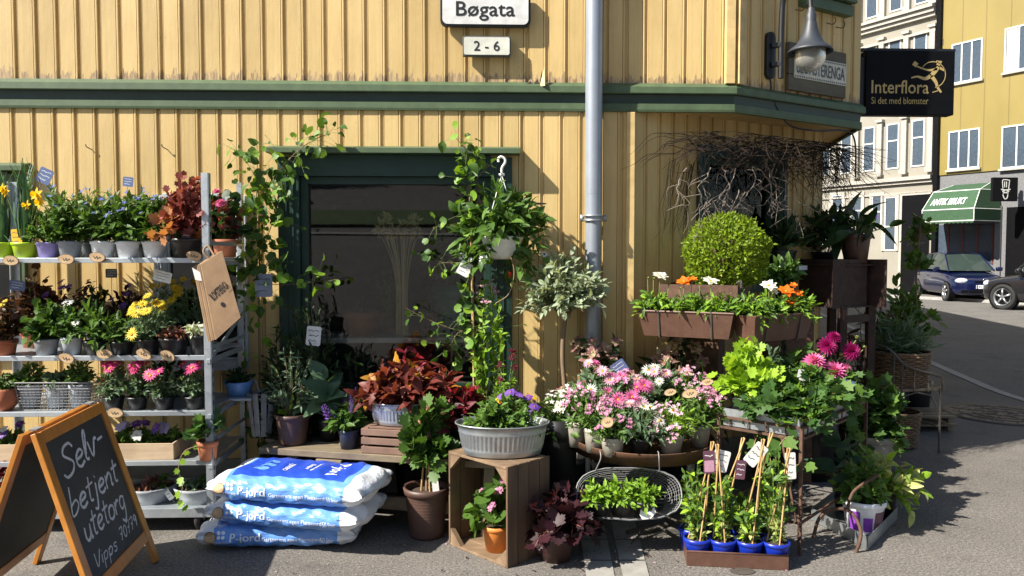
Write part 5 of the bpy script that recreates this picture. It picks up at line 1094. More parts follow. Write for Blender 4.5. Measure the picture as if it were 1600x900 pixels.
P = catmull([(-.01, -.04, .09), (-.10, -.06, .06), (-.13, -.07, -.03), (-.11, -.07, -.12), (-.13, -.07, -.2), (-.10, -.07, -.23)], 6); tube(m, P, .0016, 'stem_tan', 5); Pn = np.array(P[::3]); inst(lm, IVY, frames(rng.normal(size=Pn.shape) * .5 + [0, -.4, -.6], np.tile((0, -1., .3), (len(Pn), 1))), Pn, rng.uniform(.03, .055, len(Pn)), 'leaf_bright', rng.random(len(Pn))); obj('trailing_vine', m, r_, True); obj('vine_leaves', lm, r_, True)
for px, lab, w, mt in ((238, 'dark grey bowl of small succulents on the rack base, left one', 74, 'leaf_sedum'), (313, 'dark grey bowl of succulents and pale stones under the ivy pot', 78, 'leaf_grey_green')):
    r_ = px_plant('succulent_bowl', lab, at(px, RY0 + .16, zr[4]), (w, 24, 'pot_grey', 'bowl'), [dict(W=w * .8, H=12, n=26, lps=6, leaf=OVAL, ls=9, mat=mt, t0=.3), dict(W=30, H=22, n=8, lps=7, leaf=SMALL, ls=9, mat='leaf_green', t0=.3, off=(14, 0))], 'bowls on the rack base', potname='bowl')
    m = M()
    for i in range(26): a = rng.uniform(0, 6.28); q = rng.uniform(0, .9) * w * mpp(r_.location) * .42; dome(m, .007, .008, 'stone_pale', 6); m.V[-1] += [q * math.cos(a), q * math.sin(a), .072]
    o_ = obj('pebbles', m, r_, True); o_['kind'] = 'stuff'
rk(2, 4, 'pink wrapped red leaved plant on the rack base, left of the chalkboard', (40, 34, 'petal_dahlia', 'plain'), [dict(W=70, H=50, n=22, lps=6, leaf=LANCE, ls=26, mat='leaf_crimson', t0=.2)], 0)
rk(168, 4, 'dark plant on the rack base behind the chalkboard', (50, 26, 'pot_black', 'plain'), [dict(W=90, H=40, n=24, lps=6, leaf=OVAL, ls=14, mat='leaf_dark', t0=.2)], 1)
root = rk(374, 2, 'blue enamel bowl of dark leaves beyond the right end of the rack', (46, 22, 'enamel_blue', 'bowl'), [dict(W=52, H=22, n=22, lps=6, leaf=OVAL, ls=11, mat='leaf_dark', t0=.2)], 1, None, potname='bowl', dy=.05)
m = M(); P = at(374, RY0 + .45, zr[2]) ; box(m, (0, 0, -.008), (.2, .2, .012), 'rack_steel'); o_ = obj('shelf_bracket', m, None); o_.location = P; bar_m = None; tag(o_, 'short steel shelf bracket under the blue enamel bowl', 'bracket')
# rack labels and tags
for (px, py, lab, roll) in ((17, 407, 'wooden price tag on the top shelf under the lime green pots', .1), (104, 405, 'wooden price tag on the top shelf under the dark grey pot', .1), (152, 402, 'wooden price tag on the top shelf under the first white pot', .15), (304, 400, 'wooden price tag by the top of the paper bags', .25), (104, 560, 'wooden price tag on the second shelf under the light grey pot', .3), (163, 553, 'wooden price tag on the second shelf under the green rosette', .1), (225, 553, 'wooden price tag on the second shelf under the yellow daisies', .5), (262, 556, 'wooden price tag on the second shelf under the reddish stonecrop', .5), (180, 645, 'wooden price tag on the third shelf under the leftmost pink daisies', .1)):
    P = D(px, py, RY0 - .012); wood_tag(lab, P, 12.5 * mpp(P), roll)
for (px, py, Y, w, h, mat, roll, st_, lab) in ((70, 275, 4.2, 22, 24, 'card_blue', .45, 75, 'tilted blue plant label above the daffodils'), (200, 284, 4.3, 16, 15, 'card_blue', .1, 40, 'small blue plant label above the white pots'), (27, 446, 4.3, 24, 16, 'card_blue', .15, 30, 'blue plant label under the top shelf at the left'), (254, 432, 4.25, 28, 17, 'card_white', .25, 55, 'white paper label on a wire above the yellow daisies'), (174, 427, 4.5, 18, 14, 'card_ink', 0, 50, 'dark plant label under the top shelf'), (311, 540, 4.2, 10, 18, 'card_white', -.5, 30, 'narrow white label under the second shelf by the post'), (310, 519, 4.19, 21, 25, 'card_white', .03, 12, 'picture label on the black succulent pot'), (100, 535, 4.19, 8, 26, 'card_white', .2, 5, 'narrow white label between two grey pots'), (26, 371, 4.15, 16, 26, 'card_yellow', -.05, 8, 'yellow picture label on the lime green pot of daffodils'), (290, 375, 4.14, 14, 26, 'card_plum', .15, 4, 'pink and dark label on the red heuchera pot'), (263, 772, 4.2, 9, 20, 'card_white', -.6, 8, 'white label leaning in the succulent bowl')):
    P = D(px, py, Y); k = mpp(P); label_card(lab, P, w * k, h * k, mat, roll, st_ * k, mat2='leaf_red' if 'succulent pot' in lab else None)
# paper bags hanging from the front post
root = thing('paper_bag_bundle', 'bundle of brown paper carrier bags hanging on the rack post', 'paper bags', D(345, 460, 4.03)); ro_ = Vector(root.location); k = mpp(ro_)
for i in range(5):
    m = M(); o4 = i * .012; sh = Vector((-.014 * i, .012 * i, -.004 * i))
    q = [D(px_, py_, 4.03) - ro_ + sh for px_, py_ in ((337, 531), (376, 496), (347, 392), (314, 413))]; dep = Vector((-.006, .009, 0))
    w = [p + dep for p in q]; mid_l = (q[0] + q[3]) / 2
    m.add([q[0], q[1], q[2], q[3], w[0], w[1], w[2], w[3]], [(0, 1, 2, 3), (7, 6, 5, 4), (1, 5, 6, 2), (0, 4, 5, 1), (3, 2, 6, 7), (0, 3, 7, 4)], 'kraft' if i % 2 == 0 else 'kraft_dark'); b_ = obj('bag', m, root)
    if i == 0:
        nx = (q[1] - q[0]).normalized(); ny = (q[3] - q[0]).normalized(); nn = nx.cross(ny).normalized(); 
        if nn.y > 0: nn = -nn
        ny2 = nn.cross(nx) * (1 if nn.cross(nx).z > 0 else -1); c_ = (q[0] + q[1] + q[2] + q[3]) / 4
        m = M(); text(m, 'BLOMSTERENGA', 33 * k, 13 * k, c_ + ny2 * .012 + nx * .006, nx, ny2, nn, 'letter_black', .0015, bold=.0005); text(m, 'blomster', 9 * k, 2.6 * k, c_ - ny2 * .026 + nx * .055, nx, ny2, nn, 'letter_black', .0015); prism(m, [(.011 * math.cos(a), .015 * math.sin(a)) for a in np.linspace(0, 6.28, 13)[:-1]], c_ - ny2 * .055 - nx * .028, nx, ny2, nn, .0012, 'letter_black'); obj('lettering', m, b_)
m = M(); tp = [D(a, b, 4.04) - ro_ for a, b in ((328, 405), (318, 393), (323, 388), (336, 401))]; tube(m, catmull([tp[0], tp[1], tp[2] + Vector((.0, .02, .01)), tp[3]], 6), .006, 'kraft', 6); obj('twisted_handle', m, root, True)
m = M(); P_ = [D(a, b, 4.05) - ro_ for a, b in ((312, 425), (300, 418), (305, 437), (318, 440))]; m.add(P_, [(0, 1, 2, 3)], 'card_white'); obj('paper_slip', m, root)

# ------------------------------------------------------------------ chalkboard
R1, R2 = S(42, 682, .76), S(150, 629, .76); Ff, Fl = G(239, 876), G(69, 877)
root = thing('chalkboard_sign', 'wooden framed folding chalkboard with white handwriting standing on the asphalt', 'chalkboard', ((R1.x + R2.x) / 2, (R1.y + R2.y) / 2, 0)); ro_ = Vector(root.location)
u = (R2 - R1); W_ = u.length; u.normalize()
FONT = {'S': (1, [[(.95, 1.5), (.7, 1.8), (.3, 1.7), (.2, 1.3), (.55, .95), (.85, .6), (.7, .15), (.3, 0), (.05, .25)]]), 'e': (.75, [[(.1, .5), (.5, .58), (.62, .8), (.4, 1), (.12, .7), (.15, .2), (.4, 0), (.7, .2)]]), 'l': (.4, [[(.15, .4), (.3, 1.6), (.2, 1.8), (.1, 1.3), (.12, .2), (.35, .05)]]), 'v': (.75, [[(0, 1), (.3, 0), (.55, .9), (.75, .95)]]), '-': (.6, [[(.1, .65), (.55, .72)]]),
        'b': (.75, [[(.12, 1.9), (.1, .9), (.1, 0), (.45, .05), (.68, .45), (.5, .85), (.12, .65)]]), 't': (.6, [[(.3, 1.7), (.26, .8), (.28, .1), (.5, .05)], [(0, 1.1), (.62, 1.2)]]), 'j': (.45, [[(.28, 1), (.26, 0), (.15, -.7), (-.1, -.6)], [(.28, 1.4), (.31, 1.46)]]), 'n': (.75, [[(.08, 1), (.1, 0)], [(.1, .6), (.4, 1), (.6, .75), (.6, .05), (.75, .1)]]), 'u': (.75, [[(.05, 1), (.08, .3), (.3, 0), (.55, .3), (.6, 1)], [(.6, 1), (.62, .05), (.75, .1)]]),
        'o': (.75, [[(.4, 1), (.12, .8), (.1, .2), (.4, 0), (.65, .3), (.62, .8), (.38, 1)]]), 'r': (.6, [[(.1, 1), (.12, 0)], [(.12, .6), (.35, .95), (.58, .9)]]), 'g': (.75, [[(.6, .9), (.3, 1), (.1, .6), (.25, .1), (.55, .25), (.62, .95)], [(.62, .95), (.6, -.4), (.35, -.85), (.05, -.6)]]), 'V': (.9, [[(.05, 1.7), (.4, 0), (.85, 1.7)]]), 'i': (.35, [[(.15, 1), (.16, 0)], [(.16, 1.35), (.18, 1.42)]]), 'p': (.75, [[(.1, 1), (.1, -.8)], [(.1, .8), (.4, 1), (.62, .6), (.4, .1), (.1, .2)]]), 's': (.65, [[(.55, .9), (.25, 1), (.15, .7), (.5, .4), (.4, 0), (.08, .1)]]),
        '7': (.75, [[(.05, 1.5), (.6, 1.55), (.3, .0)], [(.2, .8), (.55, .82)]]), '0': (.75, [[(.4, 1.5), (.12, 1.1), (.15, .3), (.4, 0), (.62, .4), (.6, 1.1), (.38, 1.5)]]), '9': (.75, [[(.6, 1.2), (.35, 1.5), (.12, 1.1), (.35, .8), (.6, 1.2), (.5, .0)]]), ' ': (.5, [])}
for side, (foot, first) in enumerate(((Ff, True), (Fl, False))):
    v = (foot - R2); L_ = v.length; v.normalize(); n = u.cross(v).normalized()
    if n.x * (1 if first else -1) < 0: n = -n
    o3 = R1 - ro_ + n * .012 + (Vector((.012, 0, 0)) if first else Vector((-.012, 0, 0)))
    Q = lambda a, b, c=0: o3 + u * a + v * b + n * c
    st_w = .052; bl = L_ * .862
    m = M()
    for a in (st_w / 2, W_ - st_w / 2): bar(m, Q(a, 0), Q(a, L_), st_w, .022, 'sign_wood', up=n)
    fr = None
    bar(m, Q(st_w + .001, st_w / 2), Q(W_ - st_w - .001, st_w / 2), st_w, .0215, 'sign_wood', up=n); bar(m, Q(st_w + .001, bl - st_w / 2), Q(W_ - st_w - .001, bl - st_w / 2), st_w, .0215, 'sign_wood', up=n)
    fo = obj('frame', m, root, bevel=.003)
    m = M(); m.add([Q(st_w - .005, st_w - .005, .002), Q(W_ - st_w + .005, st_w - .005, .002), Q(W_ - st_w + .005, bl - st_w + .005, .002), Q(st_w - .005, bl - st_w + .005, .002)] + [Q(st_w - .005, st_w - .005, -.006), Q(W_ - st_w + .005, st_w - .005, -.006), Q(W_ - st_w + .005, bl - st_w + .005, -.006), Q(st_w - .005, bl - st_w + .005, -.006)], [(0, 1, 2, 3), (7, 6, 5, 4)], 'chalkboard'); bo_ = obj('board', m, root)
    if first:
        m = M(); bw_, bh_ = W_ - 2 * st_w, bl - 2 * st_w
        for s_, u0, u1, vb, xh, wd, slope in (('Selv-', .10, .86, .29, .118, .012, -.05), ('betjent', .03, .90, .535, .098, .011, .0), ('utetorg', .10, .86, .745, .095, .011, .0), ('Vipps', .10, .50, .935, .055, .0065, .015), ('70779', .58, .95, .925, .055, .0065, .0)):
            tot = sum(FONT[c][0] for c in s_); x = 0
            for c in s_:
                adv, strokes = FONT[c]
                for pts in strokes:
                    pp = []
                    for a, b in catmull(pts, 4):
                        uu = u0 + (u1 - u0) * (x + a + .18 * b) / tot; vv = vb + slope * (x / tot) - b * xh
                        pp.append((st_w + uu * bw_, st_w + vv * bh_))
                    ribbon(m, pp, wd * rng.uniform(.8, 1.25), o3, u, v, n, 'chalk', .0026)
                x += adv
        obj('chalk_lettering', m, bo_)
for a in (.08, W_ - .08): m = M(); bar(m, R1 - ro_ + u * (a - .03) + Vector((0, 0, .014)), R1 - ro_ + u * (a + .03) + Vector((0, 0, .014)), .03, .006, 'wire_steel'); obj('hinge', m, root)

# ------------------------------------------------------------------ bags of potting soil
def bag_fn(L, W, T, seed, sag=0):
    r0 = np.random.default_rng(seed); ph = r0.uniform(0, 6, 12)
    def f(a, phi, off=0.0):
        a = np.asarray(a, float); phi = np.asarray(phi, float); aa = np.abs(a)
        kT = np.clip(1 - aa ** 7, 0, 1) ** .6 + .03; kW = 1 - .07 * aa ** 4 - .02 * np.cos(a * 5 + ph[0])
        c, s = np.cos(phi), np.sin(phi); y = -W / 2 * kW * np.sign(c) * np.abs(c) ** .62; z = T / 2 * kT * np.sign(s) * np.abs(s) ** .78
        wr = .005 * np.sin(a * 9 + phi * 3 + ph[1]) * np.sin(a * 4 + ph[2]) + .0022 * np.sin(a * 23 + phi * 2.2 + ph[3]) * np.sin(phi * 4 + ph[4]) + .003 * np.sin(a * 31 + phi * 8 + ph[5]) * np.sin(a * 6 + phi * 2 + ph[8]) + .004 * np.sin(a * 17 - phi * 6 + ph[9]) * np.sin(a * 8 + phi + ph[10]) + .011 * aa ** 3 * np.sin(phi * 9 + ph[6])
        nl = np.stack([.15 * a, -np.sign(c) * np.abs(c) ** 1.2 * 1.0, np.sign(s) * np.abs(s)], -1)
        P = np.stack([L / 2 * a * (1 - .02 * np.cos(phi * 2)) + .006 * np.sin(phi * 5 + ph[7]) * aa ** 4, y, z - sag * (1 - a * a) * .5], -1)
        return P + nl * (wr + off)[..., None]
    return f
def soil_bag(label, px, y_front, yaw, z0, L, W, T, seed, rev, sxt=1):
    P0 = at(px, y_front + W / 2, z0 + T / 2); root = thing('soil_bag', label, 'soil bag', P0, 'stacked bags of potting soil', yaw)
    f = bag_fn(L, W, T, seed); na, npf = 90, 64
    a = np.linspace(-1, 1, na); a = np.sign(a) * np.abs(a) ** .8; ph = np.linspace(-math.pi, math.pi, npf + 1)[:-1]; A_, Ph = np.meshgrid(a, ph, indexing='ij'); V = f(A_, Ph, np.zeros_like(A_)).reshape(-1, 3)
    groups = {'bag_white': [], 'bag_blue': [], 'bag_dark_blue': []}
    for i in range(na - 1):
        am = (a[i] + a[i + 1]) / 2
        for j in range(npf):
            pm = math.degrees(ph[j] + math.pi / npf); g = 'bag_white'
            if -.76 < am < .80 and -48 < pm < 172: g = 'bag_blue'
            if -.72 < am < .72 and 58 < pm < 158: g = 'bag_dark_blue'
            groups[g].append((i * npf + j, i * npf + (j + 1) % npf, (i + 1) * npf + (j + 1) % npf, (i + 1) * npf + j))
    m = M(); vv = V; first = True
    base = 0
    for g, fs in groups.items():
        if first: m.add(vv, [q[::-1] for q in fs], g); first = False
        else: m.L.append(np.array([i for q in fs for i in q[::-1]])); m.T.append(np.full(len(fs), 4)); m.I.append(np.full(len(fs), m.mi(g)))
    m.add(V[:npf], [tuple(range(npf))], 'bag_white'); m.add(V[-npf:], [tuple(range(npf - 1, -1, -1))], 'bag_white'); bo_ = obj('sack', m, root, True)
    def wraptext(mm, s, a0, w, h, zc, mat='bag_print', top=False, flip=False, bold=.0):
        v, fc = text2d(s)
        # split tall letters so that they follow the curved side
        import bmesh
        bm = bmesh.new(); vs = [bm.verts.new((p[0], p[1], 0)) for p in v]
        for q in fc:
            try: bm.faces.new([vs[i] for i in q])
            except ValueError: pass
        mn, mx = v.min(0), v.max(0)
        for t in np.linspace(mn[1], mx[1], 8)[1:-1]: bmesh.ops.bisect_plane(bm, geom=bm.verts[:] + bm.edges[:] + bm.faces[:], plane_co=(0, t, 0), plane_no=(0, 1, 0))
        for t in np.linspace(mn[0], mx[0], 14)[1:-1]: bmesh.ops.bisect_plane(bm, geom=bm.verts[:] + bm.edges[:] + bm.faces[:], plane_co=(t, 0, 0), plane_no=(1, 0, 0))
        bm.verts.index_update(); p = np.array([tuple(q.co)[:2] for q in bm.verts]); ff = [tuple(q.index for q in fa.verts) for fa in bm.faces]; bm.free()
        p = p / (mx - mn) * [w, h]
        if flip: p = -p
        for dx in ((0,) if not bold else (0, bold, -bold)):
            if top: aa = a0 + p[:, 1] / (L / 2); yy = np.clip((zc - p[:, 0] - dx) / (W / 2), -.98, .98); phi = np.arccos(np.clip(-np.sign(yy) * np.abs(yy) ** (1 / .62), -1, 1))
            else: aa = a0 + (p[:, 0] + dx) / (L / 2); zz = np.clip((zc + p[:, 1]) / (T / 2), -.95, .95); phi = np.arcsin(np.sign(zz) * np.abs(zz) ** (1 / .78))
            mm.add(f(aa, phi, np.full(len(p), .0022)), ff, mat)
    m = M(); sx = 1
    wraptext(m, 'P-jord', -.37, .150, .050, -.001, bold=.0012); wraptext(m, 'Gartnerens egen Plantejord', .215, .30, .025, -.010); wraptext(m, '50 liter', .67, .066, .025, -.012); wraptext(m, 'TJERBO', -.67, .075, .014, -.018); 
    for dx in (-.011, .011):
        for dz in (.008, .028):
            an = np.linspace(0, 6.283, 13)[:-1]; zz = (dz + .008 * np.sin(an)) / (T / 2); m.add(f(-.67 + (dx + .009 * np.cos(an)) / (L / 2), np.arcsin(np.sign(zz) * np.abs(zz) ** (1 / .78)), np.full(12, .0022)), [tuple(range(12))], 'bag_print')
    for i in range(7): # bar code
        aa = np.array([0, .0035, .0035, 0]) / (L / 2) + .76 + i * .011; zz = np.array([-.028, -.028, .012, .012]) / (T / 2); m.add(f(aa, np.arcsin(np.sign(zz) * np.abs(zz) ** (1 / .78)), np.full(4, .0022)), [(0, 1, 2, 3)], 'card_ink')
    if rev == 2:
        for t_, a_, w_, h_, z_ in (('P-jord', .46, .19, .085, .0), ('Gartnerens egen', .20, .13, .026, .0), ('Plantejord', .12, .09, .026, .0), ('TJERBO', -.14, .11, .03, -.02), ('50 liter', .86, .07, .022, -.02)): wraptext(m, t_, a_, w_, h_, z_, top=True, bold=.0008)
        for i in range(9):
            cx, cy = -.50 + (i % 3) * .055 + (i // 3 % 2) * .02, -.06 + (i // 3) * .055; an = np.linspace(0, 6.283, 13)[:-1]; yy = np.clip((cy + .020 * np.sin(an)) / (W / 2), -.97, .97); m.add(f(cx + .020 * np.cos(an) / (L / 2), np.arccos(np.clip(-np.sign(yy) * np.abs(yy) ** (1 / .62), -1, 1)), np.full(12, .002)), [tuple(range(12))], 'bag_blue')
    obj('print', m, bo_)
    m = M(); an = np.linspace(0, 6.283, 21)[:-1]
    for rr, mt, of in ((.034, 'bark_dark', .0025), (.031, 'slice_wood', .0038)): 
        zz = np.clip((.004 + rr * .9 * np.sin(an)) / (T / 2), -.9, .9); V = [f(-.82, math.asin((.004 / (T / 2)) ** (1 / .78)), np.array(of))]
        for q_ in (.35, .7, 1): zz = np.clip((.004 + q_ * rr * .9 * np.sin(an)) / (T / 2), -.9, .9); V += list(f(-.82 + q_ * rr * np.cos(an) / (L / 2), np.arcsin(np.sign(zz) * np.abs(zz) ** (1 / .78)), np.full(20, of)))
        m.add(np.array(V), [(0, 1 + j, 1 + (j + 1) % 20) for j in range(20)] + [(1 + r_ * 20 + j, 21 + r_ * 20 + j, 21 + r_ * 20 + (j + 1) % 20, 1 + r_ * 20 + (j + 1) % 20) for r_ in (0, 1) for j in range(20)], mt)
    obj('sticker', m, root)
soil_bag('blue and white bag of potting soil at the bottom of the stack', 446, 3.83, math.radians(0), .002, .80, .44, .135, 3, 1)
soil_bag('blue and white bag of potting soil in the middle of the stack', 467, 3.76, math.radians(-14), .122, .82, .44, .14, 8, 1)
soil_bag('top bag of potting soil, its dark blue face with a flower print upwards', 471, 3.74, math.radians(-14), .247, .84, .45, .145, 5, 2)

# ------------------------------------------------------------------ bench and what stands on it
BZ_ = .42
b0, b1 = S(404, 699, BZ_), S(672, 716, BZ_); bd = (b1 - b0).normalized(); bn = Vector((-bd.y, bd.x, 0)); b2 = b0 + bd * 1.46
root = thing('plank_bench', 'low weathered plank bench under the shop window carrying pots', 'bench', (b0.x, b0.y, 0)); ro_ = Vector(root.location); e = Vector((b0.x, b0.y, 0))
m = M()
for i in range(2): bar(m, b0 - e - bd * .07 * i + bn * (.09 + i * .185) - Vector((0, 0, .018)), b2 - e + bn * (.09 + i * .185) - Vector((0, 0, .018)), .18, .036, 'bench_wood', up=(0, 0, 1))
obj('seat_plank', m, root, bevel=.003)
for t in (.17, 1.3):
    for q in (.05, .30): m = M(); bar(m, bd * t + bn * q, bd * (t + .02) + bn * q + Vector((0, 0, BZ_ - .037)), .06, .045, 'bench_wood', up=bn); obj('leg', m, root, bevel=.003)
m = M(); bar(m, bd * .17 + bn * .05 + Vector((0, 0, .15)), bd * 1.3 + bn * .05 + Vector((0, 0, .15)), .03, .07, 'bench_wood'); bar(m, bd * .35 + bn * .0 + Vector((0, 0, .365)), bd * .5 + bn * .0 + Vector((0, 0, .365)), .02, .025, 'bench_wood'); obj('stretcher', m, root, bevel=.003)
def bench_at(px, q):                                    # a spot on the bench q metres behind its front edge
    best = min(np.linspace(-.14, 1.46, 321), key=lambda t: abs(proj(b0 + bd * t + bn * q)[0] - px)); return b0 + bd * best + bn * q
gb = 'pots on the plank bench'
px_plant('potted_shrub', 'brown ribbed pot with a thin leaved shrub on the left of the bench', bench_at(458, .12), (52, 48, 'brown_pot', 'ribbed'), [dict(W=110, H=118, n=40, lps=12, leaf=LANCE, ls=11, mat='leaf_grey_green', t0=.25, stem='bark'), dict(W=60, H=30, n=10, lps=5, leaf=OVAL, ls=12, mat='leaf_bright', t0=.3)], gb)
px_plant('potted_hosta', 'blue green hosta with broad leaves in a black pot on the bench', bench_at(514, .24), (34, 36, 'pot_black', 'plain'), [dict(W=84, H=66, n=16, lps=2, leaf=HOSTA, ls=44, mat='leaf_hosta', t0=.55, stem='stem_green', sr=.003)], gb)
px_plant('potted_salvia', 'small navy pot of purple salvia spikes on the bench', bench_at(545, .10), (32, 30, 'pot_navy', 'plain'), [dict(W=62, H=44, n=26, lps=7, leaf=OVAL, ls=19, mat='leaf_green', t0=.15)], gb, [dict(k=['salvia'], n=6, s=48, lift=2, face=-.1)])
c = bench_at(409, .27); k = mpp(c); root = thing('slatted_basket', 'grey white slatted basket with a wire handle on the end of the bench', 'basket', c)
m = M()
for i in range(11):
    a = i * 2 * math.pi / 11; d = Vector((math.cos(a), math.sin(a), 0)); bar(m, d * .055, d * .085 + Vector((0, 0, .26)), .030, .004, 'grey_slat', up=d)
obj('slats', m, root)
m = M()
for r, z in ((.064, .07), (.086, .255)): tube(m, [(r * math.cos(a), r * math.sin(a), z) for a in np.linspace(0, 6.283, 25)[:-1]], .003, 'wire_steel', 5, True)
obj('hoop', m, root, True); m = M(); tube(m, catmull([(-.085, 0, .25), (-.07, -.03, .32), (-.02, -.05, .33), (.01, -.07, .27)], 6), .004, 'wire_steel', 6); obj('handle', m, root, True); m = M(); lathe(m, [(.056, .004), (.001, .004)], 'grey_slat', 20, cap0=False); obj('bottom', m, root)
# slatted crate with the coleus tub
c = bench_at(634, .17); k = mpp(c); cw, cd, ch = 112 * k, .30, 40 * k
root = thing('slatted_crate', 'small brown slatted crate on the bench under the coleus tub', 'crate', c, None, math.atan2(bd.y, bd.x))
for i in range(3):
    z = ch * (.14 + .34 * i)
    for y in (-cd / 2, cd / 2): m = M(); box(m, (0, y, z), (cw, .012, ch * .25), 'brown_slat'); obj('slat', m, root, bevel=.002)
    for x in (-cw / 2 + .006, cw / 2 - .006): m = M(); box(m, (x, 0, z), (.012, cd - .014, ch * .25), 'brown_slat'); obj('slat', m, root, bevel=.002)
m = M()
for x in (-cw / 2 + .025, cw / 2 - .025):
    for y in (-cd / 2 + .016, cd / 2 - .016): box(m, (x, y, ch / 2), (.022, .018, ch - .004), 'brown_slat')
obj('corner_post', m, root); m = M(); box(m, (0, 0, ch - .004), (cw - .03, cd - .03, .008), 'brown_slat'); obj('top_board', m, root)
def tub(label, loc, w, h, oval, mat='zinc', rotz=0, name='zinc_tub'):
    root = thing(name, label, 'zinc tub', loc, None, rotz); m = M(); r = w / 2
    pr = [(r * .80, .004), (r * .82, .008), (r * .835, h * .16), (r * .85, h * .20), (r * .84, h * .24), (r * .855, h * .28), (r * .90, h * .66), (r * .92, h * .70), (r * .93, h * .74), (r * .92, h * .78), (r * .97, h * .96), (r * 1.0, h * .965), (r * 1.0, h), (r * .97, h), (r * .9, h * .7), (r * .85, h * .55)]
    fl = lambda a, i: 1 + (.014 * np.sign(np.sin(a * 56)) * np.minimum(1, np.abs(np.sin(a * 56)) * 2) if i in (5, 6) else 0) * np.ones_like(a)
    lathe(m, pr, mat, 448, sy=oval, fn=fl); obj('tub', m, root, True)
    m = M(); lathe(m, [(r * .9, h * .72), (.001, h * .74)], 'soil', 24, sy=oval, cap0=False); obj('soil', m, root); return root
t1 = Vector((c.x, c.y, c.z + ch + .001)); k = mpp(t1); rt = tub('fluted zinc tub of orange and red coleus on the slatted crate', t1, 118 * k, 36 * k, .72)
lm, sm = M(), M(); h = 36 * k * .72
bush(158 * k, 58 * k, (0, 0, h), 110 * k, 70, 9, COLEUS, 24 * k, 'leaf_coleus', .0, .25, .002, 'stem_red', .1, lm=lm, sm=sm, mats2=('leaf_coleus_gold', .12), rise=8 * k); obj('foliage', lm, rt, True); obj('stems', sm, rt, True); rt['category'] = 'potted plant'
px_plant('potted_plant', 'dark crimson leaved plant behind the zinc herb tub', bench_at(718, .22), (44, 36, 'pot_black', 'plain'), [dict(W=90, H=74, n=34, lps=9, leaf=OVAL, ls=21, mat='leaf_crimson', t0=.15, mats2=('leaf_plum', .35))], gb)
px_plant('potted_coleus', 'pink tipped coleus between the zinc tub and bamboo stake', bench_at(694, .30), (40, 40, 'pot_black', 'plain'), [dict(W=80, H=84, n=26, lps=8, leaf=COLEUS, ls=24, mat='leaf_coleus', t0=.2)], gb)
px_plant('violas', 'purple and orange violas behind the herb tub', bench_at(806, .20), (60, 44, 'pot_black', 'plain'), [dict(W=92, H=56, n=50, lps=8, leaf=OVAL, ls=12, mat='leaf_mid', t0=.15)], gb, [dict(k=['pansy_violet', 'pansy_orange', 'pansy_violet', 'pansy_violet'], n=16, s=19, lift=5)])
px_plant('potted_plant', 'dark red pompon flowers on tall stems behind the violas', bench_at(790, .32), (44, 40, 'pot_black', 'plain'), [dict(W=80, H=110, n=12, lps=4, leaf=LANCE, ls=14, mat='leaf_dark', t0=.1)], gb, [dict(k=['maroon_pompon'], n=5, s=14, lift=6)])
# shrubs standing on the ground behind the bench
gs = 'dark shrubs under the shop window'
def ground_plant(name, label, px, Y, pot, fols, **kw): return px_plant(name, label, at(px, Y, 0), pot, fols, **kw)
ground_plant('potted_shrub', 'tall feathery dark shrub in front of the left side of the shop window', 490, 4.58, (70, 80, 'pot_black', 'plain'), [dict(W=136, H=262, n=110, lps=20, leaf=LANCE, ls=16, mat='leaf_dark', t0=.2, stem='bark', jit=.45, up=.7)], group=gs)  # dark leaf colour stands in for the rack's shade
ground_plant('potted_shrub', 'dark bushy shrub between the downpipe side of the rack and window', 442, 4.60, (60, 80, 'pot_black', 'plain'), [dict(W=100, H=210, n=80, lps=16, leaf=LANCE, ls=17, mat='leaf_dark', t0=.25, stem='bark', jit=.4)], group=gs)
ground_plant('potted_shrub', 'low dark laurel shrub under the middle of the shop window', 566, 4.58, (70, 80, 'pot_black', 'plain'), [dict(W=150, H=180, n=60, lps=12, leaf=LANCE, ls=19, mat='leaf_dark', t0=.35, stem='bark')], group=gs)
ground_plant('potted_plant', 'dark red foliage below the window sill behind the coleus', 650, 4.60, (70, 80, 'pot_black', 'plain'), [dict(W=150, H=178, n=56, lps=10, leaf=OVAL, ls=18, mat='leaf_crimson', t0=.4, stem='stem_red')], group=gs)
P = D(412, 446, 4.60); k = mpp(P); label_card('grey blue label hanging by a cord on the climbing vine', P, 27 * k, 36 * k, 'card_grey', 0, 0); P = D(490, 525, 4.5); label_card('white printed label hanging in the tall dark shrub', P, 22 * k, 30 * k, 'card_white', .1, 0)
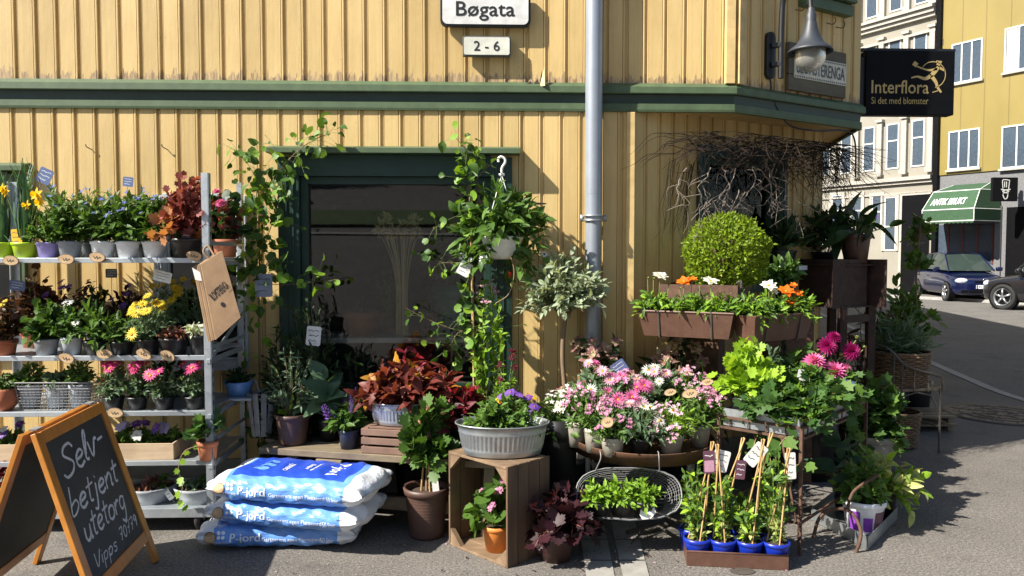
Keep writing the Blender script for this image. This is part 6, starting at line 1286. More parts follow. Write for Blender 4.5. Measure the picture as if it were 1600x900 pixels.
# climbers
def climber(name, label, pts, Y, leaf, ls, mat, n, spread, stem_r=.004, stem='bark', extra=(), group=None, dz=0):
    P = [D(a, b, Y + (c if len(q) > 2 else 0)) for q in pts for a, b, c in [(q + (0,))[:3]]]; root = thing(name, label, 'climbing plant', (P[0].x, P[0].y, 0), group); ro_ = Vector(root.location)
    sm, lm = M(), M(); curves = []
    main = catmull([p - ro_ for p in P], 10); curves.append((main, n)); tube(sm, main, np.linspace(stem_r, stem_r * .5, len(main)), stem, 6)
    for e_pts, en in extra:
        c_ = catmull([D(a, b, Y + c) - ro_ for a, b, c in [(q + (0,))[:3] for q in e_pts]], 8); tube(sm, c_, np.linspace(stem_r * .7, stem_r * .3, len(c_)), stem, 5); curves.append((c_, en))
    for c_, cn in curves:
        c_ = np.array([tuple(q) for q in c_]); t = rng.uniform(.0, 1, cn) * (len(c_) - 1); i = np.minimum(t.astype(int), len(c_) - 2); q = c_[i] + (c_[i + 1] - c_[i]) * (t - i)[:, None]
        o_ = rng.normal(size=(cn, 3)) * [spread, spread * .45, spread * .8]; o_[:, 1] = -np.abs(o_[:, 1]); L_ = q + o_
        for a, b in zip(q, L_): tube(sm, [a, (a + b) / 2 + [0, 0, .01], b], .0009, 'stem_green', 3, cap=False)
        Rf = frames(o_ + rng.normal(size=o_.shape) * .04 + [0, 0, -.04], rng.normal(size=o_.shape) * .8 + [-.3, -.7, .6]); ss = ls * rng.uniform(.35, 1.15, cn); tn = np.clip(rng.normal(.45, .28, cn), 0, 1); kk = np.arange(cn) % 3
        for j_, tm_ in enumerate((leaf, FAN, GINKGO)): inst(lm, tm_, Rf[kk == j_], L_[kk == j_], ss[kk == j_], (mat, 'leaf_mid', 'leaf_green')[j_], tn[kk == j_])
    obj('vine_stem', sm, root, True); obj('foliage', lm, root, True); return root
ML = .041 / 10
climber('climbing_vine', 'climbing vine with fan shaped leaves at the left of the shop window', [(404, 700), (405, 600), (404, 500), (406, 400), (405, 320), (412, 300), (440, 262), (470, 232), (500, 214), (516, 210)], 4.66, ROUND, .068, 'leaf_bright', 120, .07, extra=[([(404, 470), (405, 400), (406, 340), (412, 300)], 90), ([(400, 460), (412, 420), (430, 400)], 26), ([(406, 400), (398, 340), (400, 280), (372, 240), (354, 228)], 40), ([(406, 420), (415, 380), (430, 330), (425, 290), (420, 260)], 40), ([(405, 440), (440, 445), (500, 440), (530, 436)], 22)])
climber('climbing_vine', 'tall climbing vine on a bamboo cane in front of the shop window', [(741, 600), (740, 480), (738, 400), (733, 330), (737, 280), (731, 240), (712, 215)], 4.57, ROUND, .06, 'leaf_bright', 120, .055, extra=[([(737, 290), (760, 262), (770, 258)], 12), ([(733, 360), (700, 352), (676, 356)], 13), ([(737, 520), (700, 512), (660, 495), (632, 480)], 10), ([(736, 520), (716, 520), (705, 545), (722, 560)], 18), ([(738, 520), (765, 510), (770, 525)], 16), ([(735, 410), (690, 410), (672, 400)], 16)])
root = thing('bamboo_cane', 'bamboo cane standing in front of the shop window holding the vine', 'cane', at(741, 4.58, .45)); m = M(); q = [D(741, 610, 4.58), D(735, 300, 4.58)]; tube(m, [v - Vector(root.location) for v in q], .008, 'bamboo', 8); obj('cane', m, root, True)
P = D(726, 420, 4.5); label_card('white label tilted on the vine beside the hanging basket', P, 20 * mpp(P), 22 * mpp(P), 'card_white', .5, 0)
ground_plant('clematis', 'flowering creeper with pale pink blossoms below the hanging basket', 768, 4.56, (60, 110, 'pot_black', 'plain'), [dict(W=76, H=272, n=40, lps=22, leaf=OVAL, ls=13, mat='leaf_bright', t0=.35, stem='bark', jit=.35, mid=.8)], flowers=[dict(k=['dianthus_pale'], n=6, s=16)])
# ------------------------------------------------------------------ middle: abutilon, fruit crate, tubs
loc = G(667, 836); k = mpp(loc)
r_ = px_plant('potted_abutilon', 'large brown ribbed pot on the asphalt with an abutilon standard', loc, (68, 78, 'brown_pot', 'ribbed'), [dict(W=88, H=96, n=34, lps=9, leaf=MAPLE, ls=25, mat='leaf_green', t0=.15, off=(0, 58), e0=-.4, jit=.3), dict(W=76, H=40, n=14, lps=7, leaf=MAPLE, ls=23, mat='leaf_green', t0=.3, off=(4, 62), e0=-.4)], None, [dict(k=['abutilon'], n=4, s=17, lift=-3, face=.5)])
m = M(); b_ = Vector((0, 0, 66 * k))
for a, c_ in (((-.03, .0), (.01, 0)), ((.02, -.02), (0, 0)), ((.01, .03), (.01, .01))): tube(m, [b_ + Vector((a[0], a[1], 0)), b_ + Vector((c_[0], c_[1], 130 * k))], .006, 'bamboo', 6)
tube(m, [b_, b_ + Vector((.006, .01, 70 * k))], .009, 'bark', 7); obj('cane', m, r_, True)
for dx, dz in ((-20, 150), (18, 146)): put(r_, 'abutilon', Vector((dx * k * .6, -.05, (dz - 6) * k * .9)), Vector((.2, -.3, 1)), 11 * k)
P = D(681, 765, loc.y - .08); label_card('tall white label stuck in the abutilon pot', P, 10 * k, 34 * k, 'card_white', -.1, 14 * k, lines=False)
# fruit crate standing on its end
BR, BL, FR = G(790, 888), G(703, 852), G(838, 866); e1 = (BL - BR); w1 = e1.length; e1.normalize(); e2 = Vector((-e1.y, e1.x, 0)); 
if e2.dot(FR - BR) < 0: e2 = -e2
w2 = .30; H_ = .488
root = thing('fruit_crate', 'old wooden fruit crate standing on end with open front, under the zinc herb tub', 'crate', BR); Q = lambda a, b, c: e1 * a + e2 * b + Vector((0, 0, c))
def board(nm, a0, a1, b0_, b1_, c0, c1, mat='crate_wood'):
    m = M(); hexa(m, [Q(a0, b0_, c0), Q(a1, b0_, c0), Q(a1, b1_, c0), Q(a0, b1_, c0), Q(a0, b0_, c1), Q(a1, b0_, c1), Q(a1, b1_, c1), Q(a0, b1_, c1)], mat); o = obj(nm, m, root, bevel=.002); return o
th = .011; ns = 4
for i in range(ns):
    g = w2 / ns; board('side_board', -th, 0, i * g + .002, (i + 1) * g - .002, 0, H_); board('side_board', w1, w1 + th, i * g + .002, (i + 1) * g - .002, 0, H_)
for i in range(5): g = w1 / 5; board('back_board', i * g + .003, (i + 1) * g - .003, w2 - .010, w2 - .001, .012, H_ - .012)
for i in range(3): g = (w2 - .012) / 3; board('top_board', .0005, w1 - .0005, i * g + .001, (i + 1) * g - .001, H_ - .014, H_ - .001, 'crate_wood_flat'); board('bottom_board', .0005, w1 - .0005, i * g + .001, (i + 1) * g - .001, .001, .014, 'crate_wood_flat')
for a, s in ((.001, 1), (w1 - .001, -1)):
    for c, t in ((.015, 1), (H_ - .015, -1)):
        d3 = [(a, c), (a + s * .075, c), (a, c + t * .075)]
        for b0_, b1_ in ((.004, .03), (w2 - .045, w2 - .012)):
            m = M(); p6 = [Q(x, b0_, z) for x, z in d3] + [Q(x, b1_, z) for x, z in d3]; m.add(p6, [(0, 1, 2), (5, 4, 3), (0, 3, 4, 1), (1, 4, 5, 2), (2, 5, 3, 0)], 'crate_wood_flat'); obj('corner_block', m, root)
c = BR + e1 * (w1 / 2) + e2 * (w2 / 2) + Vector((0, 0, H_ + .001)); ang = math.atan2(e1.y, e1.x); c = at(785, c.y + .0, H_ + .001)
rt = tub('oval fluted zinc tub of small green herbs on top of the fruit crate', c, 148 * mpp(c), 50 * mpp(c), .66, name='zinc_tub'); rt['category'] = 'potted plant'; k = mpp(c)
lm, sm = M(), M(); bush(128 * k, 56 * k, (0, 0, 36 * k), 84 * k, 130, 11, SMALL, 13 * k, 'leaf_mid', .0, .12, .0012, 'stem_green', .7, lm=lm, sm=sm, jit=.45); obj('foliage', lm, rt, True); obj('stems', sm, rt, True)
loc = BR + e1 * (w1 * .42) + e2 * (w2 * .36) + Vector((0, 0, .016))
px_plant('potted_geranium', 'pink geranium in an orange pot inside the fruit crate', loc, (46, 40, 'orange_pot', 'plain'), [dict(W=104, H=70, n=24, lps=5, leaf=ROUND, ls=24, mat='leaf_green', t0=.35, e0=-.1)], None, [dict(k=['geranium'], n=1, s=18, lift=14), dict(k=['geranium'], n=3, s=17, lift=6, front=False)])
loc = G(868, 872); px_plant('potted_heuchera', 'dark burgundy heuchera in a brown pot on the asphalt', loc, (62, 56, 'brown_pot', 'plain'), [dict(W=136, H=54, n=44, lps=6, leaf=MAPLE, ls=24, mat='leaf_plum', t0=.35, e0=-.5, stem='stem_red', sr=.003, rise=6), dict(W=120, H=36, n=10, lps=3, leaf=MAPLE, ls=32, mat='leaf_plum', t0=.7, e0=-.8, stem='stem_red', sr=.003)], None)
loc = at(872, 4.18, 0); px_plant('potted_plant', 'tall black pot of white flowers between the fruit crate and round table', loc, (62, 168, 'pot_black', 'plain'), [dict(W=92, H=62, n=56, lps=9, leaf=OVAL, ls=11, mat='leaf_mid', t0=.1, e0=-.1)], None, [dict(k=['white_small'], n=18, s=18, lift=3)])
# silver leaved standard tree
loc = at(881, 4.50, 0); k = mpp(loc)
r_ = px_plant('standard_tree', 'silver leaved standard tree with a round crown before the downpipe', loc, (70, 80, 'pot_black', 'plain'), [], None, cat='small tree')
m = M(); tube(m, catmull([(0, 0, .28), (.01, 0, .6), (-.01, .01, .9), (.01, 0, 1.2)], 5), [.014] * 15 + [.012], 'bark', 8); obj('trunk', m, r_, True)
for o_ in [q for q in r_.children if q.name.startswith('foliage')]: o_.name = 'crown'; 
lm, sm = M(), M(); bush(138 * k, 64 * k, (0, 0, 1.14), 100 * k, 150, 13, OVAL, 14 * k, 'leaf_silver', -.6, .25, .0025, 'bark', .3, lm=lm, sm=sm, rise=30 * k, jit=.35)
old = [q for q in r_.children if q.name.startswith('crown')][0]; old.data = lm.mesh('crown', True); obj('branches', sm, r_, True)
# hanging basket
loc = at(784, 4.56, 1.40); k = mpp(loc); b_ = D(784, 405, 4.56)
r_ = thing('hanging_basket', 'white hanging basket of leafy strawberry with a white plastic hook', 'hanging basket', b_)
m = M(); lathe(m, [(.05, 0), (.085, .02), (.118, .11), (.128, .125), (.128, .135), (.112, .13), (.1, .08)], 'white_plastic', 30); obj('bowl', m, r_, True); zt_ = D(783, 245, 4.56).z - b_.z
m = M(); tube(m, catmull([(-.018, 0, zt_ - .03), (-.020, 0, zt_ - .012), (-.004, 0, zt_), (.018, 0, zt_ - .012), (.020, 0, zt_ - .035), (.002, 0, zt_ - .065), (.0, 0, zt_ - .10)], 6), .0075, 'white_plastic', 8); box(m, (0, 0, zt_ - .105), (.035, .012, .014), 'white_plastic'); obj('hook', m, r_, True)
m = M()
for a in (-.5, 1.6, 3.7): tube(m, [(0, 0, zt_ - .105), (.12 * math.cos(a), .12 * math.sin(a), .13)], .0028, 'white_plastic', 5)
obj('hanger_strap', m, r_, True)
lm, sm = M(), M(); bush(160 * k, 74 * k, (0, 0, .12), 110 * k, 70, 9, OVAL, 22 * k, 'leaf_green', -.5, .25, .0018, 'stem_green', .3, lm=lm, sm=sm, rise=10 * k, mats2=('leaf_mid', .35)); _, _, tp = bush(130 * k, 40 * k, (0, 0, .10), 90 * k, 16, 8, OVAL, 22 * k, 'leaf_mid', -1.0, .4, .0018, 'stem_green', .1, lm=lm, sm=sm, rise=-30 * k, ep=1.5)
put_on(r_, ['white_daisy'], tp, 5, 7 * k, .01); obj('foliage', lm, r_, True); obj('stems', sm, r_, True)
m = M(); tube(m, catmull([(.05, -.08, .02), (.07, -.09, -.08), (.04, -.08, -.2), (-.04, -.07, -.26)], 6), .002, 'stem_tan', 5); obj('trailing_runner', m, r_, True)
P = D(797, 428, 4.50) - b_
for dx, dz in ((0, 0), (.012, -.06)): m = M(); lathe(m, [(.001, -.022), (.009, -.012), (.012, .002), (.006, .012), (.001, .013)], 'petal_red' if dz == 0 else 'leaf_varieg', 10, tuple(P + Vector((dx, 0, dz))), cap0=False); obj('strawberry', m, r_, True)
m = M(); wb = D(838, 335, FY - .02); tube(m, [(0, 0, 0), (0, -.10, 0)], .006, 'iron', 6); tube(m, [(-.0, -.10 - .0, -.06), (0, -.10, .0)], .008, 'iron', 6); tube(m, [(.07 * math.cos(a) - .02, -.12 + .05 * math.sin(a), .015) for a in np.linspace(0, 6.283, 21)[:-1]], .0035, 'iron', 5, True)
o_ = obj('wall_bracket', m, None, True); o_.location = D(838, 324, FY - .02); tag(o_, 'small black iron ring bracket on the wall right of the hanging basket', 'bracket')

# ------------------------------------------------------------------ round metal tray table with pink flowers
tc = at(1003, 4.17, 0); tc.z = 0; TR = .385; TZ = .455
root = thing('round_tray_table', 'round rusty metal tray table full of pink flowers', 'table', tc)
m = M(); lathe(m, [(.001, TZ - .006), (TR - .004, TZ - .006), (TR, TZ - .01), (TR + .002, TZ - .03), (TR + .004, TZ + .030), (TR + .006, TZ + .034), (TR - .002, TZ + .034), (TR - .004, TZ), (.001, TZ)], 'rust_paint', 56, cap0=False); obj('tray', m, root, True)
for px in (1062, 897, 1095, 930):
    pass
la = [(proj_a) for proj_a in (-62, -152, 118, 28)]
for a in la:
    a = math.radians(a); p = Vector((math.cos(a) * (TR - .015), math.sin(a) * (TR - .015), 0)); m = M(); tube(m, [p + Vector((0, 0, TZ - .012)), p * 1.0 + Vector((0, 0, .012))], .0135, 'iron_grey', 10); tube(m, [p + Vector((0, 0, .014)), p * .9 + Vector((0, 0, .012))], .012, 'iron_grey', 8); obj('leg', m, root, True)
m = M(); q = [(math.cos(math.radians(a)) * (TR - .015), math.sin(math.radians(a)) * (TR - .015), .10) for a in la]; tube(m, [q[0], q[2]], .006, 'iron', 6); tube(m, [q[1], q[3]], .006, 'iron', 6); obj('cross_brace', m, root, True)
gt = 'pink flowers on the round table'
def on_table(px, Y, label, fol, kinds, n, s, pot=(34, 36, 'pot_taupe', 'plain'), name='potted_flowers', **kw): return px_plant(name, label, at(px, Y, TZ + .001), pot, fol, gt, [dict(k=kinds, n=n, s=s, **kw)])
dia = lambda W=84, H=74, mt='leaf_mid', rise=0: [dict(W=W * 1.12, H=H * .72, e0=-.05, n=54, lps=10, leaf=LANCE, ls=14, mat=mt, t0=.1, rise=rise)]
on_table(902, 4.10, 'taupe pot of mauve pinks at the left rim of the round table', dia(84, 84), ['dianthus'], 11, 16, (36, 40, 'pot_taupe', 'plain'))
on_table(929, 3.98, 'taupe pot of mauve pinks second from the left rim of the round table', dia(78, 84), ['dianthus', 'dianthus', 'dianthus_pale'], 11, 16, (34, 38, 'pot_taupe', 'plain'))
on_table(957, 3.90, 'taupe pot of mauve pinks behind the round wooden tag', dia(76, 72), ['dianthus'], 7, 16, (38, 30, 'pot_taupe', 'plain'))
on_table(1000, 3.90, 'black pot of pale pink marguerites at the front middle of the round table', [dict(W=92, H=56, n=50, lps=10, leaf=FERNY, ls=15, mat='leaf_grey_green', t0=.1)], ['white_pink_daisy', 'pale_daisy'], 5, 21, (34, 28, 'pot_black', 'plain'))
on_table(1048, 3.95, 'light leaved pink phlox at the front right of the round table', dia(88, 78, 'leaf_bright'), ['dianthus_pale'], 9, 17, (40, 28, 'pot_taupe', 'plain'))
on_table(1092, 4.08, 'mauve pinks at the right rim of the round table', dia(86, 90), ['dianthus', 'dianthus_pale'], 8, 17, (36, 34, 'pot_taupe', 'plain'))
on_table(980, 4.16, 'rose pink double marguerites at the centre of the round table', [dict(W=112, H=74, n=60, lps=11, leaf=FERNY, ls=15, mat='leaf_grey_green', t0=.1)], ['rose_daisy', 'rose_daisy', 'dianthus', 'pale_daisy'], 12, 25)
on_table(935, 4.30, 'pale pink marguerites at the back left of the round table', [dict(W=120, H=84, n=56, lps=11, leaf=FERNY, ls=16, mat='leaf_grey_green', t0=.1)], ['pale_daisy', 'rose_daisy', 'white_pink_daisy'], 9, 20)
on_table(1030, 4.34, 'pale pink marguerites at the back right of the round table', [dict(W=124, H=80, n=56, lps=11, leaf=FERNY, ls=16, mat='leaf_grey_green', t0=.1)], ['white_pink_daisy', 'pale_daisy'], 8, 20)
on_table(1075, 4.30, 'pink phlox at the back right rim of the round table', dia(92, 104, 'leaf_mid'), ['dianthus_pale', 'dianthus'], 7, 17)
for px, Y, lab, W in ((935, 4.54, 'hellebore with faded mauve flowers, left of the pair behind the round table', 130), (1060, 4.58, 'hellebore with faded mauve flowers, right of the pair behind the round table', 150)):
    px_plant('potted_hellebore', lab, at(px, Y, 0), (70, 100, 'pot_black', 'plain'), [dict(W=W, H=196, n=44, lps=7, leaf=STRAP, ls=26, mat='leaf_dark', t0=.45, stem='stem_red', mats2=('petal_hellebore', .25), jit=.35)], 'hellebores behind the round table', [dict(front=False, k=['hellebore'], n=46, s=27, lift=2)])
for px, py, Y, r, lab in ((949, 660, 3.80, 10, 'pale round wooden tag on the front mauve pinks'), (1078, 615, 3.98, 13, 'oval wooden tag lying on the marguerites of the round table'), (1105, 597, 4.08, 10, 'small oval wooden tag at the right back of the round table'), (1047, 613, 4.05, 10, 'brown wooden tag left of the oval one on the round table')):
    P = D(px, py, Y); wood_tag(lab, P, r * mpp(P), -.2, -.3, .85 if px < 1000 else .55)
P = D(968, 575, 4.24); label_card('dark blue label standing among the pink marguerites', P, 24 * mpp(P), 22 * mpp(P), 'card_blue', -.6, .1)
# oval wire basket hung from the tray rim
HP = D(983, 771, tc.y - TR - .035); k = mpp(HP)
root = thing('wire_basket', 'oval wire basket of green lettuce hanging from the round table', 'basket', HP); root.rotation_euler = (0, 0, math.radians(-3))
a_, b_o = 82 * k, 35 * k; tilt = math.radians(62); Rt = np.array(Matrix.Rotation(tilt, 3, 'X'))
sgp = lambda v, e: math.copysign(abs(v) ** e, v)
def wb(u, f): return np.array([a_ * (1 - .22 * f) * sgp(math.cos(u), .72), b_o / math.sin(tilt) * (1 - .25 * f) * sgp(math.sin(u), .8), -.15 * f]) @ Rt.T
m = M(); us = np.linspace(0, 2 * math.pi, 41)[:-1]
for f in np.linspace(0, 1, 8): tube(m, [wb(u, f) + rng.normal(size=3) * .001 for u in us], .0045 if f == 0 else .0016, 'wire_steel', 4, True)
for u in np.linspace(0, 2 * math.pi, 61)[:-1]: tube(m, [wb(u, 0), wb(u, .5) + rng.normal(size=3) * .001, wb(u, 1)], .0013, 'wire_steel', 4)
for x in np.linspace(-.75, .75, 17): y = math.sqrt(1 - x * x); tube(m, [np.array([a_ * .78 * x, s * b_o / math.sin(tilt) * .75 * y, -.15]) @ Rt.T for s in (-1, 1)], .0013, 'wire_steel', 4)
for y in np.linspace(-.8, .8, 9): x = math.sqrt(1 - y * y); tube(m, [np.array([s * a_ * .78 * x, b_o / math.sin(tilt) * .75 * y, -.15]) @ Rt.T for s in (-1, 1)], .0013, 'wire_steel', 4)
obj('wire_mesh', m, root)
for u in (1.05, 2.1):
    p = wb(u, 0); q = D(1027 if u < 1.5 else 937, 706, tc.y - TR + .02) - HP; m = M(); tube(m, catmull([p, p + np.array([0, -.006, .01]), np.array([q.x, q.y - .03, q.z - .03]), np.array([q.x, q.y - .012, q.z]), np.array([q.x, q.y + .014, q.z + .0])], 5), .003, 'wire_steel', 6); obj('hook', m, root, True)
for dx, lab in ((-50, 'lettuce plant at the left of the oval wire basket'), (-12, 'lettuce plant in the middle of the oval wire basket'), (24, 'lettuce plant at the right of the oval wire basket, by the torn label')):
    loc = HP + Vector((dx * k, -.005, -.10)); r_ = px_plant('lettuce', lab, loc, (40, 22, 'pot_black', 'plain'), [dict(W=54, H=34, n=40, lps=8, leaf=OVAL, ls=12, mat='leaf_bright', t0=.2, e0=-.1)], 'lettuces in the wire basket')
P = D(1012, 798, tc.y - TR - .09); root = thing('torn_label', 'torn white paper label on the rim of the oval wire basket', 'label', P); m = M(); k2 = mpp(P); prism(m, [(-13 * k2, -6 * k2), (-9 * k2, -13 * k2), (4 * k2, -12 * k2), (13 * k2, -3 * k2), (10 * k2, 8 * k2), (0, 6 * k2), (-6 * k2, 11 * k2), (-10 * k2, 5 * k2)], (0, 0, 0), (1, 0, 0), (0, .3, .95), YN, .001, 'card_white'); obj('paper', m, root); m = M(); ribbon(m, catmull([(-.02, .01), (-.008, -.008), (0, .012), (.01, -.005), (.022, .004)], 3), .002, (0, -.002, 0), (1, 0, 0), (0, .3, .95), YN, 'card_ink', .0006); obj('scribble', m, root)
# rusted iron ornament lying under the table
loc = G(1010, 842); root = thing('iron_rods', 'loose rusted iron rods lying on the stones under the round table', 'iron rods', loc); m = M()
for pts, r in (([(980, 836), (1010, 828), (1042, 823)], .013), ([(1000, 842), (1030, 832), (1058, 850)], .009), ([(985, 862), (995, 850), (1004, 840)], .006)): tube(m, [G(a, b) - loc + Vector((0, 0, .013 + .02 * (r < .012))) for a, b in pts], r, 'iron', 8)
obj('rod', m, root, True)

# ------------------------------------------------------------------ sweet peas in a metal trough
T0, T1 = G(1073, 884), G(1232, 892); td = (T1 - T0).normalized(); tn = Vector((-td.y, td.x, 0)); tl = (T1 - T0).length; tw = .27; thh = .072
root = thing('metal_trough', 'low brown metal trough of blue pots standing on the asphalt', 'trough', (T0.x, T0.y, 0)); 
for nm, a0, a1, q0, q1, z0, z1 in (('front_side', 0, tl, 0, .004, .002, thh), ('back_side', 0, tl, tw - .004, tw, .002, thh), ('end_side', 0, .004, .0041, tw - .0041, .002, thh), ('end_side', tl - .004, tl, .0041, tw - .0041, .002, thh), ('bottom', .004, tl - .004, .004, tw - .004, .003, .007)):
    m = M(); hexa(m, [td * a + tn * q + Vector((0, 0, z)) for z in (z0, z1) for a, q in ((a0, q0), (a1, q0), (a1, q1), (a0, q1))], 'brown_metal'); obj(nm, m, root)
m = M(); tube(m, [td * a + tn * q + Vector((0, 0, thh)) for a, q in ((0, 0), (tl, 0), (tl, tw), (0, tw))], .004, 'brown_metal', 6, True); obj('rolled_rim', m, root, True)
def sweet_pea(a, q, label, H, stake_top, W=50, nst=3, leafm='leaf_mid'):
    loc = T0 + td * a + tn * q; loc.z = .008; k = mpp(loc)
    r_ = px_plant('sweet_pea', label, loc, (42, 36, 'pot_blue', 'plain'), [dict(W=W, H=H, n=13, lps=13, leaf=OVAL, ls=14, mat=leafm, t0=.02, e0=.35, jit=.25, mid=.6, mats2=('leaf_lime', .3)), dict(W=34, H=46, n=12, lps=8, leaf=SMALL, ls=11, mat='leaf_varieg', t0=.1)], 'sweet peas in the metal trough')
    if stake_top:
        top = D(*stake_top, loc.y + .01) - loc; m = M()
        for i in range(nst): an = i * 2.1 + .5; tube(m, [(.045 * math.cos(an), .045 * math.sin(an), .09), tuple(top + Vector((.008 * math.cos(an + 2.6), .008 * math.sin(an + 2.6), 0)))], .0042, 'bamboo', 6)
        obj('cane', m, r_, True)
    return r_
sweet_pea(.055, .065, 'sweet pea front left in the trough on bamboo canes', 100, (1114, 690)); sweet_pea(.175, .065, 'sweet pea second from the left in front row of the trough, behind picture labels', 104, (1121, 694)); sweet_pea(.30, .065, 'low sweet pea second from the right in the front row of the trough', 66, (1193, 686)); sweet_pea(.425, .065, 'sweet pea front right in the trough, tallest leaves', 150, (1233, 700), 56)
sweet_pea(.045, .19, 'sweet pea back left in the trough', 112, None, 54, 3, 'leaf_green'); sweet_pea(.17, .20, 'sweet pea second from the left in the back row of the trough', 96, (1162, 684), 50, 3, 'leaf_green'); sweet_pea(.30, .20, 'sweet pea second from the right in the back row of the trough', 60, (1206, 676), 40, 2, 'leaf_green'); sweet_pea(.42, .20, 'sweet pea back right in the trough', 120, None, 50, 3, 'leaf_green')
for px, py, w, h, mat, roll, m2, lab in ((1108, 722, 18, 36, 'card_plum', -.05, 'petal_pale_pink', 'purple picture label on the left bamboo canes of the trough'), (1126, 720, 26, 34, 'card_white', .25, None, 'white label on the left bamboo canes of the trough'), (1157, 734, 16, 30, 'card_plum', .1, None, 'dark picture label between the bamboo canes of the trough'), (1181, 710, 22, 38, 'card_white', .7, None, 'tilted white label on the middle bamboo canes of the trough'), (1235, 728, 17, 42, 'card_white', -.05, None, 'white label on the right bamboo canes of the trough')):
    P = D(px, py, T0.y + .04 - .0 + (px - 1073) * .0002); k = mpp(P); label_card(lab, P, w * k, h * k, mat, roll, 0, mat2=m2, group='labels on the bamboo canes')

# ------------------------------------------------------------------ rusty plant stand with a zinc tray
SZ_ = .585; p0 = G(1249, 868); p0.z = 0; p1 = S(1353, 640, SZ_); dr = Vector((p1.x - p0.x, p1.y - p0.y, 0)); dl = dr.length; dr.normalize(); dn = Vector((-dr.y, dr.x, 0)); dw = .44
root = thing('iron_plant_stand', 'rusty iron plant stand holding the zinc tray of ivy and dahlias', 'plant stand', p0); qq = lambda a, b, c: dr * a + dn * b + Vector((0, 0, c))
for a, b in ((0, 0), (dl, 0), (dl, dw), (0, dw)): m = M(); bar(m, qq(a, b, 0), qq(a, b, SZ_ + .05), .016, .016, 'rust', up=dr); obj('leg', m, root)
for z in (SZ_ - .005, SZ_ + .05, .16):
    m = M()
    for (a, b), (c_, d_) in (((0, 0), (dl, 0)), ((dl, 0), (dl, dw)), ((dl, dw), (0, dw)), ((0, dw), (0, 0))): bar(m, qq(a, b, z), qq(c_, d_, z), .010, .012, 'rust')
    obj('rail', m, root)
m = M()
for t in np.arange(.08, dl, .12): bar(m, qq(t, 0, SZ_), qq(t, 0, SZ_ + .05), .006, .006, 'rust', up=dr)
for t in np.arange(.08, dw, .10): bar(m, qq(0, t, SZ_), qq(0, t, SZ_ + .05), .006, .006, 'rust', up=dn)
bar(m, qq(0, .02, .16), qq(.0, .10, SZ_ - .01), .006, .01, 'rust'); bar(m, qq(.03, .01, .16), qq(.03, .01, SZ_ - .01), .010, .010, 'rust', up=dr); obj('baluster', m, root)
ctr = p0 + qq(dl / 2, dw / 2, SZ_ + .004); root = thing('zinc_tray', 'shallow zinc tray on the rusty stand filled with ivy', 'tray', ctr, None, math.atan2(dr.y, dr.x)); tl_, tw_ = dl - .03, dw - .03
for nm, c_, s_ in (('side', (0, -tw_ / 2, .045), (tl_, .003, .09)), ('side', (0, tw_ / 2, .045), (tl_, .003, .09)), ('end', (-tl_ / 2, 0, .045), (.003, tw_ - .004, .09)), ('end', (tl_ / 2, 0, .045), (.003, tw_ - .004, .09)), ('bottom', (0, 0, .004), (tl_ - .006, tw_ - .006, .004))): m = M(); box(m, c_, s_, 'zinc'); obj(nm, m, root)
gz = 'plants in the zinc tray on the rusty stand'
def in_tray(a, b, label, pot, fol, name='potted_plant', **kw): return px_plant(name, label, p0 + qq(a * dl, b * dw, SZ_ + .012), pot, fol, gz, **kw)
in_tray(.14, .80, 'lime green leafy plant at the left of the zinc tray', (50, 40, 'pot_black', 'plain'), [dict(W=104, H=92, n=60, lps=9, leaf=MAPLE, ls=18, mat='leaf_lime', t0=.15)])
in_tray(.10, .42, 'dark green ivy below the lime green plant in the zinc tray', (40, 34, 'pot_black', 'plain'), [dict(W=110, H=40, n=40, lps=9, leaf=IVY, ls=19, mat='leaf_ivy', t0=.2, e0=-.5, stem='stem_tan')], 'potted_ivy')
in_tray(.16, .16, 'trailing ivy at the front corner of the zinc tray', (40, 34, 'pot_black', 'plain'), [dict(W=116, H=34, n=46, lps=9, leaf=IVY, ls=19, mat='leaf_ivy', t0=.2, e0=-.9, stem='stem_tan', mats2=('leaf_bright', .25), ep=1.0)], 'potted_ivy')
in_tray(.40, .30, 'thick ivy in the middle of the zinc tray', (44, 38, 'pot_black', 'plain'), [dict(W=130, H=50, n=60, lps=10, leaf=IVY, ls=20, mat='leaf_ivy', t0=.2, e0=-.6, stem='stem_tan', mats2=('leaf_mid', .4))], 'potted_ivy')
in_tray(.66, .25, 'ivy at the right of the zinc tray with long trailing shoots', (44, 38, 'pot_black', 'plain'), [dict(W=124, H=44, n=52, lps=10, leaf=IVY, ls=20, mat='leaf_ivy', t0=.2, e0=-.8, stem='stem_tan', mats2=('leaf_mid', .4))], 'potted_ivy')
loc = p0 + qq(.58 * dl, .55 * dw, SZ_ + .012); k = mpp(loc)
r_ = in_tray(.58, .55, 'dahlias with magenta and pink blooms in the zinc tray', (48, 40, 'pot_black', 'plain'), [dict(W=100, H=62, n=44, lps=9, leaf=OVAL, ls=20, mat='leaf_green', t0=.15)], 'potted_dahlias')
m = M()
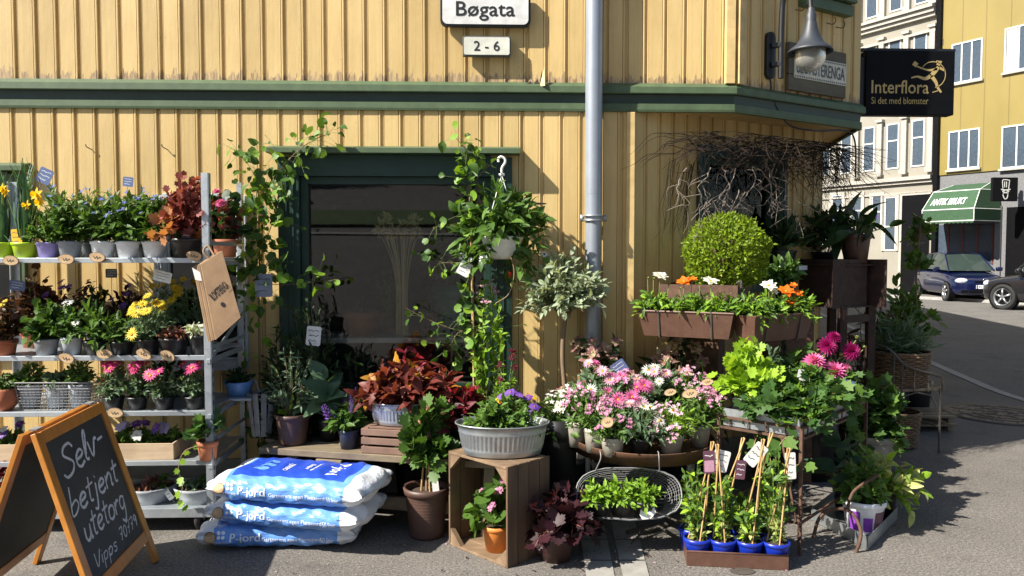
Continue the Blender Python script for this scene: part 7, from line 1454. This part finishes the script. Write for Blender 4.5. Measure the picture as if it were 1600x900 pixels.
for px, py, kd, s, N in ((1293, 541, 'dahlia_magenta', 15, (-.2, -1, .35)), (1303, 527, 'dahlia_magenta', 11, (.1, -.6, .9)), (1330, 549, 'dahlia_magenta', 15, (.1, -1, .3)), (1272, 566, 'dahlia_pink', 18, (-.2, -.5, .9)), (1303, 581, 'dahlia_pink', 20, (-.1, -.75, .7)), (1319, 578, 'dahlia_pink', 13, (.5, -.7, .6)), (1338, 529, 'bud', 5, (0, -.2, 1)), (1313, 556, 'bud', 5, (0, -.4, 1)), (1349, 544, 'bud', 4, (0, -.4, 1)), (1277, 549, 'bud', 4, (0, -.4, 1)), (1318, 565, 'petal', 0, None)):
    if kd == 'petal': continue
    P = D(px, py, loc.y - .10) - loc; put(r_, kd, P, Vector(N), s * k * 1.08); tube(m, [(P.x * .3, 0, 60 * k), (P.x * .8, P.y * .6, P.z * .75), tuple(P - Vector(N).normalized() * .01)], .003, 'stem_green', 5)
obj('flower_stalks', m, r_, True)
in_tray(.34, .75, 'wispy flowering plant between the lime plant and dahlias', (40, 36, 'pot_black', 'plain'), [dict(W=70, H=88, n=24, lps=10, leaf=SMALL, ls=12, mat='leaf_grey_green', t0=.2)])
lm, sm = M(), M(); rv = thing('trailing_ivy', 'ivy shoot hanging over the front corner of the rusty stand', 'climbing plant', (p0.x, p0.y, 0))
for pts in ([(1250, 678, 3.78), (1225, 686, 3.72), (1212, 715, 3.70), (1232, 728, 3.70), (1262, 722, 3.70)], [(1330, 660, 4.2), (1344, 690, 4.16), (1350, 700, 4.16)], [(1190, 668, 3.95), (1178, 700, 3.85), (1195, 740, 3.78), (1200, 790, 3.76)], [(1200, 690, 3.80), (1204, 730, 3.74), (1198, 800, 3.72)]):
    c_ = np.array([tuple(q) for q in catmull([D(*q) - Vector((p0.x, p0.y, 0)) for q in pts], 6)]); tube(sm, c_, .0016, 'stem_tan', 5); q = c_[::2]; inst(lm, IVY, frames(rng.normal(size=q.shape) * .7 + [0, -.2, -.5], np.tile((-.2, -1., .4), (len(q), 1))), q, rng.uniform(.045, .085, len(q)), 'leaf_mid', rng.random(len(q)))
obj('vine_stem', sm, rv, True); obj('foliage', lm, rv, True)
P = D(1253, 586, p0.y + .40); label_card('small white triangular label in the zinc tray left of the dahlias', P, 14 * mpp(P), 17 * mpp(P), 'card_white', .2, .05, lines=False); P = D(1262, 601, p0.y + .36) ; P = D(1328, 600, p0.y + .35); label_card('small dark blue label below the magenta dahlias', P, 15 * mpp(P), 11 * mpp(P), 'card_blue', .3, .04, lines=False)

# ------------------------------------------------------------------ boxwood in the corner planter with railing boxes
kc = at(1148, 4.42, 0); ra = math.radians(28); ua = Vector((-math.cos(ra), math.sin(ra), 0)); ub = Vector((math.sin(ra), math.cos(ra), 0)); pw = .46; pz0, pz1 = 1.10, D(1148, 446, 4.42).z
root = thing('steel_planter', 'square rusty steel planter on a pillar holding the clipped box ball', 'planter', kc)
qp = lambda a, b, z: ua * a + ub * b + Vector((0, 0, z))
for nm, (a0, a1, b0_, b1_) in (('side', (0, pw, 0, .006)), ('side', (0, .006, .0061, pw)), ('side', (pw - .006, pw, .0061, pw)), ('side', (.0061, pw - .0061, pw - .006, pw))): m = M(); hexa(m, [qp(a, b, z) for z in (pz0, pz1) for a, b in ((a0, b0_), (a1, b0_), (a1, b1_), (a0, b1_))], 'rust'); obj(nm, m, root)
m = M(); m.add([qp(a, b, pz1 - .05) for a, b in ((.006, .006), (pw - .006, .006), (pw - .006, pw - .006), (.006, pw - .006))], [(0, 1, 2, 3)], 'soil'); m.add([qp(a, b, pz0 + .002) for a, b in ((.006, .006), (pw - .006, .006), (pw - .006, pw - .006), (.006, pw - .006))], [(0, 1, 2, 3)], 'rust'); obj('soil', m, root)
m = M(); cx = pw / 2; hexa(m, [qp(a, b, z) for z in (.0, pz0) for a, b in ((cx - .10, cx - .10), (cx + .10, cx - .10), (cx + .10, cx + .10), (cx - .10, cx + .10))], 'rust'); obj('pillar', m, root, bevel=.004)
for s in (.04, .12):
    m = M(); tube(m, catmull([qp(-.012, s * .6, pz1 - .10), qp(-.012, s * .6, pz1 + .01), qp(.0, s * .6, pz1 + .022), qp(.012, s * .6, pz1 + .01)], 5), .004, 'iron', 6); obj('hook', m, root, True)
bc = D(1134, 396, kc.y + .28); bc0 = Vector(kc) + qp(pw / 2, pw / 2, pz1 - .05); R_b = 62 * mpp(bc)
root = thing('box_ball', 'clipped ball of box with bright small leaves in the square planter', 'topiary', Vector((bc.x, bc.y, bc0.z))); ctr = Vector((0, 0, bc.z - bc0.z))
n = 9500; d = rng.normal(size=(n, 3)); d /= np.linalg.norm(d, axis=1, keepdims=True); ph_ = 1 + .035 * np.sin(d[:, 0] * 7) * np.sin(d[:, 1] * 6 + 1) + .03 * np.sin(d[:, 2] * 8); rr = R_b * ph_ * (1 - .20 * rng.random(n) ** 1.6 + .12 * (rng.random(n) < .05) * rng.random(n)); P = d * rr[:, None] * [1.03, 1.03, .95] + np.array(ctr)
lm = M(); inst(lm, SMALL, frames(d * .8 + rng.normal(size=d.shape) * .6 + [0, 0, .4], d + rng.normal(size=d.shape) * .5), P, rng.uniform(.016, .030, n), 'leaf_box', np.clip(rng.normal(.5, .25, n), 0, 1)); obj('crown', lm, root, True)
m = M(); tube(m, [(0, 0, 0), ctr * .6], .02, 'bark', 8)
for i in range(60): v = d[i * 7] * R_b * .85; tube(m, [tuple(ctr * .5), tuple(np.array(ctr) + v)], [.008, .003], 'bark', 5)
obj('trunk', m, root, True)
def rail_box(label, pL, pR, Lx, yaw, plants, nm):
    o_ = (pL + pR) / 2; root = thing('railing_box', label, 'planter', o_, 'brown boxes hooked on the planter', yaw); L2 = Lx / 2; h = .145; m = M()
    V = [(-L2 + .03, -.055, 0), (L2 - .03, -.055, 0), (L2 - .03, .055, 0), (-L2 + .03, .055, 0), (-L2, -.085, h), (L2, -.085, h), (L2, .085, h), (-L2, .085, h)]; m.add(V, [(3, 2, 1, 0), (0, 1, 5, 4), (1, 2, 6, 5), (2, 3, 7, 6), (3, 0, 4, 7)], 'brown_metal')
    Vi = [(a * .985, b * .95, c) for a, b, c in V[4:]] + [(a * .97, b * .9, h * .8) for a, b, c in V[4:]]; m.add(Vi, [(4, 5, 6, 7), (0, 1, 5, 4), (1, 2, 6, 5), (2, 3, 7, 6), (3, 0, 4, 7)], 'soil'); bx = obj('box', m, root); m = M(); tube(m, V[4:], .006, 'brown_metal', 6, True); obj('rim', m, root)
    for x in (-L2 * .55, L2 * .55): m = M(); tube(m, [(x, -.059, -.003), (x, -.089, h + .006)], .005, 'iron', 5); tube(m, [(x, .059, -.003), (x, .089, h + .006)], .005, 'iron', 5); tube(m, [(x, -.059, -.004), (x, .059, -.004)], .005, 'iron', 5); obj('bracket', m, root)
    return root, o_
zb_ = D(1150, 530, 4.20).z
cornerL = at(1150, 4.22, zb_); endL = at(1003, 4.48, zb_); Lx = (cornerL - endL).length; yaw = math.atan2(cornerL.y - endL.y, cornerL.x - endL.x); rail_box('brown metal railing box with white and orange anemones, left of the corner', endL, cornerL, Lx, yaw, None, 0)
ga = 'anemones in the railing boxes'
kb = mpp(cornerL); ax_ = (cornerL - endL).normalized()
for i, (t, lab, flw) in enumerate(((.12, 'anemone at the left end of the left railing box with white blooms', [(1031, 432, 'anemone_white', 14), (1012, 436, 'bud', 4), (1021, 437, 'bud', 4), (1045, 446, 'bud', 4)]), (.37, 'anemone with one orange bloom in the left railing box', [(1069, 441, 'anemone_orange', 14), (1082, 437, 'anemone_orange', 9)]), (.62, 'anemone with buds near the middle of the left railing box', [(1093, 445, 'bud', 4), (1062, 452, 'bud', 4)]), (.86, 'anemone with one white bloom at the right end of the left railing box', [(1110, 440, 'anemone_white', 14)]))):
    loc = endL + ax_ * (Lx * t) + Vector((0, 0, .10)); r_ = px_plant('anemone', lab, loc, (30, 12, 'pot_black', 'plain'), [dict(W=58, H=31, n=34, lps=8, leaf=FERNY, ls=14, mat='leaf_bright', t0=.15, e0=-.3, mats2=('leaf_mid', .4))], ga)
    m = M()
    for px, py, kd, s in flw: P = D(px, py, loc.y - .02) - loc; put(r_, kd, P, Vector((random.uniform(-.3, .3), -.45, 1)), s * kb); tube(m, [(P.x * .6, 0, .02), (P.x * .9, P.y, P.z * .6), tuple(P)], .0025, 'stem_green', 5)
    obj('flower_stalks', m, r_, True)
cR = at(1160, 4.16, zb_ - .012); eR = at(1252, 4.42, zb_ - .012); LxR = (eR - cR).length; yawR = math.atan2(eR.y - cR.y, eR.x - cR.x); rail_box('brown metal railing box with orange anemones, right of the corner', cR, eR, LxR, yawR, None, 1); ax_ = (eR - cR).normalized()
for i, (t, lab, flw) in enumerate(((.15, 'leafy anemone at the near end of the right railing box', []), (.50, 'anemone with white blooms in the middle of the right railing box', [(1201, 447, 'anemone_white', 14), (1209, 456, 'anemone_white', 8)]), (.85, 'anemone with orange blooms at the far end of the right railing box', [(1228, 456, 'anemone_orange', 15), (1247, 459, 'anemone_orange', 9), (1233, 472, 'anemone_orange', 14), (1222, 464, 'bud', 4), (1240, 446, 'anemone_orange', 7)]))):
    loc = cR + ax_ * (LxR * t) + Vector((0, 0, .10)); r_ = px_plant('anemone', lab, loc, (30, 12, 'pot_black', 'plain'), [dict(W=66, H=36, n=36, lps=8, leaf=FERNY, ls=15, mat='leaf_bright', t0=.15, e0=-.5, mats2=('leaf_mid', .4))], ga)
    m = M()
    for px, py, kd, s in flw: P = D(px, py, loc.y - .03) - loc; put(r_, kd, P, Vector((random.uniform(-.3, .3), -.6, .9)), s * kb); tube(m, [(P.x * .6, 0, .02), (P.x * .9, P.y, P.z * .6), tuple(P)], .0025, 'stem_green', 5)
    if m.V: obj('flower_stalks', m, r_, True)
loc = at(1225, 5.0, 1.18); px_plant('potted_shrub', 'small leafy bush behind the right railing box', loc, (30, 20, 'pot_black', 'plain'), [dict(W=70, H=52, n=30, lps=9, leaf=OVAL, ls=17, mat='leaf_mid', t0=.15)]); m = M(); box(m, (0, 0, -.59), (.3, .26, 1.18), 'rust'); o_ = obj('pedestal', m, None, bevel=.004); o_.location = loc - Vector((0, 0, .001)); tag(o_, 'plain rusty steel pedestal in the shade behind the right railing box', 'pedestal')
loc = VP(1206, 400, LC, CD) + CN * .10; loc.z = D(1206, 415, loc.y).z; px_plant('potted_plant', 'black pot of grassy leaves on the sill of the corner window', loc, (40, 24, 'pot_black', 'plain'), [dict(W=70, H=64, n=40, lps=4, leaf=LANCE, ls=24, mat='leaf_dark', t0=.2, up=1.2)])
m = M(); box(m, (0, 0, -.015), (.26, .2, .03), 'sill_white', AN); o_ = obj('sill_shelf', m, None); o_.location = loc; tag(o_, 'short pale shelf under the black pot at the corner window', 'shelf')
for px, py, Y, W, H, lab, mt in ((1215, 600, 4.9, 110, 90, 'dark leafy plant in the shade between the planter pillar and dahlias', 'leaf_dark'), (1270, 640, 5.0, 100, 110, 'dark leafy plant in the shade behind the dahlias', 'leaf_dark')):
    ground_plant('potted_plant', lab, px, Y, (70, 90, 'pot_black', 'plain'), [dict(W=W, H=H + 60, n=36, lps=10, leaf=OVAL, ls=16, mat=mt, t0=.2, stem='bark')], group='shaded plants behind the dahlias')
# bare twigs of a climber over the corner window
root = thing('bare_climber', 'tangle of bare dry climber twigs over the corner window', 'climbing plant', (UC.x, UC.y, 0)); ro_ = Vector(root.location); m = M(); ml = M()
def wallpt(px, py, off): return VP(px, py, LC + CN * off, CD) - ro_
for i in range(270):
    x0 = rng.uniform(1085, 1320) if i % 2 else rng.normal(1200, 60); y0 = 212 + abs(rng.normal(0, 16)) + max(0, x0 - 1180) * .10; L_ = rng.uniform(50, 150); a = (rng.choice([0.15, 3.0]) + rng.normal(0, .4)) if i % 4 else rng.uniform(-.6, 3.7); off = rng.uniform(.12, .42)
    pts = []
    x, y = np.clip(x0, 1075, 1330), y0
    for s in range(6): pts.append(wallpt(x, y, off)); x += math.cos(a) * L_ / 6; y += (math.sin(a) if i % 4 else abs(math.sin(a))) * L_ / 7 + s * (1.0 if i % 4 else 1.8); y = max(y, 206 + max(0, x - 1150) * .12); a += rng.normal(0, .5); off += rng.normal(0, .035); off = max(.05, off)
    tube(m, catmull(pts, 3), np.linspace(rng.uniform(.0018, .004), .0009, 16), 'twig', 4, cap=False)
for i in range(80):                                     # right end hanging free past the corner
    x, y = rng.uniform(1270, 1318), rng.uniform(215, 275); off = rng.uniform(.15, .40); a = rng.uniform(.4, 2.2); pts = []
    for s in range(6): pts.append(wallpt(x, y, off)); x += math.cos(a) * 11; y += math.sin(a) * rng.uniform(8, 20); a += rng.normal(0, .6)
    tube(m, catmull(pts, 3), np.linspace(.0028, .0009, 16), 'twig', 4, cap=False)
obj('twigs', m, root)
m = M()  # front twigs in a paler bark colour, sunlight painted in
for x, y, dxs in ((1112, 262, (-10, -20, -2, 12)), (1128, 262, (6, 10, -14, -30)), (1150, 270, (-6, -12, -18, -34)), (1175, 262, (5, -6, -14, -22)), (1176, 262, (20, 28, 22, 34)), (1200, 262, (5, 16, 12, 4)), (1220, 250, (4, 8, 6, 2)), (1098, 290, (6, 4, 16, 30)), (1240, 230, (16, 28, 40, 44)), (1072, 262, (-8, -12, -6, 2)), (1165, 300, (-8, 6, 8, 4)), (1190, 290, (16, 34, 50, 62)), (1130, 300, (-14, -26, -34, -40)), (1156, 296, (-10, -22, -20, -30))):
    pts = [(x, y)] + [(x + d_ * 1.1, y + 17 * (i + 1) + rng.normal(0, 3)) for i, d_ in enumerate(dxs)]; c_ = catmull([wallpt(a, b, ( .30 + .012 * i)) for i, (a, b) in enumerate(pts)], 4); c_ = [q + rng.normal(size=3) * .004 for q in c_]; tube(m, c_, np.linspace(.0034, .0014, len(c_)), 'bark_sunlit', 5)
    for q in c_[2::2]: e = np.array(q) + rng.normal(size=3) * [.05, .02, .04] + [0, 0, -.05]; e2_ = e + rng.normal(size=3) * [.03, .01, .02] + [0, 0, -.03]; tube(m, catmull([q, e, e2_], 3), np.linspace(.0022, .0009, 7), 'bark_sunlit', 4)
obj('sunlit_twigs', m, root)
m = M()
for i in range(20):
    x, y = 1085 - abs(rng.normal(0, 28)), rng.uniform(235, 290); pts = [wallpt(x - s * rng.uniform(2, 7), y + s * 26, .03 + .03 * rng.random()) for s in range(5)]; tube(m, catmull(pts, 3), np.linspace(.0022, .0008, 13), 'twig', 4, cap=False)
obj('hanging_twigs', m, root)

# ------------------------------------------------------------------ right: dark planter, small tree, chair, lavender
dp = at(1303, 5.47, 0); root = thing('steel_planter', 'rusty planter box on a tall stand at the shop corner, shade in its colour', 'planter', dp); zt_, zb2 = D(1303, 405, 5.47).z, D(1303, 478, 5.47).z; hw = 41 * mpp(Vector((dp.x, dp.y, zt_)))
for nm, c_, s_ in (('side', (0, -hw, (zt_ + zb2) / 2), (2 * hw, .006, zt_ - zb2)), ('side', (0, hw, (zt_ + zb2) / 2), (2 * hw, .006, zt_ - zb2)), ('side', (-hw + .003, 0, (zt_ + zb2) / 2), (.006, 2 * hw - .007, zt_ - zb2)), ('side', (hw - .003, 0, (zt_ + zb2) / 2), (.006, 2 * hw - .007, zt_ - zb2)), ('soil', (0, 0, zt_ - .04), (2 * hw - .013, 2 * hw - .013, .01)), ('bottom', (0, 0, zb2 + .005), (2 * hw - .013, 2 * hw - .013, .01))): m = M(); box(m, c_, s_, 'soil' if nm == 'soil' else 'rust_shaded', math.radians(29)); obj(nm, m, root)
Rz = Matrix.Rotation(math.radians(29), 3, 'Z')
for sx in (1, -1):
    for sy in (1, -1): p = Rz @ Vector((sx * (hw - .03), sy * (hw - .03), 0)); m = M(); bar(m, p, p + Vector((0, 0, zb2 - .001)), .05, .05, 'rust_shaded', up=(0, 1, 0)); obj('leg', m, root)
m = M(); bar(m, Rz @ Vector((-hw, -hw + .03, zb2 - .08)), Rz @ Vector((hw, -hw + .03, zb2 - .08)), .03, .05, 'rust_shaded'); obj('rail', m, root)
loc = dp + Vector((.10, -.06, zt_ - .03)); px_plant('potted_plant', 'big leaved dark plant in a brown pot on the shaded planter', loc, (44, 46, 'brown_pot', 'plain'), [dict(W=120, H=44, n=16, lps=2, leaf=STRAP, ls=46, mat='leaf_dark', t0=.4, e0=.0, stem='stem_green', sr=.004)], None, [dict(k=['lavender'], n=4, s=14)])
loc = dp + Vector((-.06, .08, zt_ - .04)); px_plant('potted_shrub', 'dark rounded bush in the shaded planter behind the big leaves', loc, (40, 20, 'pot_black', 'plain'), [dict(W=126, H=78, n=70, lps=10, leaf=SMALL, ls=13, mat='leaf_dark', t0=.3, stem='bark')])
loc = at(1428, 6.75, 0); k = mpp(loc); r_ = px_plant('potted_tree', 'slender young tree in a dark pot beside the iron chair', loc, (50, 60, 'pot_black', 'plain'), [], None, cat='small tree')
m = M(); trunk = catmull([(0, 0, .3), (.01, 0, .8), (-.01, 0, 1.3), (.03, 0, 1.85)], 5); tube(m, trunk, np.linspace(.014, .006, len(trunk)), 'bark', 8); obj('trunk', m, r_, True)
lm, sm = M(), M()
for z, W, H, n in ((1.62, 46, 66, 9), (1.30, 40, 50, 7), (.92, 84, 48, 16), (.76, 70, 40, 10)): bush(W * k, H * k, (0, 0, z), None, n, 6, IVY, 17 * k, 'leaf_mid', -.3, .35, .0018, 'bark', .3, lm=lm, sm=sm, jit=.5)
old = [q for q in r_.children if q.name.startswith('foliage')][0]; old.name = 'crown'; old.data = lm.mesh('crown', True); obj('branches', sm, r_, True)
ground_plant('potted_shrub', 'loose leafy shrub between the shaded planter and slender tree', 1395, 6.6, (50, 100, 'pot_black', 'plain'), [dict(W=80, H=170, n=30, lps=11, leaf=OVAL, ls=17, mat='leaf_green', t0=.4, stem='bark', jit=.4)])
# iron chair
fr = G(1467, 708); sz = .47; cdir = math.radians(8); cx_, cy_ = Vector((math.cos(cdir), math.sin(cdir), 0)), Vector((-math.sin(cdir), math.cos(cdir), 0)); cw_ = .40
root = thing('iron_chair', 'black iron armchair with spindles and wooden seat carrying the lavender basket', 'chair', fr); qc = lambda a, b, z: cx_ * a + cy_ * b + Vector((0, 0, z))
sp = [qc(-cw_, 0, sz), qc(.04, 0, sz), qc(.04, .42, sz), qc(-cw_, .42, sz)]
m = M(); hexa(m, [p for p in sp] + [p + Vector((0, 0, .022)) for p in sp], 'bench_wood'); obj('seat', m, root, bevel=.006)
for a, b in ((0, 0), (0, .40), (-cw_ + .02, 0), (-cw_ + .02, .40)): m = M(); tube(m, [qc(a * 1.02, b, 0), qc(a, b, sz)], .009, 'iron', 8); obj('leg', m, root, True)
rail = catmull([qc(-cw_ - .03, .18, sz + .34), qc(-cw_ - .02, .02, sz + .32), qc(-cw_ + .10, -.01, sz + .20), qc(-.08, -.01, sz + .13), qc(0, -.01, sz + .10), qc(.02, -.01, sz)], 6)
m = M(); tube(m, rail, .010, 'iron', 8); tube(m, [p + Vector(cy_) * .42 if i > 6 else p for i, p in enumerate([Vector(q) for q in rail])][8:], .010, 'iron', 8); tube(m, catmull([qc(-cw_ - .03, .18, sz + .34), qc(-cw_ - .02, .38, sz + .32), qc(-cw_ + .1, .42, sz + .2)], 6), .010, 'iron', 8); obj('arm_rail', m, root, True)
m = M()
for t in (8, 11, 14, 17, 20, 23): p = Vector(rail[t]); q = Vector(p); q.z = sz; tube(m, [p, q], .005, 'iron', 6)
obj('spindle', m, root, True); m = M(); tube(m, [qc(0, 0, sz - .16), qc(-.08, 0, sz - .03), qc(-.2, 0, sz - .005)], .006, 'iron', 6); tube(m, [qc(-cw_ + .02, 0, sz - .16), qc(-.30, 0, sz - .03), qc(-.2, 0, sz - .005)], .006, 'iron', 6); tube(m, [qc(0, 0, .2), qc(0, .4, .2)], .006, 'iron', 6); obj('brace', m, root, True)
def basket(label, loc, r, h, fol=None, group=None):
    root = thing('wicker_basket', label, 'basket', loc, group); m = M()
    for i in range(int(h / .016)):
        z = .008 + i * .016; rr = r * (.84 + .16 * z / h); tube(m, [(rr * (1 + .035 * math.sin(a * 12 + i * math.pi)) * math.cos(a), rr * (1 + .035 * math.sin(a * 12 + i * math.pi)) * math.sin(a), z) for a in np.linspace(0, 6.283, 73)[:-1]], .0088, 'wicker', 5, True)
    obj('weave', m, root, True); m = M(); tube(m, [(r * math.cos(a), r * math.sin(a), h) for a in np.linspace(0, 6.283, 33)[:-1]], .012, 'wicker', 6, True); obj('rim', m, root, True); m = M(); lathe(m, [(r * .92, h * .85), (.001, h * .86)], 'soil', 20, cap0=False); obj('soil', m, root); return root
sc_ = Vector(fr) + qc(-.2, .2, sz + .024); r_ = basket('wicker basket of lavender standing on the iron chair', sc_, .215, .25); k = mpp(sc_)
lm, sm = M(), M(); _, _, tp = bush(118 * k, 66 * k, (0, 0, .2), 90 * k, 150, 10, NEEDLE, 17 * k, 'leaf_grey_green', .2, .05, .001, 'stem_green', 1.0, lm=lm, sm=sm, jit=.3); obj('foliage', lm, r_, True)
for p, d_ in tp[:26]: e = p + d_.normalized() * .06 + Vector((0, 0, .06)); tube(sm, [p, e], .0012, 'stem_green', 4); put(r_, 'lavender', e - Vector((0, 0, .01)), d_.normalized() * .3 + Vector((0, 0, 1)), .03)
obj('stems', sm, r_, True)
basket('empty wicker basket on the ground under the iron chair', Vector(fr) + qc(-.18, .25, .012), .17, .26)
for i in range(2):
    loc = G(1440, 672 - i * 0) + Vector((0, .12, .01 + i * .07)); root = thing('slatted_pallet', ['lower dark wooden slat rack on the ground under the iron chair', 'upper dark wooden slat rack lying on the lower one under the chair'][i], 'slat rack', loc, 'slat racks under the chair')
    for j in range(4): m = M(); box(m, (0, -.16 + j * .105, .045), (.52, .07, .014), 'bench_wood'); obj('slat', m, root)
    for x in (-.2, .2): m = M(); box(m, (x, 0, .018), (.04, .40, .036), 'bench_wood'); obj('bearer', m, root)
loc = at(1366, 5.10, 0); px_plant('potted_ivy', 'big trailing ivy in a pale grey pot beside the rusty stand', loc, (60, 60, 'pot_taupe', 'plain'), [dict(W=92, H=100, n=60, lps=10, leaf=IVY, ls=20, mat='leaf_ivy', t0=.2, e0=-.2, stem='stem_tan', mats2=('leaf_mid', .4))], None)
ground_plant('potted_shrub', 'tangle of brown stems in the shade left of the iron chair', 1352, 5.9, (60, 60, 'pot_black', 'plain'), [dict(W=80, H=220, n=50, lps=3, leaf=LANCE, ls=22, mat='leaf_brown', t0=.3, stem='bark', sr=.004, jit=.4)])
# zinc tray with rusted arch and variegated plants
q0, qL, qR = G(1356, 861), G(1264, 811), G(1402, 812); eL, eR_ = (qL - q0), (qR - q0); lL, lR = .46, eR_.length; eL.normalize(); eR_.normalize()
root = thing('zinc_tray', 'zinc tray on the asphalt with a bent rusty iron handle', 'tray', q0); qt = lambda a, b, z: eL * a + eR_ * b + Vector((0, 0, z)); hh = .07
for nm, a0, a1, b0_, b1_ in (('side', 0, lL, 0, .004), ('side', 0, lL, lR - .004, lR), ('side', 0, .004, .005, lR - .005), ('side', lL - .004, lL, .005, lR - .005)): m = M(); hexa(m, [qt(a, b, z) for z in (.004, hh) for a, b in ((a0, b0_), (a1, b0_), (a1, b1_), (a0, b1_))], 'zinc'); obj(nm, m, root)
m = M(); m.add([qt(a, b, .008) for a, b in ((0, 0), (lL, 0), (lL, lR), (0, lR))], [(0, 1, 2, 3)], 'zinc'); obj('bottom', m, root)
m = M(); Yt = q0.y + .06
tube(m, catmull([D(a, b, Yt + c_) - q0 for a, b, c_ in ((1271, 840, .02), (1279, 812, .02), (1296, 797, .0), (1324, 797, -.02), (1340, 815, -.06), (1345, 838, -.08), (1336, 868, -.075))], 6), .009, 'rust', 8); tube(m, catmull([D(a, b, Yt + c_) - q0 for a, b, c_ in ((1324, 797, -.02), (1328, 780, .0), (1338, 764, .03), (1372, 742, .08))], 6), .008, 'rust', 8); obj('handle', m, root, True)
gv = 'plants in the zinc tray on the asphalt'; loc = q0 + qt(.12, .20, .010); k = mpp(loc)
r_ = px_plant('potted_plant', 'white pot with a purple flower print and green leaves in the zinc tray', loc, (64, 50, 'pot_white', 'plain'), [dict(W=76, H=62, n=34, lps=8, leaf=OVAL, ls=19, mat='leaf_mid', t0=.15)], gv)
m = M(); rt_, rb_, h_ = 32 * k, 24.3 * k, 50 * k
for a0, a1, z0, z1, mt in ((200, 235, .12, .72, 'card_purple'), (244, 272, .10, .55, 'card_purple'), (278, 340, .15, .72, 'card_plum')):
    an = np.radians(np.linspace(a0, a1, 9)); V = []; 
    for z in (z0, z1): r = (rb_ + (rt_ * .95 - rb_) * z / .8) + .0012; V += [(r * math.cos(a), r * math.sin(a), z * h_) for a in an]
    m.add(V, [(i, i + 1, 9 + i + 1, 9 + i) for i in range(8)], mt)
obj('print', m, r_)
loc = q0 + qt(.10, .48, .010); px_plant('potted_plant', 'variegated cream and green plant spilling over the right of the zinc tray', loc, (50, 44, 'pot_black', 'plain'), [dict(W=128, H=78, n=40, lps=9, leaf=OVAL, ls=21, mat='leaf_varieg', t0=.2, e0=-.35, mats2=('leaf_bright', .4), stem='stem_tan')], gv)
loc = q0 + qt(.32, .36, .010); px_plant('potted_hosta', 'dark hosta like plant at the back of the zinc tray', loc, (44, 44, 'pot_black', 'plain'), [dict(W=90, H=70, n=12, lps=2, leaf=HOSTA, ls=40, mat='leaf_hosta', t0=.5, sr=.003)], gv)
m = M(); P = G(1160, 893); lathe(m, [(.04, .002), (.04, .004), (.001, .005)], 'iron', 16, sx=1.5, cap0=False); o_ = obj('pavement_cap', m, None); o_.location = P; tag(o_, 'small dark oval iron cap set in the asphalt before the metal trough', 'iron cap')
m = M(); n = 160; Px = rng.uniform(-2.4, 3.2, n); Py = rng.uniform(3.2, 4.5, n)
inst(m, SMALL, frames(np.stack([rng.normal(size=n), rng.normal(size=n), 0 * Px], 1), np.tile((0, 0, 1.), (n, 1))), np.stack([Px, Py, np.full(n, .006)], 1), rng.uniform(.006, .016, n), 'stone_pale', rng.random(n)); n2 = 70; Qx = np.concatenate([rng.normal(.7, .5, 40), rng.normal(-.6, .9, 30)]); Qy = rng.uniform(3.45, 4.1, n2); inst(m, OVAL, frames(np.stack([rng.normal(size=n2), rng.normal(size=n2), 0 * Qx], 1), np.tile((0, 0, 1.), (n2, 1))), np.stack([Qx, Qy, np.full(n2, .008)], 1), rng.uniform(.010, .022, n2), 'leaf_brown', rng.random(n2)); n3 = 40; Qx = rng.normal(.8, .45, n3); inst(m, OVAL, frames(np.stack([rng.normal(size=n3), rng.normal(size=n3), 0 * Qx], 1), np.tile((0, 0, 1.), (n3, 1))), np.stack([Qx, rng.uniform(3.5, 4.0, n3), np.full(n3, .007)], 1), rng.uniform(.010, .018, n3), 'petal_pale_pink', rng.random(n3)); o_ = obj('litter', m, None); o_['kind'] = 'stuff'; o_['label'] = 'tiny bits of leaf and grit scattered on the pavement'; o_['category'] = 'litter'
